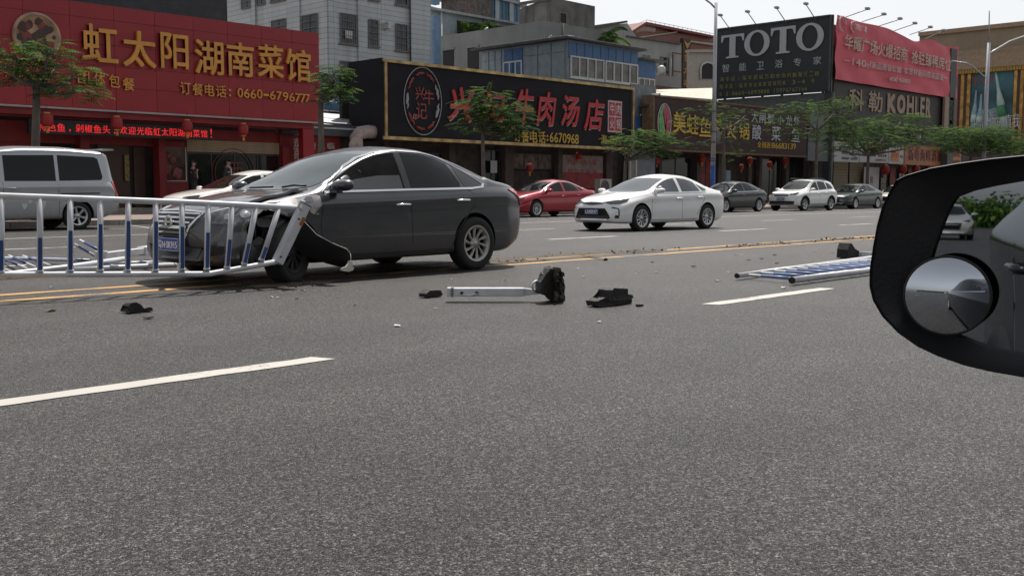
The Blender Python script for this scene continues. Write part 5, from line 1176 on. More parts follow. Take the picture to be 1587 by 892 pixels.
# side: framed grey sheets and a blue strip
for (a, b, m_) in ((749, 778, silver), (781, 811, bluep), (814, 877, silver)):
    u0, u1, _, _ = rect('x', xl0, a, b, 80, 120)
    k = {749: 3, 781: 2, 814: 3}[a]
    for i in range(k):
        for z0, z1 in ((4.2, zl-2.4), (zl-2.36, zl-.72), (zl-.68, zl-.12)) if m_ is silver else ((zl-1.7, zl-.12),):
            pb('panel', m_, lt_, 'x', xl0, [(u0+(u1-u0)*i/k+.05, u0+(u1-u0)*(i+1)/k-.05, z0, z1, 0, .05)])
u0, u1, z0, z1 = rect('x', xl0, 781, 810, 95, 130); window(lt_, 'x', xl0, u0, u1, z0, z1, 3, 1, frame_w, winglass, fw=.09, d=.09)
bm = NB(); prism(bm, [(xl0-.5, YL-.4, zl+.02), (xl1+.5, YL-.4, zl-.02), (xl1+.5, yl2_+.6, zl+.1), (xl0-.5, yl2_+.6, zl+.02)], (0, 0, .10)); obj('roof', finish(bm), M('old_tin_roof', (.10, .10, .105), .6, var=.3), lt_)
bm = NB(); nn_ = 44
for i in range(nn_): y = YL-.35+(yl2_-YL+.6)*i/nn_; tube(bm, [(xl0-.56, y, zl+.12), (xl0+.1, y, zl+.15)], .055, 6)
for i in range(70): x = xl0-.4+(xl1-xl0+.8)*i/70; tube(bm, [(x, YL-.46, zl+.08), (x, YL+.3, zl+.12)], .045, 6)
o = obj('roof_corrugation', bm, MATS['old_tin_roof'], lt_); o['kind'] = 'stuff'
pb('floor_beam', M('beam_dirty', (.22, .20, .17), .8, var=.3, streak=.5), lt_, 'y', YL, [(xl0-.3, xl1+.4, at(935, 130, Y=YL).z-.5, at(935, 130, Y=YL).z-.12, -.2, .3)])
# smaller annex right of it
u0, u1, z0, z1 = rect('y', 43.5, 988, 1016, 94, 142); an = thing('small_annex', 'small rooftop annex with a blue panel over pale windows, right of the larger blue annex', 'annex', (u0, 43.5, 5))
pb('wall', silver, an, 'y', 43.5, [(u0, u1, 4, z1, -3, 0)]); pb('panel', bluep, an, 'y', 43.5, [(u0+.05, u1-.05, z1-1.15, z1-.05, .002, .05)]); window(an, 'y', 43.5, u0+.1, u1-.1, z0+.2, z1-1.2, 3, 1, frame_w, MATS['curtain_glass'], fw=.07)
pb('roof', MATS['old_tin_roof'], an, 'y', 43.5, [(u0, u1+.8, z1+.002, z1+.1, -3, .5)])

# white wall house with mono-pitch roof
YH = 56.0; wh = thing('white_wall_house', 'stained white plaster house with a tilted tile roof edge behind the palm', 'house', at(980, 100, Y=YH))
wpl = M('white_plaster', (.36, .37, .35), .85, var=.12, scale=.5, streak=.35, dirtcol=(.16, .15, .13))
poly('wall', wpl, wh, YH, [(918, 44), (972, 36), (974, 56), (1056, 68), (1056, 160), (918, 160)], 3)
poly('roof', M('tile_edge', (.10, .085, .075), .8, var=.4), wh, YH-.5, [(919, 40), (972, 32), (973, 35), (919, 46)], 9)
poly('coping', M('coping', (.12, .115, .11)), wh, YH-.2, [(973, 55), (1057, 67), (1057, 69), (973, 57)], 8)
u0, u1, z0, z1 = rect('y', YH, 1023, 1036, 89, 120); window(wh, 'y', YH, u0, u1, z0, z1, 1, 2, frame_d, winglass)
u0, u1, z0, z1 = rect('y', YH, 994, 1008, 84, 91); window(wh, 'y', YH, u0, u1, z0, z1, 2, 1, frame_w, winglass)
for q in ((1041, 1054, 82, 84), (1041, 1054, 110, 112), (1041, 1043, 84, 127)):
    u0, u1, z0, z1 = rect('y', YH-.4, *q); pb('rusty_bracket', MATS['rust_steel'], wh, 'y', YH-.4, [(u0, u1, z0, z1, 0, .1)])
u = at(1040, 100, Y=YH-.3).x; bm = NB(); tube(bm, [(u, YH-.3, 4), at(1040, 80, Y=YH-.3)], .07, 6); obj('drain_pipe', bm, frame_w, wh)
q = at(1028, 128, Y=50); ra = thing('rooftop_air_conditioner', 'air conditioner unit with a small tank on the roof edge above the brown sign', 'air conditioner', q); bm = NB(); box(bm, q.x-.9, q.x+.9, 49.6, 50.2, q.z-.4, q.z+.5); obj('casing', bm, MATS['ac_pale'], ra)
bm = NB(); lathe(bm, [(.001, .52+q.z), (.3, .55+q.z), (.33, .8+q.z), (.3, 1.15+q.z), (.12, 1.3+q.z), (.001, 1.32+q.z)], 'z', 14, (q.x-.4, 49.9, 0)); obj('tank', bm, frame_w, ra)
pb('deck', MATS['rust_steel'], ra, 'y', 50, [(q.x-2, q.x+2, q.z-.6, q.z-.42, -.5, .8)])

# red brick building with pediment
YB = 68.0; brick = tilemat('red_brick', (.23, .075, .055), .5, .16, .01, (.16, .08, .06), .2, .5); cream = M('cream_plaster', (.42, .39, .34), .8, var=.1, streak=.2)
rbk = thing('brick_building', 'red brick building with a decorated gable and a vertical gold character sign', 'building', at(1040, 140, Y=YB))
poly('wall', brick, rbk, YB, [(972, 52), (1002, 37), (1032, 46), (1040, 50), (1110, 58), (1110, 170), (972, 170)], 10)
poly('gable_roof', M('brick_roof', (.20, .06, .05), .7, var=.2), rbk, YB-.6, [(970, 54), (1002, 34), (1110, 56), (1110, 59), (1002, 38.5), (973, 55)], 11)
poly('cornice', cream, rbk, YB-.4, [(985, 58), (1050, 49), (1050, 50.5), (985, 60)], .4); poly('cornice', cream, rbk, YB-.4, [(1062, 62), (1110, 68), (1110, 71), (1062, 64)], .4)
bm = NB()
for k in range(7):
    a = at(988+k*4.3, 46-2.5*sin(k*pi/6), Y=YB-.2); lathe(bm, [(.001, a.y-.1), (.3, a.y), (.4, a.y+.2)], 'y', 8, (a.x, 0, a.z))
o = obj('gable_ornament', bm, M('ornament', (.45, .36, .33), .7), rbk); o['kind'] = 'stuff'
bm = NB(); tube(bm, [at(975, 43, Y=YB-.5), at(1002, 31, Y=YB-.5), at(1108, 53, Y=YB-.5)], .03, 4)
for k in range(16): x = 1002+k*7; tube(bm, [at(x, 36+k*1.45, Y=YB-.5), at(x, 31+k*1.45, Y=YB-.5)], .025, 4)
obj('railing', bm, M('pale_rail', (.5, .48, .46), .5), rbk)
u0, u1, z0, z1 = rect('y', YB-1, 1054, 1066, 61, 137); vs_ = pb('vertical_sign', M('sign_dark', (.06, .03, .02), .6), rbk, 'y', YB-1, [(u0, u1, z0, z1, 0, .4)])
for i, ch in enumerate('金六福'):
    zc_ = at(1060, 90+i*20, Y=YB-1).z; bm = NB(); put_text(bm, ch, 'y', YB-1, u0+.1, u1-.1, zc_-.42, zc_+.42, .05, .02, .41); obj('sign_character', bm, M('gold_flat', (.45, .26, .05), .5), vs_)
bm = NB(); zc_ = at(1060, 70, Y=YB-1).z; prism(bm, [(u0+.1, YB-1.42, zc_+.4), ((u0+u1)/2, YB-1.42, zc_-.5), (u1-.1, YB-1.42, zc_+.4), ((u0+u1)/2, YB-1.42, zc_+.1)], (0, -.05, 0)); obj('sign_mark', finish(bm), MATS['gold_flat'], vs_)
cw_ = thing('cream_arch_house', 'cream rendered house with an arched window half hidden by the lamp post', 'house', at(1090, 140, Y=60))
poly('wall', cream, cw_, 60, [(1072, 79), (1112, 80), (1112, 165), (1072, 165)], .6); poly('cornice', cream, cw_, 59.7, [(1070, 77), (1112, 77), (1112, 81), (1070, 81)], .6)
poly('window', dark, cw_, 59.9, [(1087, 122), (1087, 104), (1090, 100), (1096, 97.5), (1102, 99), (1106, 104), (1106, 122)], .15)
bm = NB(); tube(bm, [at(x, y, Y=59.85) for x, y in ((1086, 123), (1086, 104), (1089, 99.5), (1096, 96.5), (1103, 98.5), (1107, 104), (1107, 123))], .10, 6); obj('window_surround', bm, frame_w, cw_)
bm = NB(); prism(bm, [at(1003, 148, Y=38.5), at(1108, 156, Y=38.5), at(1108, 138, Y=44), at(1010, 141, Y=44)], (0, 0, .08)); tag(obj('tin_roof', finish(bm), M('cream_tin', (.42, .37, .28), .6, var=.2, streak=.3)), 'pale cream corrugated roof sheet just above the brown hotpot sign', 'roof')

# ------------------------------------------------------------------ big corner billboards
XT = at(1290, 60, Y=37).x; ty0 = at(1285.5, 60, X=XT).y; ty1 = at(1111, 60, X=XT).y; tz1 = (at(1111, 47, X=XT).z+at(1285, 26, X=XT).z)/2; tz0 = (at(1111, 151, X=XT).z+at(1283, 144, X=XT).z)/2
to = thing('bathroom_billboard', 'dark billboard with large white serif TOTO letters facing down the street', 'billboard', (XT, (ty0+ty1)/2, tz0))
pb('board', M('board_slate', (.022, .026, .032), .6, var=.15, scale=.5), to, 'x', XT, [(ty0, ty1, tz0, tz1, -.4, 0)]); pb('frame_rail', frame_d, to, 'x', XT, [(ty0-.05, ty1+.05, tz1+.002, tz1+.12, -.4, .08), ])
pb('frame_rail', frame_d, to, 'x', XT, [(ty0-.08, ty0-.002, tz0, tz1, -.4, .06)])
for k in range(6): pb('strut', M('strut_steel', (.06, .065, .07), .6), to, 'x', XT+.6, [(ty0+.6+k*(ty1-ty0-1.2)/5, ty0+.75+k*(ty1-ty0-1.2)/5, .15, tz1-.3, 0, .15)])
totow = M('letter_grey_white', (.42, .43, .46), .45, var=.05)
def xr_(px0, px1, yt, yb): return rect('x', XT, px0, px1, yt, yb)
for (ch, a, b, yt, yb_) in (('T', 1119, 1154, 54, 90), ('O', 1155, 1194, 47, 87), ('T', 1196, 1234, 42, 83), ('O', 1235.5, 1278, 36, 79)):
    u0, u1, z0, z1 = xr_(a, b, yt, yb_); w_, h_ = u1-u0, z1-z0; bm = NB(); um = (u0+u1)/2
    if ch == 'T':
        P = [(-.5, 1), (.5, 1), (.5, .70), (.45, .70), (.40, .86), (.34, .90), (.13, .90), (.13, .10), (.17, .07), (.28, .06), (.28, 0), (-.28, 0), (-.28, .06), (-.17, .07), (-.13, .10), (-.13, .90), (-.34, .90), (-.40, .86), (-.45, .70), (-.5, .70)][:20]
        flat(bm, [(XT-.02, um+x*w_, z0+y*h_) for x, y in P], (-.08, 0, 0))
    else:
        n = 44; A = []; B_ = []
        for k in range(n):
            t = 2*pi*k/n; A.append((um+.5*w_*cos(t), (z0+z1)/2+.5*h_*sin(t))); B_.append((um+.29*w_*cos(t), (z0+z1)/2+.42*h_*sin(t)))
        for d_ in (-.02, -.10):
            va = [bm.verts.new((XT+d_, *q)) for q in A]; vb = [bm.verts.new((XT+d_, *q)) for q in B_]
            for k in range(n): bm.faces.new((va[k], va[(k+1) % n], vb[(k+1) % n], vb[k]))
            if d_ == -.02: v0 = va, vb
        for i_, w2 in ((0, va), (1, vb)):
            for k in range(n): bm.faces.new((v0[i_][k], v0[i_][(k+1) % n], w2[(k+1) % n], w2[k]))
    obj('letter', finish(bm), totow, to)
def xchars(s, spots, h, mat, bold=.01, wk=1.0, depth=.03):
    for ch, (x, y, w_) in zip(s, spots):
        if ch == ' ': continue
        q = at(x, y, X=XT); sc = abs(at(x+.5, y, X=XT).y-at(x-.5, y, X=XT).y); sz = at(x, y-.5, X=XT).z-at(x, y+.5, X=XT).z
        bm = NB(); hh = h*sz/2; ww = w_*sc/2
        if ch in '-': hh *= .12
        if ch in ':': ww *= .25; hh *= .6
        put_text(bm, ch, 'x', XT, q.y-ww, q.y+ww, q.z-hh, q.z+hh, depth, bold, .02); obj('letter', bm, mat, to)
xchars('智能卫浴专家', [(1125, 106, 10.5), (1151.5, 104, 11), (1178.7, 102, 11), (1207.5, 99, 12), (1236, 96.5, 12), (1267, 94, 12.5)], 12.5, totow, .01)
olive = M('olive_letter', (.24, .23, .08), .5)
def row(s, xa_, ya_, xb_, yb2, h, mat, wd):
    n = len(s); return xchars(s, [(xa_+(xb_-xa_)*(i+.5)/n, ya_+(yb2-ya_)*(i+.5)/n, wd) for i in range(n)], h, mat, .008)
row('海丰店:海丰县城万和市场科勤展厅二楼', 1115, 123.5, 1271, 114, 7.2, olive, 6.6)
row('陆丰店:陆丰市全美家居城四栋 3-4 号', 1115, 135, 1264, 125.5, 7.0, olive, 5.4)
row('电 话:0660-6893888 15976767166', 1115, 146.5, 1252, 137.5, 6.2, olive, 3.7)
for ok_, (hx, hy), (bx_, by_) in zip(('leftmost', 'second', 'third', 'rightmost'), ((1119, 38.5), (1161, 32), (1205, 25.7), (1250, 19.3)), ((1134, 45), (1176, 40), (1221, 34.5), (1266, 29))):
    b_ = at(bx_, by_, X=XT); h_ = Vector((XT-1.5, b_.y+.1, b_.z+.85)); lampfix('floodlight', b_-Vector((0, 0, .2)), h_, 'floodlight on a bent arm over the dark TOTO billboard, %s of the four' % ok_, 'floodlights over the TOTO billboard')
# lower sheet wall beneath, post at the corner
tw_ = thing('sheet_wall', 'grey metal sheet wall and dark scaffold standing under the TOTO billboard', 'wall', (XT, (ty0+ty1)/2, .15))
pb('sheet', M('slate_sheet', (.10, .105, .11), .6, var=.25, streak=.4), tw_, 'x', XT+.3, [(ty0-.3, ty1, .15, tz0-.05, -.2, 0)])
for (a, b, yt, yb_) in ((1250, 1291, 207, 250), (1254, 1290, 168, 205)):
    u0, u1, z0, z1 = rect('y', 37.3, a, b, yt, yb_); pb('panel', M('grey_panel', (.115, .125, .14), .55, var=.2, streak=.3), tw_, 'y', 37.3, [(u0, u1, z0, z1, 0, .15)])
# red banner billboard
BX0, BX1 = at(1295, 60, Y=37).x, at(1483, 110, Y=37).x
bz = [(at(1295, 22, Y=37).z+at(1483, 72, Y=37).z)/2, (at(1291, 123.5, Y=37).z+at(1477, 152, Y=37).z)/2]
bn = thing('banner_billboard', 'wrinkled rose red cloth banner billboard advertising a plaza with white writing', 'billboard', ((BX0+BX1)/2, 37, bz[1]))
bm = NB(); nx, nz_ = 60, 16; g_ = []
for i in range(nx+1):
    col_ = []
    for j in range(nz_+1):
        x = BX0+(BX1-BX0)*i/nx; z = bz[1]+(bz[0]-bz[1])*j/nz_; t = i/nx
        sag = (.28*abs(sin(t*9))**2*(j == nz_)+.12*abs(sin(t*9))**2*(j == nz_-1))*(1 if t > .3 else .3)+.35*math.exp(-((t-.62)/.08)**2)*(j/nz_)**6
        y = 37-.05-.10*noise.noise(Vector((x*.35, z*.9, 0)))-.04*sin((x*.7+z*1.8)*1.6)
        col_.append(bm.verts.new((x, y, z-sag)))
    g_.append(col_)
for i in range(nx):
    for j in range(nz_): bm.faces.new((g_[i][j], g_[i+1][j], g_[i+1][j+1], g_[i][j+1]))
obj('banner_cloth', bm, M('rose_banner', (.70, .12, .16), .65, var=.10, scale=.5), bn, smooth=80)
pb('frame', frame_d, bn, 'y', 37.4, [(BX0+.2, BX1-.2, bz[1]+.2, bz[0]-.6, -.1, 0), (BX0-.3, BX0-.1, .15, bz[0], -.2, .3)])
bw = M('banner_white', (.62, .50, .50), .6, var=.15); bwy = M('banner_cream', (.62, .48, .40), .6, var=.15)
def brow(s, x_0, y_0, x_1, y_1, h_0, h_1, mat, bold, fill=.86):
    n = len(s); wd = [.5 if c in ' ' else 1 for c in s]; tot = sum(wd); A_, Z_ = at(x_0, y_0, Y=36.8), at(x_1, y_1, Y=36.8); acc = 0
    za, zb2 = A_.z, Z_.z; ha = h_0*(at(x_0, y_0-.5, Y=36.8).z-at(x_0, y_0+.5, Y=36.8).z)
    for c, w_ in zip(s, wd):
        t = (acc+w_/2)/tot; u = A_.x+(Z_.x-A_.x)*t; z = za+(zb2-za)*t; cw2 = (Z_.x-A_.x)/tot*w_*fill/2; acc += w_
        if c == ' ': continue
        bm = NB(); hh = ha/2*(.1 if c == '—' else 1); put_text(bm, c, 'y', 36.8, u-cw2, u+cw2, z-hh, z+hh, .03, bold, .03); obj('letter', bm, mat, bn)
brow('华耀广场火爆招商 抢驻臻稀席位', 1308, 64, 1473, 101.5, 23, 0, bwy, .015, .92)
brow('—140㎡新品精装公寓 实景样板间荐迎品鉴—', 1308, 93.5, 1468, 121.5, 11.5, 0, bw, .01)
brow('400 6880', 1377, 122.5, 1410, 126.5, 6.5, 0, bw, .01)
for (x, y, s_) in ((1306, 37, 1.05), (1323, 42, .8)):
    q = at(x, y, Y=36.8); bm = NB(); tube(bm, [q+Vector((.5*s_*cos(a), 0, .5*s_*sin(a))) for a in [2*pi*k/12 for k in range(10)]], .07, 5); obj('banner_logo', bm, bw, bn)
bm = NB(); q = at(1332, 43.5, Y=36.8); put_text(bm, '华耀广场', 'y', 36.8, q.x-.9, q.x+1.2, q.z-.25, q.z+.25, .03, 0, .02); obj('lettering', bm, bw, bn)
for ok_, (hx, hy), (bx_, by_) in zip(('leftmost', 'second', 'third', 'fourth', 'fifth', 'rightmost'), ((1344.6, 14.6), (1370, 23), (1395, 30), (1418, 37), (1442, 43), (1463, 48)), ((1310, 25), (1336, 32), (1361, 39), (1386, 46), (1410, 52), (1435, 58))):
    b_ = at(bx_, by_+2, Y=37.1); d_ = at(hx, hy, Y=34.2); lampfix('floodlight', b_, d_, 'floodlight on a long arm over the red banner, %s of the six' % ok_, 'floodlights over the red banner')
# brown board beneath the banner
ko = thing('kitchen_brand_board', 'dark brown shop board with beige 科勒 and KOHLER lettering under the red banner', 'sign', ((BX0+BX1)/2, 37.3, 4))
u0 = at(1291, 180, Y=37.3).x; u1 = at(1462, 180, Y=37.3).x; kz = at(1380, 200, Y=37.3).z
pb('board', M('board_brown', (.040, .032, .032), .6, var=.15), ko, 'y', 37.3, [(u0, u1, kz, bz[1]+.3, -.2, 0)]); pb('lower_board', M('board_brown2', (.03, .026, .028), .7), ko, 'y', 37.4, [(u0, u1, at(1380, 221, Y=37.4).z, kz-.01, -.2, 0)])
beige = M('beige_letter', (.32, .22, .15), .5, var=.08)
for ch, a, b, yt, yb_ in (('科', 1315, 1338, 138, 171), ('勒', 1345, 1367, 142.5, 174), ('K', 1374.5, 1388, 145.5, 175.5), ('O', 1389.5, 1402.5, 147, 177), ('H', 1404.5, 1415.5, 148.5, 179), ('L', 1417.5, 1424, 150, 180.5), ('E', 1425.5, 1432.5, 151, 181.5), ('R', 1434, 1442, 152, 183)):
    a0, a1, z0, z1 = rect('y', 37.3, a, b, yt, yb_); bm = NB(); put_text(bm, ch, 'y', 37.3, a0, a1, z0, z1, .06, .05 if ch in '科勒' else .16, .01); obj('letter', bm, beige, ko)
a0, a1, z0, z1 = rect('y', 37.2, 1386, 1428, 205, 213.5); line_text('厨房卫浴', 'y', 37.2, a0, a1, z0, z1, frame_w, ko)
a0, a1, z0, z1 = rect('y', 37.1, 1461.5, 1475, 151, 204); vb = pb('vertical_board', M('beige_board', (.30, .22, .16), .6, var=.15), ko, 'y', 37.1, [(a0, a1, z0, z1, 0, .2)])
for i, ch in enumerate('建材家居广场'): bm = NB(); zz = z1-.5-(z1-z0-.9)*i/5; put_text(bm, ch, 'y', 37.1, a0+.9, a1-.15, zz-.3, zz+.3, .02, .01, .2); obj('board_character', bm, frame_d, vb)
a0, a1, z0, z1 = rect('y', 36.9, 1475, 1484, 76, 245); pb('corner_post', M('post_greygreen', (.055, .07, .07), .6, streak=.2), ko, 'y', 36.9, [(a0, a1, .15, z1, -.6, 0)])
# row of small shops
rw_ = thing('small_shops', 'row of small shops with beige shutters and a red decorated front below the brown board', 'building', ((BX0+BX1)/2, 38.6, .15))
pb('wall', M('shop_dim', (.05, .035, .03), .8, var=.4), rw_, 'y', 38.8, [(XT+.2, BX1+20, .15, kz+.5, -4, 0)])
for a, b in ((1268, 1289), (1291, 1314), (1316, 1337.5)):
    a0, a1, z0, z1 = rect('y', 38.6, a, b, 250, 300); z0 = .2; s2 = pb('roller_shutter', dark, rw_, 'y', 38.6, [(a0, a1, z0, z1, 0, .03)]); k = 14
    for i in range(k): pb('shutter_slat', M('olive_shutter', (.19, .15, .095), .6, var=.12), s2, 'y', 38.6, [(a0+.03, a1-.03, z0+(z1-z0)*i/k+.01, z0+(z1-z0)*(i+1)/k-.015, .031, .06)])
for k in range(8):
    a0, a1, z0, z1 = rect('y', 38.5, 1365+k*14, 1375+k*14, 259, 300); window(rw_, 'y', 38.5, a0, a1, .2, z1, 1, 2, MATS['pillar_brown'], MATS['red_print'] if k % 2 else shopglass)
a0, a1, z0, z1 = rect('y', 38.2, 1339, 1362, 259, 293); wp_ = pb('poster', M('white_poster', (.42, .40, .42), .5, var=.1), rw_, 'y', 38.2, [(a0, a1, z0, z1, 0, .05)])
for i, ch in enumerate('招租'): bm = NB(); put_text(bm, ch, 'y', 38.2, (a0+a1)/2-.3, (a0+a1)/2+.2, z1-1.3-i*.75, z1-.75-i*.75, .01, .02, .05); obj('poster_character', bm, MATS['poster_red'], wp_)
def shopsign(name, label, px, board, txts):
    a0, a1, z0, z1 = rect('y', 37.5, *px); s = thing(name, label, 'sign', (a0, 37.5, z0)); pb('board', board, s, 'y', 37.5, [(a0, a1, z0, z1, -.3, 0)])
    for (st_, fx0, fx1, fz0, fz1, mt, bo) in txts:
        n = len(st_); w_ = (a1-a0)*(fx1-fx0)/n
        for i, ch in enumerate(st_):
            if ch == ' ': continue
            bm = NB(); put_text(bm, ch, 'y', 37.5, a0+(a1-a0)*fx0+i*w_+w_*.07, a0+(a1-a0)*fx0+(i+1)*w_-w_*.07, z0+(z1-z0)*fz0, z0+(z1-z0)*fz1, .02, bo, .005); obj('letter', bm, mt, s)
wbrd = M('white_board', (.44, .45, .47), .5, var=.08); redl = M('red_letter', (.38, .03, .035), .5); blkl = M('dark_letter', (.05, .05, .06), .5); orl = M('orange_letter', (.55, .20, .04), .5)
shopsign('white_shop_sign', 'white shop sign with small dark rows of writing right of the grey panel', (1293, 1331.5, 220, 251), wbrd, [('清凉一夏冷饮', .2, .95, .62, .78, blkl, 0), ('奶茶 果汁', .3, .95, .38, .54, blkl, 0), ('0660 6689', .3, .95, .12, .26, blkl, 0)])
shopsign('white_food_sign', 'white shop sign with bold red characters in the middle of the small signs', (1333, 1377, 220, 252), wbrd, [('潮美食店', .28, .92, .52, .90, redl, .04), ('早餐 粥粉面 快餐小炒', .08, .95, .30, .42, blkl, .01), ('6689221', .55, .95, .08, .2, redl, .01)])
shopsign('orange_white_sign', 'narrow white and orange shop sign between the white and the ochre sign', (1378, 1401, 221, 254), wbrd, [('鲜汁', .12, .9, .72, .92, blkl, .02), ('■', .1, .72, .12, .66, orl, 0), ('肠粉', .16, .66, .3, .52, redl, .02), ('早点', .74, .96, .3, .42, blkl, 0)])
shopsign('ochre_sign', 'long ochre shop sign with dark red characters beside the wing mirror', (1403, 1490, 226, 257), M('ochre_board', (.34, .13, .04), .5, var=.15), [('新粤海鲜酒楼', .05, .64, .22, .8, M('maroon_letter', (.14, .015, .012), .5), .05), ('订座热线', .68, .98, .52, .8, MATS['maroon_letter'], .02), ('6681688', .68, .98, .18, .36, MATS['maroon_letter'], .02)])
for k, (x, y, l_) in enumerate(((1372, 263, 'red lantern right of the white poster'), (1399, 262, 'first red lantern under the ochre sign'), (1420, 263, 'second red lantern under the ochre sign'), (1439, 263, 'red lantern farthest right under the ochre sign'))): lantern(x, y, 1.6, 37.6, l_, 'red lanterns of the small shops')

# tan stone building with gold pilasters and a drinks advert
XB = at(1587, 100, Y=43).x; tan = M('tan_stone', (.30, .235, .165), .8, var=.15, scale=.4, streak=.35, dirtcol=(.16, .12, .09))
tn = thing('tan_building', 'big tan stone building with gold pilasters at the right edge', 'building', (XB, 50, .15))
def xrect(px0, px1, yt, yb): return rect('x', XB, px0, px1, yt, yb)
yfar = at(1425, 60, X=XB).y; ztp = at(1510, 43, X=XB).z; zcn = at(1510, 108, X=XB).z
bm = NB(); box(bm, XB, XB+40, 36, yfar, .15, ztp); obj('wall', bm, tan, tn)
pb('cornice', M('tan_cornice', (.34, .25, .17), .7, var=.15), tn, 'x', XB, [(36, yfar, zcn, zcn+1.6, 0, 1.0), (36, yfar, zcn+1.602, zcn+2.3, 0, .5)]); pb('cornice', MATS['tan_cornice'], tn, 'x', XB, [(36, yfar, ztp-.4, ztp+.1, .01, .4)])
bm = NB()
for k in range(60): y = 36+(yfar-36)*k/60; box(bm, XB-.9, XB-.3, y+.1, y+.5, zcn-.5, zcn-.01)
o = obj('cornice_bracket', bm, MATS['gold_flat'], tn); o['kind'] = 'stuff'
gmet = M('gold_pilaster', (.42, .24, .07), .35, metal=.6, var=.5, scale=1.5)
for a, b, m_ in ((1488, 1492, M('maroon_strip', (.08, .01, .012), .6)), (1492, 1497, gmet), (1497, 1502, MATS['sign_dark']), (1502, 1507, gmet), (1574, 1579, gmet), (1579, 1584, MATS['sign_dark']), (1584, 1589, gmet)):
    a0, a1, _, _ = xrect(a, b, 120, 200); pb('pilaster', m_, tn, 'x', XB, [(a0, a1, .15, zcn-.5, 0, .5)])
a0, a1, _, _ = xrect(1507, 1573, 110, 215); z1 = zcn-.5; z0 = at(1540, 225, X=XB).z
ad_ = thing('drinks_advert', 'teal poster with tilted green bottles and ice on the tan building', 'poster', (XB, (a0+a1)/2, z0)); pb('board', M('teal_poster', (.045, .15, .19), .5, var=.7, scale=.25), ad_, 'x', XB, [(a0, a1, z0, z1, 0, .3)])
def bottle(px, pyt, pyb, wpx, tilt, m1, m2):
    t_ = at(px, pyt, X=XB-.33); b2 = at(px+tilt, pyb, X=XB-.33); r_ = wpx*abs(at(px+.5, 150, X=XB).y-at(px-.5, 150, X=XB).y)/2; bm = NB()
    tube(bm, [t_, t_+(b2-t_)*.12, t_+(b2-t_)*.28, t_+(b2-t_)*.45, b2], [r_*.3, r_*.34, r_*.45, r_, r_], 12); o = obj('bottle', bm, m1, ad_); bm = NB(); tube(bm, [t_+(b2-t_)*.5+Vector((-.08, 0, 0)), t_+(b2-t_)*.66+Vector((-.08, 0, 0))], r_*1.0, 12); obj('bottle_label', bm, m2, o)
gb1 = M('bottle_pale', (.40, .52, .50), .4, var=.3, scale=.6); gb2 = M('bottle_label_green', (.06, .25, .10), .5)
bottle(1543, 110, 218, 12, 17, gb1, gb2); bottle(1513, 140, 215, 9, -6, M('bottle_blue', (.26, .38, .44), .4, var=.3), gb1); bottle(1521, 146, 215, 10, -4, MATS['bottle_blue'], gb1)
bm = NB()
for k in range(26): q = at(random.uniform(1524, 1548), random.uniform(172, 208), X=XB-.36); bmesh.ops.create_cube(bm, size=random.uniform(.3, .9), matrix=Matrix.Translation(q) @ Matrix.Rotation(random.uniform(0, 3), 4, (1, .3, .2)) @ Matrix.Scale(.2, 4, (1, 0, 0)))
o = obj('ice_print', bm, M('ice', (.30, .40, .42), .4, var=.3), ad_); o['kind'] = 'stuff'
q = at(1520, 122, X=XB-.31); bm = NB(); put_text(bm, '冰爽', 'x', XB, q.y-1.6, q.y+1.6, q.z-.8, q.z+.6, .02, .01, .31); obj('lettering', bm, M('muted_red', (.22, .08, .09), .5), ad_)
q = at(1540, 190, X=XB-.5); bm = NB(); put_text(bm, '喝出你的真我', 'x', XB, q.y-3, q.y+2.2, q.z-.7, q.z+.9, .02, .01, .6); obj('lettering', bm, frame_w, ad_)
# far buildings and hills closing the street
# ------------------------------------------------------------------ trees
bark = M('bark', (.11, .095, .08), .9, var=.3, bump=.5, bscale=20)
def leafmat(name, col):
    m = M(name, col, .75, var=.6, scale=1.6, spec=.12); b = m.node_tree.nodes['Principled BSDF']
    b.inputs['Subsurface Weight'].default_value = 0
    t = m.node_tree; tr = t.nodes.new('ShaderNodeBsdfTranslucent'); mx = t.nodes.new('ShaderNodeMixShader'); mx.inputs[0].default_value = .35
    src = b.inputs['Base Color'].links[0].from_socket; t.links.new(src, tr.inputs[0]); out = t.nodes['Material Output']
    t.links.new(b.outputs[0], mx.inputs[1]); t.links.new(tr.outputs[0], mx.inputs[2]); t.links.new(mx.outputs[0], out.inputs[0]); return m
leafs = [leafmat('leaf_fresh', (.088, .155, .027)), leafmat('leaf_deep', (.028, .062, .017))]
def frond(bm, p, d, L, mi):
    """a feathery spray: a drooping stalk with pairs of narrow leaflets"""
    d = d.normalized(); side = d.cross(Vector((0, 0, 1)))
    if side.length < .1: side = Vector((1, 0, 0))
    side.normalize(); n = 7; q = Vector(p)
    for k in range(n):
        dd = (d+Vector((0, 0, -.09*k))).normalized(); q2 = q+dd*L/n; w_ = L*.30*(1-abs(k/n-.4)); upv = side.cross(dd).normalized()
        for s in (-1, 1):
            b0 = q; tip = q+side*s*w_+dd*w_*.55+Vector((0, 0, -w_*.25+random.uniform(-.02, .02))); m_ = (b0+tip)/2
            a = bm.verts.new(b0); b = bm.verts.new(m_+dd*.03+upv*.01); c = bm.verts.new(tip); e = bm.verts.new(m_-dd*.03+upv*.01)
            f = bm.faces.new((a, b, c, e)); f.material_index = mi
        q = q2
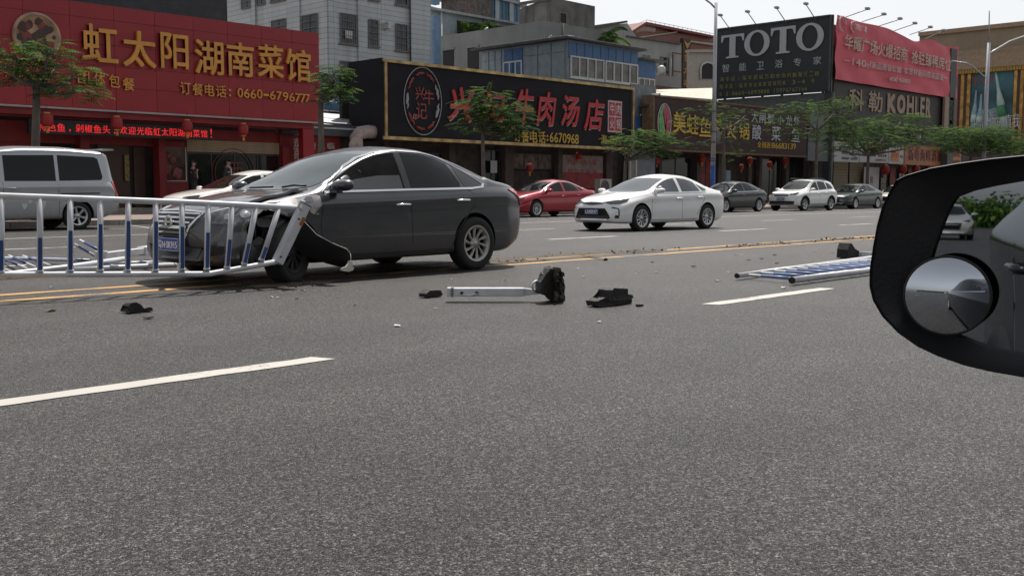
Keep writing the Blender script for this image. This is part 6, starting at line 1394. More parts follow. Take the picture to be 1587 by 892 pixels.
def street_tree(base, fork, top, crown, seed, label, n=150, tiers=None, size=.55, lean=0, group='feathery young trees along the pavement', tr=.10):
    """crown: list of (centre, rx, ry, rz) flat clumps"""
    random.seed(seed); t = thing('street_tree', label, 'tree', base, 0, group)
    base, fork = Vector(base), Vector(fork); bm = NB()
    mid = base.lerp(fork, .5)+Vector((random.uniform(-.08, .08), 0, 0))
    tube(bm, [base, base.lerp(fork, .08), mid, fork], [tr*1.35, tr, tr*.85, tr*.7], 9); bmesh.ops.recalc_face_normals(bm, faces=bm.faces[:])
    bl = NB(); ends = []
    for (c, rx, ry, rz) in crown:
        c = Vector(c); k = c-Vector((0, 0, rz*.5)); m_ = fork.lerp(k, .5)+Vector((0, 0, -.15)); tube(bm, [fork-Vector((0, 0, .1)), m_, k], [tr*.6, tr*.38, tr*.2], 6)
        for j in range(7):
            a = 2*pi*j/7+random.random(); e = c+Vector((rx*.7*cos(a), ry*.7*sin(a), rz*random.uniform(-.4, .3))); tube(bm, [k, (k+e)/2+Vector((0, 0, .08)), e], [tr*.2, tr*.12, tr*.06], 4)
        vol = max(16, int(n*rx*ry/len(crown)*2.6))
        for j in range(vol):
            a = random.uniform(0, 2*pi); q = random.random()**.6; zz = random.uniform(-1, 1)
            p = c+Vector((rx*q*cos(a), ry*q*sin(a), 1.7*rz*zz*(1-.5*q*q)))
            d = Vector((cos(a)*(.5+q), sin(a)*(.5+q), random.uniform(-.1, .35)))+Vector((random.uniform(-.5, .5), random.uniform(-.5, .5), 0))
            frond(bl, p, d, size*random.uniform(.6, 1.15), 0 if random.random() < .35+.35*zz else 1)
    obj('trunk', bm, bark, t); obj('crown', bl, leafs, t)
YQ = 30.3
def tree_px(tx, clumps, seed, label, n=150, base_px=None, fork=None, Y=YQ, size=.55, tr=.10):
    b = at(tx, 300, Y=Y); b.z = .15; s_ = abs(at(tx+.5, 200, Y=Y).x-at(tx-.5, 200, Y=Y).x); sz = at(tx, 199.5, Y=Y).z-at(tx, 200.5, Y=Y).z
    cr = []
    for (cx, cy, rx, rz, dy) in clumps: p = at(cx, cy, Y=Y+dy); cr.append((p, rx*s_, rx*s_*.8, rz*sz))
    fx, fy = fork; street_tree(b, at(fx, fy, Y=Y), None, cr, seed, label, n, size=size, tr=tr)
tree_px(56, [(30, 88, 42, 16, .3), (75, 80, 30, 12, -.4), (40, 112, 40, 14, .6), (108, 118, 38, 16, 0), (112, 140, 36, 12, -.6), (85, 100, 26, 12, .8), (10, 100, 30, 18, -.2)], 3, 'feathery green tree in front of the round emblem of the red sign', 400, fork=(57, 128), tr=.14, size=.6)
tree_px(497, [(516, 124, 22, 13, 0), (526, 140, 20, 12, .4), (508, 147, 18, 12, -.3), (518, 112, 16, 6, .2)], 5, 'small round tree between the red sign and the black sign', 330, fork=(497, 150), size=.5, tr=.13)
tree_px(752, [(758, 148, 22, 8, 0), (740, 165, 24, 9, .4), (782, 168, 28, 9, -.3), (736, 192, 22, 9, .3), (792, 192, 26, 10, -.2), (764, 180, 22, 9, 0), (782, 205, 22, 8, .2)], 8, 'feathery tree in front of the red brush characters of the black sign', 300, fork=(748, 200), size=.55)
tree_px(966, [(985, 212, 26, 9, 0), (1012, 214, 24, 9, .3), (968, 224, 22, 9, -.3), (1020, 232, 22, 9, 0), (996, 230, 22, 8, .4), (1042, 218, 14, 6, .2)], 12, 'bright low tree in front of the gap left of the brown hotpot sign', 210, fork=(970, 245), size=.5)
tree_px(1121, [(1098, 172, 24, 6, 0), (1092, 196, 20, 6, .4), (1078, 222, 14, 6, -.2), (1150, 192, 22, 6, .2), (1140, 214, 14, 6, -.3), (1158, 175, 16, 4, .2), (1128, 186, 20, 7, 0), (1145, 240, 13, 7, .3), (1068, 186, 16, 5, .5)], 15, 'sparse tree right behind the lamp post spreading over the hotpot sign', 95, fork=(1121, 200), size=.5)
tree_px(1266, [(1240, 170, 26, 6, 0), (1268, 163, 24, 7, .3), (1295, 168, 20, 6, -.2), (1228, 188, 20, 6, .2), (1225, 206, 18, 6, .4), (1250, 212, 18, 6, -.2), (1284, 182, 20, 6, .1), (1294, 208, 18, 8, .3), (1310, 158, 14, 5, 0)], 18, 'wide tree under the TOTO billboard by the grey panel', 120, fork=(1266, 200), size=.5)
tree_px(1344, [(1316, 190, 20, 7, 0), (1345, 196, 22, 8, .4), (1308, 209, 20, 8, -.3), (1376, 200, 20, 8, .2), (1346, 216, 24, 8, .3), (1398, 184, 22, 6, .5), (1398, 208, 22, 8, .2), (1426, 202, 20, 7, .2), (1430, 220, 18, 6, .2), (1298, 228, 15, 9, .3), (1370, 224, 22, 7, -.2), (1330, 227, 18, 6, .2)], 21, 'large dense tree in front of the beige KOHLER letters', 200, fork=(1346, 238), size=.6, tr=.13)
tree_px(1500, [(1488, 208, 20, 8, 0), (1508, 214, 20, 8, .3), (1530, 205, 20, 6, -.2), (1545, 218, 22, 8, .2), (1520, 226, 22, 7, 0), (1560, 228, 22, 8, .3), (1480, 228, 14, 6, .2), (1580, 232, 20, 7, .3)], 24, 'dense tree in front of the teal drinks poster above the wing mirror', 190, fork=(1505, 240), size=.7, tr=.13)
# palm behind the blue annex
q = at(934, 52, Y=47.5); pm = thing('palm', 'palm with arching fronds growing behind the blue rooftop annex', 'palm', (q.x, 47.5, 6)); bm = NB(); tube(bm, [(q.x, 47.5, 6), (q.x, 47.5, q.z-.3)], .18, 8); obj('trunk', bm, bark, pm)
random.seed(5)
for k in range(17):
    a = 2*pi*k/17+random.uniform(-.2, .2); el = random.uniform(.35, 1.15) if k % 2 else random.uniform(-.1, .5); L_ = random.uniform(1.7, 2.5); bm = NB(); p = Vector((q.x, 47.5, q.z-.4)); d = Vector((cos(a)*cos(el), sin(a)*cos(el), sin(el)))
    pts = [p]
    for i in range(9): d = (d+Vector((0, 0, -.17))).normalized(); p = p+d*L_/9; pts.append(p)
    tube(bm, pts, .02, 4); sd_ = d.cross(Vector((0, 0, 1))).normalized()
    for i in range(1, 10):
        for j in range(4):
            p0 = pts[i-1].lerp(pts[i], j/4)
            for s in (-1, 1):
                w_ = .55*(1-abs(i/10-.45)); tp = p0+sd_*s*w_+(pts[i]-pts[i-1]).normalized()*.3+Vector((0, 0, -.22)); v = [bm.verts.new(x) for x in (p0, p0.lerp(tp, .5)+Vector((0, 0, .06)), tp, p0.lerp(tp, .5)-(pts[i]-pts[i-1]).normalized()*.05)]; bm.faces.new(v)
    obj('frond', bm, leafs[1] if k % 3 else leafs[0], pm)
# pot plants in the shed opening
for k in range(5):
    p = at(720+k*11, 46+k*.8, Y=59.5); bl = NB(); random.seed(40+k)
    for j in range(26): frond(bl, p+Vector((random.uniform(-.3, .3), random.uniform(-.2, .2), random.uniform(-.3, .4))), Vector((random.uniform(-1, 1), random.uniform(-1, .3), random.uniform(.2, 1))), .7, k % 2)
    t = thing('rooftop_plant', 'leafy pot plant in the opening of the silver rooftop shed, number %s from the left' % ('one', 'two', 'three', 'four', 'five')[k], 'plant', p, 0, 'pot plants on the roof'); obj('foliage', bl, leafs, t); bm = NB(); lathe(bm, [(.001, p.z-.9), (.2, p.z-.9), (.28, p.z-.4), (.001, p.z-.4)], 'z', 10, (p.x, p.y, 0)); obj('pot', bm, M('clay', (.2, .09, .05), .8), t)

# ------------------------------------------------------------------ lamp posts
galv = M('galvanised', (.40, .41, .44), .45, metal=.35, var=.08)
q = at(1106, 200, Y=30.0); lp = thing('street_lamp', 'tall grey lamp post with a blue painted foot, in front of the hotpot sign', 'street lamp', (q.x, 30, .15), 0, 'street lamps on the far pavement')
zb1, zb2, zs1, zs2 = at(1105, 257, Y=30).z, at(1105, 256, Y=30).z, at(1105, 249.5, Y=30).z, at(1105, 246, Y=30).z
bm = NB(); tube(bm, [(q.x, 30, zb1), (q.x, 30, 10.5)], [.125, .075], 14); obj('pole', bm, galv, lp)
bm = NB(); tube(bm, [(q.x, 30, .15), (q.x, 30, zb1-.002)], [.14, .130], 14); obj('blue_foot', bm, M('foot_blue', (.035, .11, .36), .5, var=.15), lp)
for z in (zs1, zs2): bm = NB(); tube(bm, [(q.x, 30, z-.03), (q.x, 30, z+.03)], .129, 14); obj('blue_band', bm, MATS['foot_blue'], lp)
for y in (204, 221): z = at(1105, y, Y=30).z; bm = NB(); tube(bm, [(q.x, 30, z-.02), (q.x, 30, z+.02)], .135, 12); obj('clamp', bm, frame_d, lp)
p = at(1112, 212, Y=30.1); bm = NB(); lathe(bm, [(.001, p.y), (.36, p.y), (.36, p.y+.04), (.001, p.y+.04)], 'y', 24, (p.x-.05, 0, p.z)); obj('round_sign_back', bm, M('sign_back_grey', (.13, .13, .14), .6), lp)
bm = NB(); tube(bm, [at(1107.5, 12, Y=30), at(1102, 6, Y=30), at(1094, 0, Y=30), at(1080, -12, Y=30), at(1060, -22, Y=30)], .05, 6); obj('arm', bm, galv, lp)
p = at(1060, -22, Y=30); bm = NB(); tube(bm, [p, p+Vector((-.8, 0, .05))], [.1, .14], 8, flat=.5); obj('lamp_head', bm, galv, lp)
q = at(1529, 130, Y=30.0); l2 = thing('street_lamp', 'twin armed lamp post with a thin mast in front of the teal poster', 'street lamp', (q.x, 30, .15), 0, 'street lamps on the far pavement'); s_ = at(1530, 66, Y=30).z
bm = NB(); tube(bm, [(q.x, 30, .15), (q.x+.1, 30, s_)], [.2, .12], 12); obj('pole', bm, galv, l2); bm = NB(); tube(bm, [(q.x+.1, 30, s_-.02), at(1533.3, 17, Y=30)], .045, 6); obj('mast', bm, galv, l2)
bm = NB(); tube(bm, [at(1532, 84, Y=30), at(1545, 76, Y=30), at(1565, 64, Y=30), at(1590, 55, Y=30)], .06, 6); obj('arm', bm, galv, l2); bm = NB(); tube(bm, [at(1527, 120, Y=30), at(1515, 110, Y=30), at(1506, 102, Y=30), at(1498, 98, Y=30), at(1485, 96.5, Y=30)], .06, 6); obj('arm', bm, galv, l2)
for x, y in ((1596, 53), (1479, 96)): p = at(x, y, Y=30); bm = NB(); tube(bm, [p-Vector((.5, 0, 0)), p+Vector((.5, 0, .03))], [.12, .15], 8, flat=.5); obj('lamp_head', bm, galv, l2)

# ------------------------------------------------------------------ people
skin = M('skin', (.36, .20, .14), .55, var=.08); hairm = M('hair_black', (.010, .009, .009), .5, var=.3); shoe = M('shoe_black', (.015, .015, .016), .4)
def skinned(name, pts, edges, rad, mat, parent, sub=1, yaw=0, loc=(0, 0, 0)):
    me = bpy.data.meshes.new(name); me.from_pydata(pts, edges, []); o = bpy.data.objects.new(name, me); COL.objects.link(o)
    o.modifiers.new('s', 'SKIN'); s = o.modifiers.new('u', 'SUBSURF'); s.levels = sub; s.render_levels = sub
    for i, r in enumerate(rad): me.skin_vertices[0].data[i].radius = r if isinstance(r, tuple) else (r, r)
    me.skin_vertices[0].data[0].use_root = True
    dg = bpy.context.evaluated_depsgraph_get(); dg.update(); m2 = bpy.data.meshes.new_from_object(o.evaluated_get(dg)); bpy.data.objects.remove(o); bpy.data.meshes.remove(me)
    m2.name = name; m2.materials.clear(); m2.materials.append(mat); m2.polygons.foreach_set('use_smooth', [True]*len(m2.polygons)); q = bpy.data.objects.new(name, m2); COL.objects.link(q); q.parent = parent; return q
def person(label, loc, yaw, coat, trousers, raised=False, collar=None, h=1.0):
    t = thing('person', label, 'person', loc, yaw); t.scale = (h,)*3       # faces +X in its own frame
    hr = [(.02, -.19, 1.38), (.05, -.24, 1.12), (.16, -.17, 1.05), (.13, -.05, 1.33), (.14, -.04, 1.42)] if raised else [(.0, -.20, 1.38), (-.02, -.25, 1.10), (.06, -.23, .88), (.07, -.23, .84), (.075, -.23, .80)]
    pts = [(0, 0, .95), (0, 0, 1.12), (-.01, 0, 1.30), (-.01, 0, 1.42), (.005, 0, 1.50), (.02, 0, 1.57), (.02, 0, 1.66)]+hr+[(0, .20, 1.38), (-.02, .25, 1.10), (.06, .23, .88), (.07, .23, .84), (.075, .23, .80), (0, -.09, .88), (.02, -.10, .50), (-.02, -.10, .10), (.06, -.10, .04), (.14, -.105, .03), (0, .09, .88), (.02, .10, .50), (-.02, .10, .10), (.06, .10, .04), (.14, .105, .03)]
    ed = [(0, 1), (1, 2), (2, 3), (3, 4), (4, 5), (5, 6), (3, 7), (7, 8), (8, 9), (9, 10), (10, 11), (3, 12), (12, 13), (13, 14), (14, 15), (15, 16), (0, 17), (17, 18), (18, 19), (19, 20), (20, 21), (0, 22), (22, 23), (23, 24), (24, 25), (25, 26)]
    rad = [(.13, .16), (.12, .15), (.13, .17), (.10, .15), (.055, .055), (.075, .07), (.085, .075)]+[.055, .043, .033, .026, .022]*2+[.085, .062, .045, .04, .032]*2
    skinned('body', pts, ed, rad, skin, t, 2)
    cp = pts[:4]+hr[:3]+[(0, .20, 1.38), (-.02, .25, 1.10), (.06, .23, .88)]; 
    skinned('jacket', [(0, 0, .80)]+cp, [(0, 1), (1, 2), (2, 3), (3, 4), (4, 5), (5, 6), (6, 7), (4, 8), (8, 9), (9, 10)], [(.15, .19), (.15, .185), (.145, .175), (.15, .19), (.11, .15), .072, .058, .045, .072, .058, .045], coat, t, 2)
    for s in (-1, 1): skinned('trouser_leg', [(0, s*.09, .92), (.02, s*.10, .50), (-.02, s*.10, .11)], [(0, 1), (1, 2)], [.105, .080, .065], trousers, t, 1); skinned('shoe', [(-.05, s*.10, .045), (.06, s*.10, .04), (.17, s*.105, .035)], [(0, 1), (1, 2)], [.05, .045, .035], shoe, t, 1)
    bm = NB()                                               # hair cap
    bmesh.ops.create_uvsphere(bm, u_segments=18, v_segments=12, radius=1, matrix=Matrix.Translation((.005, 0, 1.665)) @ Matrix.Diagonal((.112, .092, .105, 1)))
    bmesh.ops.delete(bm, geom=[v for v in bm.verts if (v.co.x > .05 and v.co.z < 1.70) or v.co.z < 1.60], context='VERTS'); obj('hair', bm, hairm, t, local=True, smooth=60)
    fb = NB()
    lathe(fb, [(.001, .125), (.012, .12), (.016, .105), (.012, .09)], 'x', 8, (0, 0, 1.625)); obj('nose', fb, skin, t, local=True, smooth=60)
    for s in (-1, 1):
        fb = NB(); bmesh.ops.create_icosphere(fb, subdivisions=1, radius=.011, matrix=Matrix.Translation((.103, s*.032, 1.652))); obj('eye', fb, hairm, t, local=True)
        fb = NB(); bmesh.ops.create_icosphere(fb, subdivisions=2, radius=.03, matrix=Matrix.Translation((.01, s*.085, 1.635)) @ Matrix.Diagonal((.6, .35, 1.1, 1))); obj('ear', fb, skin, t, local=True)
    fb = NB(); box(fb, .098, .104, -.022, .022, 1.583, 1.589); obj('mouth', fb, M('lip', (.22, .08, .07), .5), t, local=True)
    for s, w_ in ((-1, hr[3]), (1, (.07, .23, .84))):
        w_ = Vector(w_); dn = Vector((.02, 0, .09)) if (raised and s < 0) else Vector((.02, 0, -.09))
        for f in range(4):
            o_ = Vector((.026-.017*f, 0, 0)); k = 1-.12*abs(f-1.3); skinned('finger', [w_+o_, w_+o_+dn*.55*k, w_+o_+dn*k+Vector((.012, s*-.012, 0))], [(0, 1), (1, 2)], [.010, .009, .007], skin, t, 1)
        skinned('thumb', [w_+Vector((.02, 0, 0)), w_+Vector((.045, s*-.01, 0))+dn*.3, w_+Vector((.05, s*-.015, 0))+dn*.6], [(0, 1), (1, 2)], [.011, .010, .008], skin, t, 1)
    if collar:
        bm = NB(); tube(bm, [(.06, -.06, 1.46), (.10, 0, 1.40), (.06, .06, 1.46)], .022, 6); obj('shirt_collar', bm, collar, t, local=True); bm = NB(); prism(bm, [(.112, -.045, 1.42), (.112, .045, 1.42), (.135, .02, 1.15), (.135, -.02, 1.15)], (.012, 0, 0)); obj('shirt_front', finish(bm), collar, t, local=True)
    return t
darkc = M('dark_coat', (.012, .012, .014), .8, var=.3); navy = M('navy_jacket', (.016, .018, .026), .7, var=.3)
zfoot = .32
p = at(299, 247, Y=37.2); person('man in a long black coat holding a hand to his chin before the shutter', (p.x, 37.2, zfoot), radians(-35), darkc, darkc, True, h=(p.z-zfoot)/1.76)
p = at(353, 246, Y=37.2); person('man in a dark jacket and light shirt standing behind the cream sedan', (p.x, 37.2, zfoot), radians(-60), navy, darkc, False, MATS['white_letter'], h=(p.z-zfoot)/1.76)
p = at(1443, 258, Y=33); person('far person in a salmon pink top seen just above the wing mirror', (p.x, 33, .15), radians(-110), M('salmon_top', (.5, .12, .10), .7), darkc, h=min(1.05, (p.z-.15)/1.76))

# ------------------------------------------------------------------ barrier panels
bwht = M('barrier_white', (.58, .59, .62), .38, var=.14, scale=5, streak=.25, dirtcol=(.22, .20, .18)); bblu = M('barrier_blue', (.022, .06, .21), .4, var=.15); bcap = M('cap_black', (.012, .012, .012), .5)
fn = thing('road_barrier', 'bent upright white railing with blue sleeves leaning on the front of the dark sedan', 'barrier', at(160, 430, Y=9.6), 0, 'white and blue road barriers')
def FY(px): return 9.85-.50*px/320 if px < 320 else 9.35-.13*(px-320)/150
def FP(px, py, dy=0): return at(px, py, Y=FY(px)+dy)
bm = NB(); tube(bm, [FP(x, y) for x, y in ((-260, 297), (-120, 300), (0, 303.5), (160, 309), (320, 315), (400, 319), (468, 322.5))], .030, 10); obj('top_rail', bm, bwht, fn)
bm = NB(); tube(bm, [FP(x, y) for x, y in ((-260, 428), (0, 425.5), (150, 425), (318, 424.5), (326, 424), (385, 413.5), (430, 405))], .028, 10); obj('bottom_rail', bm, bwht, fn)
BAL = [(-190, -190, 299, 425, 380), (-125, -125, 301, 425, 372), (-62, -62, 302, 425, 366), (2, 2, 304, 424, 372), (62, 62, 306, 423, 368), (109, 109, 308, 422, 357), (155.5, 155.5, 310, 421.5, 347), (199, 198, 311.5, 421.5, 342), (241.5, 241, 313.5, 421, 343), (282, 282, 315, 420, 351), (322.5, 320.5, 317, 419, 360), (360, 352, 318, 416.5, 371), (397.5, 378, 320, 411, 377), (433, 404.5, 321.5, 404.5, 383)]
for (xt_, xb_, yt_, yb_, ys_) in BAL:
    a, b = FP(xt_, yt_), FP(xb_, yb_); bm = NB(); tube(bm, [a, b], .0275, 10); br1 = obj('baluster', bm, bwht, fn)
    t0 = (ys_-yt_)/(yb_-yt_); bm = NB(); n0 = Vector((-.05, -.2, 0)).normalized(); e = [a.lerp(b, t0), a.lerp(b, .955)]; fr_ = Vector((-.35, -1, 0)).normalized(); sv = (b-a).normalized().cross(fr_).normalized(); prism(bm, [e[0]+sv*.017+fr_*.024, e[0]-sv*.017+fr_*.024, e[1]-sv*.017+fr_*.024, e[1]+sv*.017+fr_*.024], fr_*.006); finish(bm); obj('blue_sleeve', bm, bblu, br1)
    bm = NB(); tube(bm, [a.lerp(b, .96), a.lerp(b, .985)], .033, 8); obj('foot_collar', bm, bwht, br1)
# bent end post
a, b = at(476, 318, Y=9.12), at(433, 408, Y=9.22); bm = NB(); d = (b-a).normalized(); sd_ = Vector((0, 1, 0)); w_ = d.cross(sd_).normalized()
prof = [a+w_*.055, a-w_*.055, b-w_*.052, b+w_*.052]; prism(bm, prof, (0, .09, 0)); bmesh.ops.bevel(bm, geom=bm.edges[:], offset=.008, segments=1, affect='EDGES'); obj('end_post', finish(bm), bwht, fn)
bm = NB(); prism(bm, [a+w_*.075-d*.01, a-w_*.07-d*.01, a-w_*.06-d*.075, a+w_*.0-d*.105, a+w_*.07-d*.06], (0, .10, 0)); box(bm, a.x-.02, a.x+.05, a.y-.02, a.y+.12, a.z+.04, a.z+.07); obj('post_cap', finish(bm), bwht, fn)
bm = NB(); c = a+d*.13; prism(bm, [c+w_*.056+d*.0, c+w_*.01+d*.0, c+w_*.01+d*.09, c+w_*.056+d*.09], (0, -.004, 0)); obj('orange_reflector', finish(bm), M('rust_orange', (.32, .11, .04), .5, var=.5, scale=30), fn)
bm = NB(); tube(bm, [a-w_*.05-Vector((0, .02, -.01)), a-w_*.11-Vector((0, .02, 0)), a-w_*.09+d*.07-Vector((0, .02, 0)), a-w_*.05+d*.07-Vector((0, .02, 0))], .016, 8); obj('bracket', bm, bwht, fn)
for k in (.25, .9): bm = NB(); c = a.lerp(b, k)-w_*.02; tube(bm, [c-Vector((0, .01, 0)), c+Vector((0, .004, 0))], .010, 8); obj('bolt', bm, bcap, fn)

# flattened panels in the pile on the left
def gp(px, py, z=0.0): return at(px, py, Z=z)
p1 = thing('road_barrier', 'flattened white railing with thin bars in the pile at the left behind the upright one', 'barrier', gp(90, 420), 0, 'white and blue road barriers')
def rail(par, pts, r, name='rail', mat=None, cap=True):
    bm = NB(); tube(bm, pts, r, 10); o = obj(name, bm, mat or bwht, par)
    return o
rail(p1, [gp(-120, 432, .05), gp(0, 426, .05), gp(110, 413, .09), gp(193, 401, .14)], .032); rail(p1, [gp(-120, 401, .04), gp(0, 400, .04), gp(70, 401.5, .06), gp(140, 404, .07)], .024)
for k, (a_, b_) in enumerate((((-40, 402), (20, 422)), ((0, 398.5), (43, 417)), ((14, 396), (56, 414.5)), ((36, 396.5), (79, 412)), ((-20, 404), (-2, 421)), ((-60, 402), (-30, 424)))):
    A_, B_ = gp(*a_, z=.06), gp(*b_, z=.07); rail(p1, [A_, B_], .017, 'baluster', bwht); rail(p1, [A_.lerp(B_, .2)+Vector((0, 0, .002)), A_.lerp(B_, .7)+Vector((0, 0, .002))], .0185, 'blue_sleeve', bblu)
rail(p1, [gp(68, 399, .07), gp(140, 403.5, .08)], .014, 'baluster', bblu)
p2 = thing('road_barrier', 'second flattened railing in the pile with a black ended rail by the car nose', 'barrier', gp(190, 414), 0, 'white and blue road barriers')
rail(p2, [gp(114, 418.5, .05), gp(190, 414, .05), gp(271, 410.5, .05)], .034); rail(p2, [gp(160, 409, .05), gp(250, 405, .05)], .020)
for a_, b_ in (((114, 378), (150, 398)), ((124, 372), (176, 400)), ((160, 410), (182, 413)), ((215, 406), (238, 409))):
    A_, B_ = gp(*a_, z=.30 if a_[1] < 380 else .06), gp(*b_, z=.09); rail(p2, [A_, B_], .018, 'baluster', bwht); rail(p2, [A_.lerp(B_, .15)+Vector((0, 0, .002)), A_.lerp(B_, .6)+Vector((0, 0, .002))], .0195, 'blue_sleeve', bblu)
bm = NB(); A_, B_ = gp(145, 407, .05), gp(130, 400, .1); tube(bm, [gp(269, 410.6, .05), gp(273, 410.4, .05)], .035, 10); obj('end_cap', bm, bwht, p2)
ps = thing('barrier_post', 'loose white square post with flanges lying across the pile of railings', 'barrier post', gp(195, 400), 0, 'loose posts of the barrier'); A_, B_ = gp(155, 397, .14), gp(235, 387, .14)
def boxbar(par, A, B, hw, hh, mat, name='post'):
    d = (B-A).normalized(); s = d.cross(Vector((0, 0, 1))).normalized(); u_ = s.cross(d); bm = NB()
    prism(bm, [A+s*hw+u_*hh, A-s*hw+u_*hh, A-s*hw-u_*hh, A+s*hw-u_*hh], B-A); bmesh.ops.bevel(bm, geom=bm.edges[:], offset=min(hw, hh)*.12, segments=1, affect='EDGES'); return obj(name, finish(bm), mat, par)
boxbar(ps, A_, B_, .05, .045, bwht, 'shaft'); boxbar(ps, B_-(B_-A_)*.22, B_+(B_-A_)*.02, .065, .062, bwht, 'collar'); boxbar(ps, A_, A_+(B_-A_)*.04, .08, .07, bwht, 'flange')

# lying post in the middle of the road, with its rubber foot
lpst = thing('barrier_post', 'white square post with a torn black rubber foot lying in the near lane', 'barrier post', gp(780, 462), 0, 'loose posts of the barrier')
rub = M('black_rubber', (.016, .015, .014), .75, var=.5, scale=14, bump=.6, bscale=30)
A_, B_ = gp(704, 462, .0), gp(812, 464, .0); A_.z = B_.z = .075; A_ = at(703, 452, Z=.09); B_ = at(812, 452, Z=.09)
boxbar(lpst, A_, B_, .05, .037, bwht, 'shaft'); C_ = B_+(B_-A_)*.11; bm = NB(); tube(bm, [B_-(B_-A_)*.02, C_+(B_-A_)*.12], [.048, .026], 4); obj('tapered_end', bm, bwht, lpst)
d = (B_-A_).normalized(); up_ = Vector((0, 0, 1)); sd_ = d.cross(up_)
boxbar(lpst, A_-d*.02, A_-d*.002, .052, .045, M('seam_dark', (.2, .2, .21), .6), 'end_seam'); boxbar(lpst, A_-d*.06, A_-d*.022, .048, .040, bwht, 'end_cap')
for t_, h_ in ((.135, 1),): c = A_.lerp(B_, t_); boxbar(lpst, c-up_*.085, c+up_*.078, .022, .018, bwht, 'lug')
for t_ in (.12, .33): c = A_.lerp(B_, t_)-up_*.005+sd_*.053; bm = NB(); tube(bm, [c-sd_*.005, c+sd_*.012], .014, 10); obj('bolt', bm, bcap, lpst)
c0, c1 = A_.lerp(B_, .12)+sd_*.060-up_*.02, A_.lerp(B_, .34)+sd_*.062-up_*.012; bm = NB(); tube(bm, [c0, c0.lerp(c1, .5)-up_*.012, c1], .009, 6); obj('strap', bm, bwht, lpst)
c = B_+d*.10; bm = NB(); tube(bm, [c+Vector((.06*cos(a), -.02, .055+.045*sin(a))) for a in [2*pi*k/14 for k in range(15)]], .010, 6); obj('ring', bm, bwht, lpst); boxbar(lpst, c-up_*.075, c-up_*.03, .02, .02, bwht, 'lug')
P_ = [(839, 437), (846, 425), (852, 418), (858, 414.5), (866, 416), (868, 424), (866, 432), (870, 438), (873, 444), (872, 452), (877, 460), (876, 465), (866, 466), (862, 471), (855, 464), (851, 458), (846, 458), (838, 456), (838, 438)]
yc = at(858, 468, Z=0).y
bm = NB(); prism(bm, [at(x, y, Y=yc-.02) for x, y in P_], (.10, .16, 0)); bmesh.ops.triangulate(bm, faces=[f for f in bm.faces if len(f.verts) > 4])
bmesh.ops.subdivide_edges(bm, edges=bm.edges[:], cuts=2, use_grid_fill=False)
for v in bm.verts: v.co += Vector((noise.noise(v.co*22), noise.noise(v.co*25+Vector((3, 0, 0))), noise.noise(v.co*21+Vector((0, 9, 0)))))*.022; v.co.z = max(v.co.z, .004)
obj('rubber_foot', finish(bm), rub, lpst)
bm = NB(); prism(bm, [at(x, y, Y=yc-.05) for x, y in ((863, 414), (869, 415), (870, 430), (876, 445), (874, 462), (868, 462), (866, 446), (861, 430))], (0, .05, 0)); bmesh.ops.triangulate(bm, faces=[f for f in bm.faces if len(f.verts) > 4]); obj('torn_rib', finish(bm), M('rubber_worn', (.06, .05, .04), .7, var=.8, scale=25), lpst)
random.seed(77)
for k in range(12):
    x = random.uniform(862, 875); y = random.uniform(420, 463); bm = NB(); s = random.uniform(3, 6)
    flat(bm, [at(x-s*.5, y-s, Y=yc-.09), at(x+s*.4, y-s*.6, Y=yc-.10), at(x+s*.6, y+s*.5, Y=yc-.09), at(x-s*.2, y+s, Y=yc-.10)], (.02, .04, 0)); obj('torn_rib', finish(bm), rub if k % 2 else MATS['rubber_worn'], lpst)
bm = NB(); tube(bm, [at(866, 441, Y=yc), at(875, 434, Y=yc)], .006, 5); obj('bent_pin', bm, bcap, lpst)
def chunk(name, label, cat, pts, Y, dy, mat, rough_=.01, seed=0, group=None):
    bm = NB(); prism(bm, [at(x, y, Y=Y) for x, y in pts], (0, dy, 0)); bmesh.ops.triangulate(bm, faces=[f for f in bm.faces if len(f.verts) > 4]); bmesh.ops.subdivide_edges(bm, edges=bm.edges[:], cuts=2)
    for v in bm.verts: v.co += Vector((noise.noise(v.co*18+Vector((seed, 0, 0))), noise.noise(v.co*19+Vector((3, seed, 0))), noise.noise(v.co*20+Vector((0, 9, seed)))))*rough_; v.co.z = max(v.co.z, .003)
    return tag(obj(name, finish(bm), mat, None, smooth=35), label, cat, group)
def gy(px, py): return at(px, py, Z=0).y
chunk('rubber_block', 'broken black rubber post foot standing on the road right of the lying post', 'debris', [(928, 475), (928, 467), (936, 462), (945, 461), (948, 450), (953, 447), (974, 448), (975, 456), (981, 458), (982, 462), (977, 463), (978, 471), (970, 473), (950, 473), (940, 475)], gy(950, 474), .14, rub, .018, 2)
chunk('rubber_piece', 'small flat black piece left of the lying white post', 'debris', [(660, 460), (660, 455), (666, 450), (684, 449.5), (686, 457), (680, 461), (668, 461)], gy(672, 461), .10, rub, .008, 4)
chunk('rubber_clump', 'black rounded rubber clump on the road below the yellow lines at the left', 'debris', [(196, 484), (203, 480), (199, 475), (203, 471), (212, 468.5), (220, 471), (224, 477), (236, 477), (236, 481), (224, 484.5), (210, 485.5)], gy(215, 485), .12, rub, .018, 6)
chunk('dry_leaf', 'curled brown leaf lying near the rubber clump', 'debris', [(72, 482), (80, 479), (87, 480), (86, 483), (78, 483)], gy(79, 483), .04, M('dry_brown', (.10, .07, .04), .8), .004, 7)
chunk('rubber_scrap', 'tiny dark scrap right of the lying rubber block', 'debris', [(989, 475), (990, 471.5), (997, 471.5), (998, 475)], gy(993, 475), .03, rub, .002, 9)
chunk('black_scrap', 'small black scrap on the double yellow line in front of the car', 'debris', [(247, 450), (250, 447), (256, 447.5), (257, 450)], gy(252, 450), .04, rub, .002, 10)
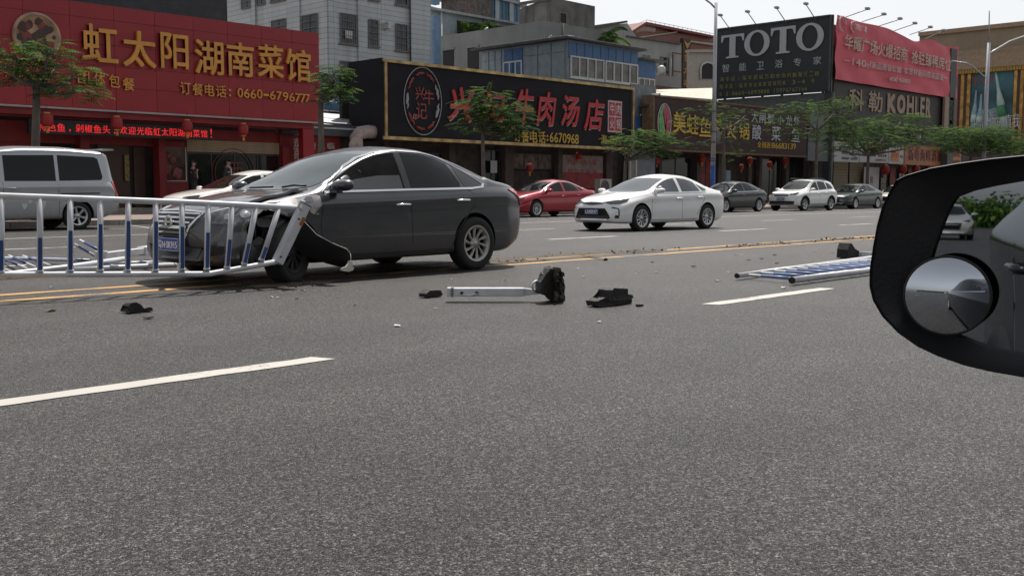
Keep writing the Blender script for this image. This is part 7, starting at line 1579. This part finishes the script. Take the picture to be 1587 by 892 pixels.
st_ = thing('trim_strip', 'slim silver trim strip lying on the yellow lines', 'debris', gp(920, 400)); bm = NB(); A_, B_ = gp(903, 397.5, .01), gp(938, 402.5, .01); prism(bm, [A_+Vector((.03, .04, 0)), A_-Vector((.03, .04, 0)), B_-Vector((.03, .04, 0)), B_+Vector((.03, .04, 0))], (0, 0, .018)); obj('strip', finish(bm), chrome, st_); bm = NB(); tube(bm, [B_, B_+(B_-A_)*.03], .03, 6); obj('broken_end', bm, bcap, st_)
# right hand post foot and lying panel
bf_ = thing('barrier_post', 'fallen white post with an upright black foot behind the right hand railing', 'barrier post', gp(1335, 400), 0, 'loose posts of the barrier')
Yb = gy(1325, 400); bm = NB(); prism(bm, [at(x, y, Y=Yb) for x, y in ((1313, 400), (1314, 387), (1317, 377), (1320, 377), (1326, 386), (1332, 389), (1333, 399))], (.06, .20, 0)); bmesh.ops.subdivide_edges(bm, edges=bm.edges[:], cuts=1); bmesh.ops.triangulate(bm, faces=bm.faces[:]); obj('rubber_foot', finish(bm), rub, bf_)
boxbar(bf_, at(1331, 394, Y=Yb), at(1372, 396, Y=Yb), .05, .045, bwht, 'shaft')
p3 = thing('road_barrier', 'white railing with pale blue bars lying flat on the road at the right', 'barrier', gp(1250, 425), 0, 'white and blue road barriers')
fa, fb_ = gp(1143, 427, .05), gp(1343, 400, .05); na, nb_ = gp(1228, 434, .055), gp(1358, 417.5, .055); nb_ = na+(nb_-na)*1.9; fb_ = fa+(fb_-fa)*1.1
rail(p3, [fa, fb_], .028); rail(p3, [na, nb_], .036)
bm = NB(); dd = (fa-fb_).normalized(); tube(bm, [fa, fa+dd*.02], .030, 10); obj('end_cap', bm, bcap, p3); bm = NB(); tube(bm, [na, na+dd*.02], .038, 10); obj('end_cap', bm, bcap, p3)
starts = [(1161.5, 426), (1179, 422.5), (1197, 419.5), (1213.5, 416.8), (1230, 414.5), (1246.5, 412.5), (1262, 410.2), (1277.5, 408.4), (1292, 407), (1306, 405.2), (1320.5, 403.6), (1333.5, 402.2)]
lb_ = M('pale_blue_sleeve', (.16, .22, .40), .4, var=.2)
for i, (x, y) in enumerate(starts):
    A_ = gp(x, y, .05); k = 0.06+.064*i; B_ = na+(nb_-na)*k*.5; B_ = na.lerp(nb_, (A_.x-fa.x)/(nb_.x-na.x)-.0); rail(p3, [A_, B_], .017, 'baluster'); rail(p3, [A_.lerp(B_, .25)+Vector((0, 0, .002)), A_.lerp(B_, .8)+Vector((0, 0, .002))], .0185, 'blue_sleeve', lb_)
# dirt left where the posts stood
dm = M('road_dirt', (.085, .068, .05), .95, var=.5, scale=6, bump=.8, bscale=50); cd = M('clod', (.05, .04, .032), .95, var=.5)
def dirt(px, py, L_, W_, n, seed, label, clod=.035):
    random.seed(seed); c = gp(px, py); t = thing('dirt_patch', label, 'dirt', c, 0, 'dirt where the barrier posts stood'); vs = [c+Vector((0, 0, .014))]; k = 40
    for i in range(k): a = 2*pi*i/k; r_ = 1+.55*noise.noise(Vector((cos(a)*2+seed, sin(a)*2, seed))); vs.append(Vector((c.x+L_*r_*cos(a), c.y+W_*r_*sin(a), .0055)))
    o = obj('dirt_film', ([tuple(v) for v in vs], [], [(0, i, i % k+1) for i in range(1, k+1)]), dm, t); bm = NB()
    for i in range(int(n*.6)):
        a = random.uniform(0, 2*pi); q = abs(random.gauss(0, .55)); s = clod*random.uniform(.25, 1)**1.6; bmesh.ops.create_icosphere(bm, subdivisions=1, radius=s, matrix=Matrix.Translation((c.x+L_*q*cos(a)*1.3, c.y+W_*q*sin(a)*1.5, s*.5)) @ Matrix.Rotation(random.uniform(0, 3), 4, (1, 1, 0)) @ Matrix.Diagonal((1, .7, .55, 1)))
    o = obj('clods', bm, cd, t); o['kind'] = 'stuff'
dirt(785, 406, .75, .22, 90, 1, 'loose dirt behind the rear wheel of the dark sedan', .03)
dirt(850, 397, 2.2, .26, 120, 2, 'long streak of dirt between the yellow lines right of the dark sedan', .022)
dirt(985, 390, .9, .2, 90, 3, 'dirt and crumbs between the yellow lines in front of the white sedan', .03)
dirt(1175, 379.5, 1.2, .22, 110, 4, 'brown dirt between the yellow lines beyond the debris', .03)
dirt(1310, 371, 1.6, .25, 120, 5, 'heap of dark dirt on the yellow lines near the wing mirror', .04)
dirt(452, 440, .55, .25, 120, 6, 'dirt crumbs under the broken front wheel of the dark sedan', .028)
# scattered fragments
random.seed(99); fg = [(430, 462, 1), (470, 451, 1), (421, 461, 1), (675, 479, 1), (784, 436, 1), (928, 500, 1), (700, 433, 1), (905, 430, 1), (895, 417, 1), (1180, 402, 0), (1250, 399, 1), (1160, 404, 0), (1077, 413, 1), (1057, 407, 1), (1112, 436, 1), (1128, 422, 1), (1200, 396, 0), (1262, 391, 0), (1300, 395, 0), (1140, 396, 0), (1150, 396, 1), (460, 464, 0), (550, 474, 0), (232, 494, 0), (80, 446, 1), (1018, 423, 1), (985, 425, 1), (1290, 393, 0), (1075, 414, 0), (1204, 409, 0), (843, 404, 0), (1010, 407, 0), (1240, 437, 1), (1215, 447, 1), (1293, 446, 1), (616, 506, 1)]
ffl = M('fragment_white', (.6, .6, .6), .3)
for i, (x, y, wv) in enumerate(fg):
    c = gp(x, y); s = random.uniform(.010, .026)*(1.5 if not wv else 1); bm = NB(); k = random.randint(4, 6); P2 = [Vector((c.x+s*random.uniform(.5, 1.4)*cos(2*pi*j/k), c.y+s*random.uniform(.5, 1.3)*sin(2*pi*j/k), .006+random.uniform(0, s*.3))) for j in range(k)]
    prism(bm, P2, (random.uniform(-.01, .01), 0, s*.25)); tag(obj('fragment', finish(bm), ffl if wv else cd), 'white plastic crumb lying on the road' if wv else 'dark crumb of rubber or dirt lying on the road', 'fragment', 'white crumbs scattered on the road' if wv else 'dark crumbs scattered on the road')

# ------------------------------------------------------------------ our own car: body side and wing mirror
own = thing('own_car', 'dark grey car the photograph was taken from, its black wing mirror at the right edge', 'car', (0, -.9, 0))
opaint = M('slate_paint', (.025, .028, .034), .3, metal=.6, var=.05, coat=1)
OS = tweak(SED); pts = []
bm = shell(OS)
for v in bm.verts: v.co = Vector((-v.co.x*-1-.65, v.co.y-.98, v.co.z))
OT = BVHTree.FromBMesh(bm)
ob_ = obj('body', bm, opaint, own, smooth=40)
class OB(Body):
    def __init__(s): s.S, s.root, s.tree, s.L = OS, own, OT, OS['L']; s.fx, s.rx = s.L/2-OS['fa'], -s.L/2+OS['ra']
OWB = OB(); shx = -.65
def osd(pts): return [(OWB.L/2-a+shx, -.18, z) for a, z in pts]
def fixpar(o): o.data.transform(Matrix.Translation(-Vector(own.location))); return o
for wn in SEDWIN: fixpar(OWB.patch('side_window', osd(wn), (0, 1, 0), glassm, .004))
for dl in DL:
    bm2 = OWB.strip('door_gap', osd(dl), (0, 1, 0), .012, blackp, .0015); fixpar(bm2)
fixpar(OWB.strip('window_trim', osd([(1.36, .948), (2.0, .962), (2.6, .975), (3.5, .99)]), (0, 1, 0), .02, chrome, .01))
for s_, z in ((2.42, .80), (3.30, .83)):
    h, nn = OWB.hit((OWB.L/2-s_+shx, -.18, z), (0, 1, 0)); bm = NB(); tube(bm, [h+Vector((.09, .0, 0)), h+Vector((.08, .025, 0)), h+Vector((-.08, .03, 0)), h+Vector((-.09, .0, 0))], .014, 8); obj('door_handle', bm, MATS['slate_paint'], own)
for x in (OWB.fx, OWB.rx): 
    w1 = wheel(own, x+shx, .72, .32, alloy, 10, 'fan')
# mirror
na_ = radians(256.8); MN = Vector((sin(na_), cos(na_), .0105)).normalized(); MC = Vector((0, 0, EYE))+(at(1480, 400, Y=5)-Vector((0, 0, EYE))).normalized()*.86
def mp(px, py, off=0.0):
    d = _r2*((px-793.5)/F) - _u2*((py-446)/F) + _f; o = Vector((0, 0, EYE)); t = (MC+MN*off-o).dot(MN)/d.dot(MN); return o+d*t
HO = [(1356.5, 440), (1357, 415), (1362, 380), (1368, 348), (1375, 322), (1384, 302), (1392, 288), (1398, 279), (1412, 272), (1450, 261), (1490, 254), (1540, 247), (1590, 242), (1660, 238), (1740, 240), (1800, 260), (1830, 320), (1832, 420), (1815, 520), (1770, 585), (1690, 592), (1590, 578), (1540, 569.5), (1500, 560), (1460, 546), (1430, 532), (1400, 511), (1376, 486), (1362, 462)]
housing = M('housing_black', (.010, .010, .011), .42, var=.15, bump=.05, bscale=300)
cen = mp(1560, 420); bm = NB(); rings = []
for off, sc, ms in ((.022, .975, 0), (.026, .99, 0), (.020, 1.0, 0), (.0, 1.005, 0), (-.03, 1.0, 0), (-.07, .93, 0), (-.10, .80, 0), (-.12, .55, 0), (-.125, .2, 0)):
    rings.append([bm.verts.new(cen+(mp(x, y)-cen)*sc+MN*off) for x, y in HO])
GL = [(1442, 402), (1447, 385), (1456, 358), (1468, 328), (1476, 311), (1482, 304), (1495, 298), (1533, 289), (1590, 279), (1660, 272), (1740, 274), (1790, 300), (1800, 360), (1798, 440), (1780, 520), (1740, 556), (1680, 562), (1590, 551), (1545, 543), (1500, 528), (1465, 512), (1432, 485), (1428, 450)]
n = len(HO)
for a, b in zip(rings, rings[1:]):
    for k in range(n): bm.faces.new((a[k], a[(k+1) % n], b[(k+1) % n], b[k]))
bm.faces.new(rings[-1])
# inner rim down to the glass
def near_ring(off): return [bm.verts.new(mp(x, y)+MN*off) for x, y in GLn]
GLn = []
for i in range(n):          # glass outline sampled to the housing's count by angle
    ang = math.atan2(HO[i][1]-420, HO[i][0]-1560); best = None
    for j in range(len(GL)):
        (xa2, ya2), (xb2, yb2) = GL[j], GL[(j+1) % len(GL)]
        for k in range(12):
            x = xa2+(xb2-xa2)*k/12; y = ya2+(yb2-ya2)*k/12; da = abs((math.atan2(y-420, x-1560)-ang+pi) % (2*pi)-pi)
            if best is None or da < best[0]: best = (da, x, y)
    GLn.append((best[1], best[2]))
r1 = [bm.verts.new(mp(x, y, .012)) for x, y in GLn]; r2 = [bm.verts.new(mp(x, y, .0)) for x, y in GLn]
for a, b in ((rings[0], r1), (r1, r2)):
    for k in range(n): bm.faces.new((a[k], b[k], b[(k+1) % n], a[(k+1) % n]))
bmesh.ops.recalc_face_normals(bm, faces=bm.faces[:]); wm_ = obj('wing_mirror', bm, housing, own, smooth=48)
silverm = M('mirror_silver', (.80, .84, .88), .012, metal=1, var=0)
bm = NB(); vs = [bm.verts.new(mp(x, y, .004)) for x, y in GLn]; f = bm.faces.new(vs); f.normal_update()
if f.normal.dot(MN) < 0: f.normal_flip()
obj('mirror_glass', bm, M('tinted_mirror', (.27, .29, .32), .012, metal=1, var=0), wm_)
# round blind spot mirror stuck on the glass
e1 = (mp(1523, 458)-mp(1467, 458)).normalized(); e2_ = MN.cross(e1).normalized(); e1 = e2_.cross(MN); cc = mp(1467, 458, .027); rr_ = (mp(1532, 458, .027)-mp(1401, 458, .027)).length/2; rv = (mp(1466, 399, .027)-mp(1466, 516, .027)).length/2
bm = NB(); R_ = .085; N1, N2 = 14, 48; prev = [bm.verts.new(cc+MN*(R_-math.sqrt(R_*R_-rr_*rr_)))]; top = prev[0]; pr = None
for i in range(1, N1+1):
    q = i/N1; ring = []
    for k in range(N2):
        a = 2*pi*k/N2; r_ = q*rr_; hgt = math.sqrt(R_*R_-r_*r_)-math.sqrt(R_*R_-rr_*rr_); ring.append(bm.verts.new(cc+e1*r_*cos(a)+e2_*q*rv*sin(a)+MN*hgt))
    if pr is None:
        for k in range(N2): bm.faces.new((top, ring[k], ring[(k+1) % N2]))
    else:
        for k in range(N2): bm.faces.new((pr[k], ring[k], ring[(k+1) % N2], pr[(k+1) % N2]))
    pr = ring
bmesh.ops.recalc_face_normals(bm, faces=bm.faces[:]); bm.normal_update()
if sum(f.normal.dot(MN) for f in bm.faces) < 0: bmesh.ops.reverse_faces(bm, faces=bm.faces[:])
obj('blind_spot_mirror', bm, M('blind_spot_silver', (.50, .53, .58), .02, metal=1, var=0), wm_, smooth=60)
bm = NB(); tube(bm, [cc+e1*(rr_+.0008)*cos(a)+e2_*(rv+.0008)*sin(a)-MN*.001 for a in [2*pi*k/48 for k in range(49)]], .0012, 6, cap=False); obj('blind_spot_rim', bm, housing, wm_)
bm = NB(); tube(bm, [mp(1810, 480, -.03), Vector((MC.x+.12, -.10, MC.z-.08))], [.03, .035], 10); obj('mirror_arm', bm, housing, wm_)

# ------------------------------------------------------------------ what stands behind, seen in the mirrors
random.seed(31)
car('following_car', 'pale sedan following behind, seen only in the wing mirror', M('champagne_paint', (.45, .44, .42), .3, metal=.3, var=.05, coat=1), -44, -3.5, 0, tweak(CS), None, alloy, 10, 'fan', front=front_ford, win=CW)
bm = NB(); 
def belt(name, x0, x1, y0, y1, h, n, seed, label):
    random.seed(seed); bm = NB()
    for i in range(n):
        x = random.uniform(x0, x1); y = random.uniform(y0, y1); z = h*random.uniform(.03, 1)**1.2; s = random.uniform(.7, 1.5)
        for j in range(14):
            d = Vector((random.gauss(0, 1), random.gauss(0, 1), random.gauss(0, .8))).normalized(); p = Vector((x, y, z))+d*s; u = d.cross(Vector((.3, .2, 1))).normalized()*random.uniform(.1, .22); v = d.cross(u).normalized()*random.uniform(.1, .2)
            f = bm.faces.new([bm.verts.new(q) for q in (p-u-v, p+u-v*.6, p+u*.8+v, p-u*.7+v)]); f.material_index = j % 2
    o = obj(name, bm, leafs); return tag(o, kind='stuff')
belt('hedge_trees', -90, 60, -27, -20, 5.5, 3600, 4, ''); belt('far_trees', -95, -85, -25, 40, 1.7, 1600, 5, '')
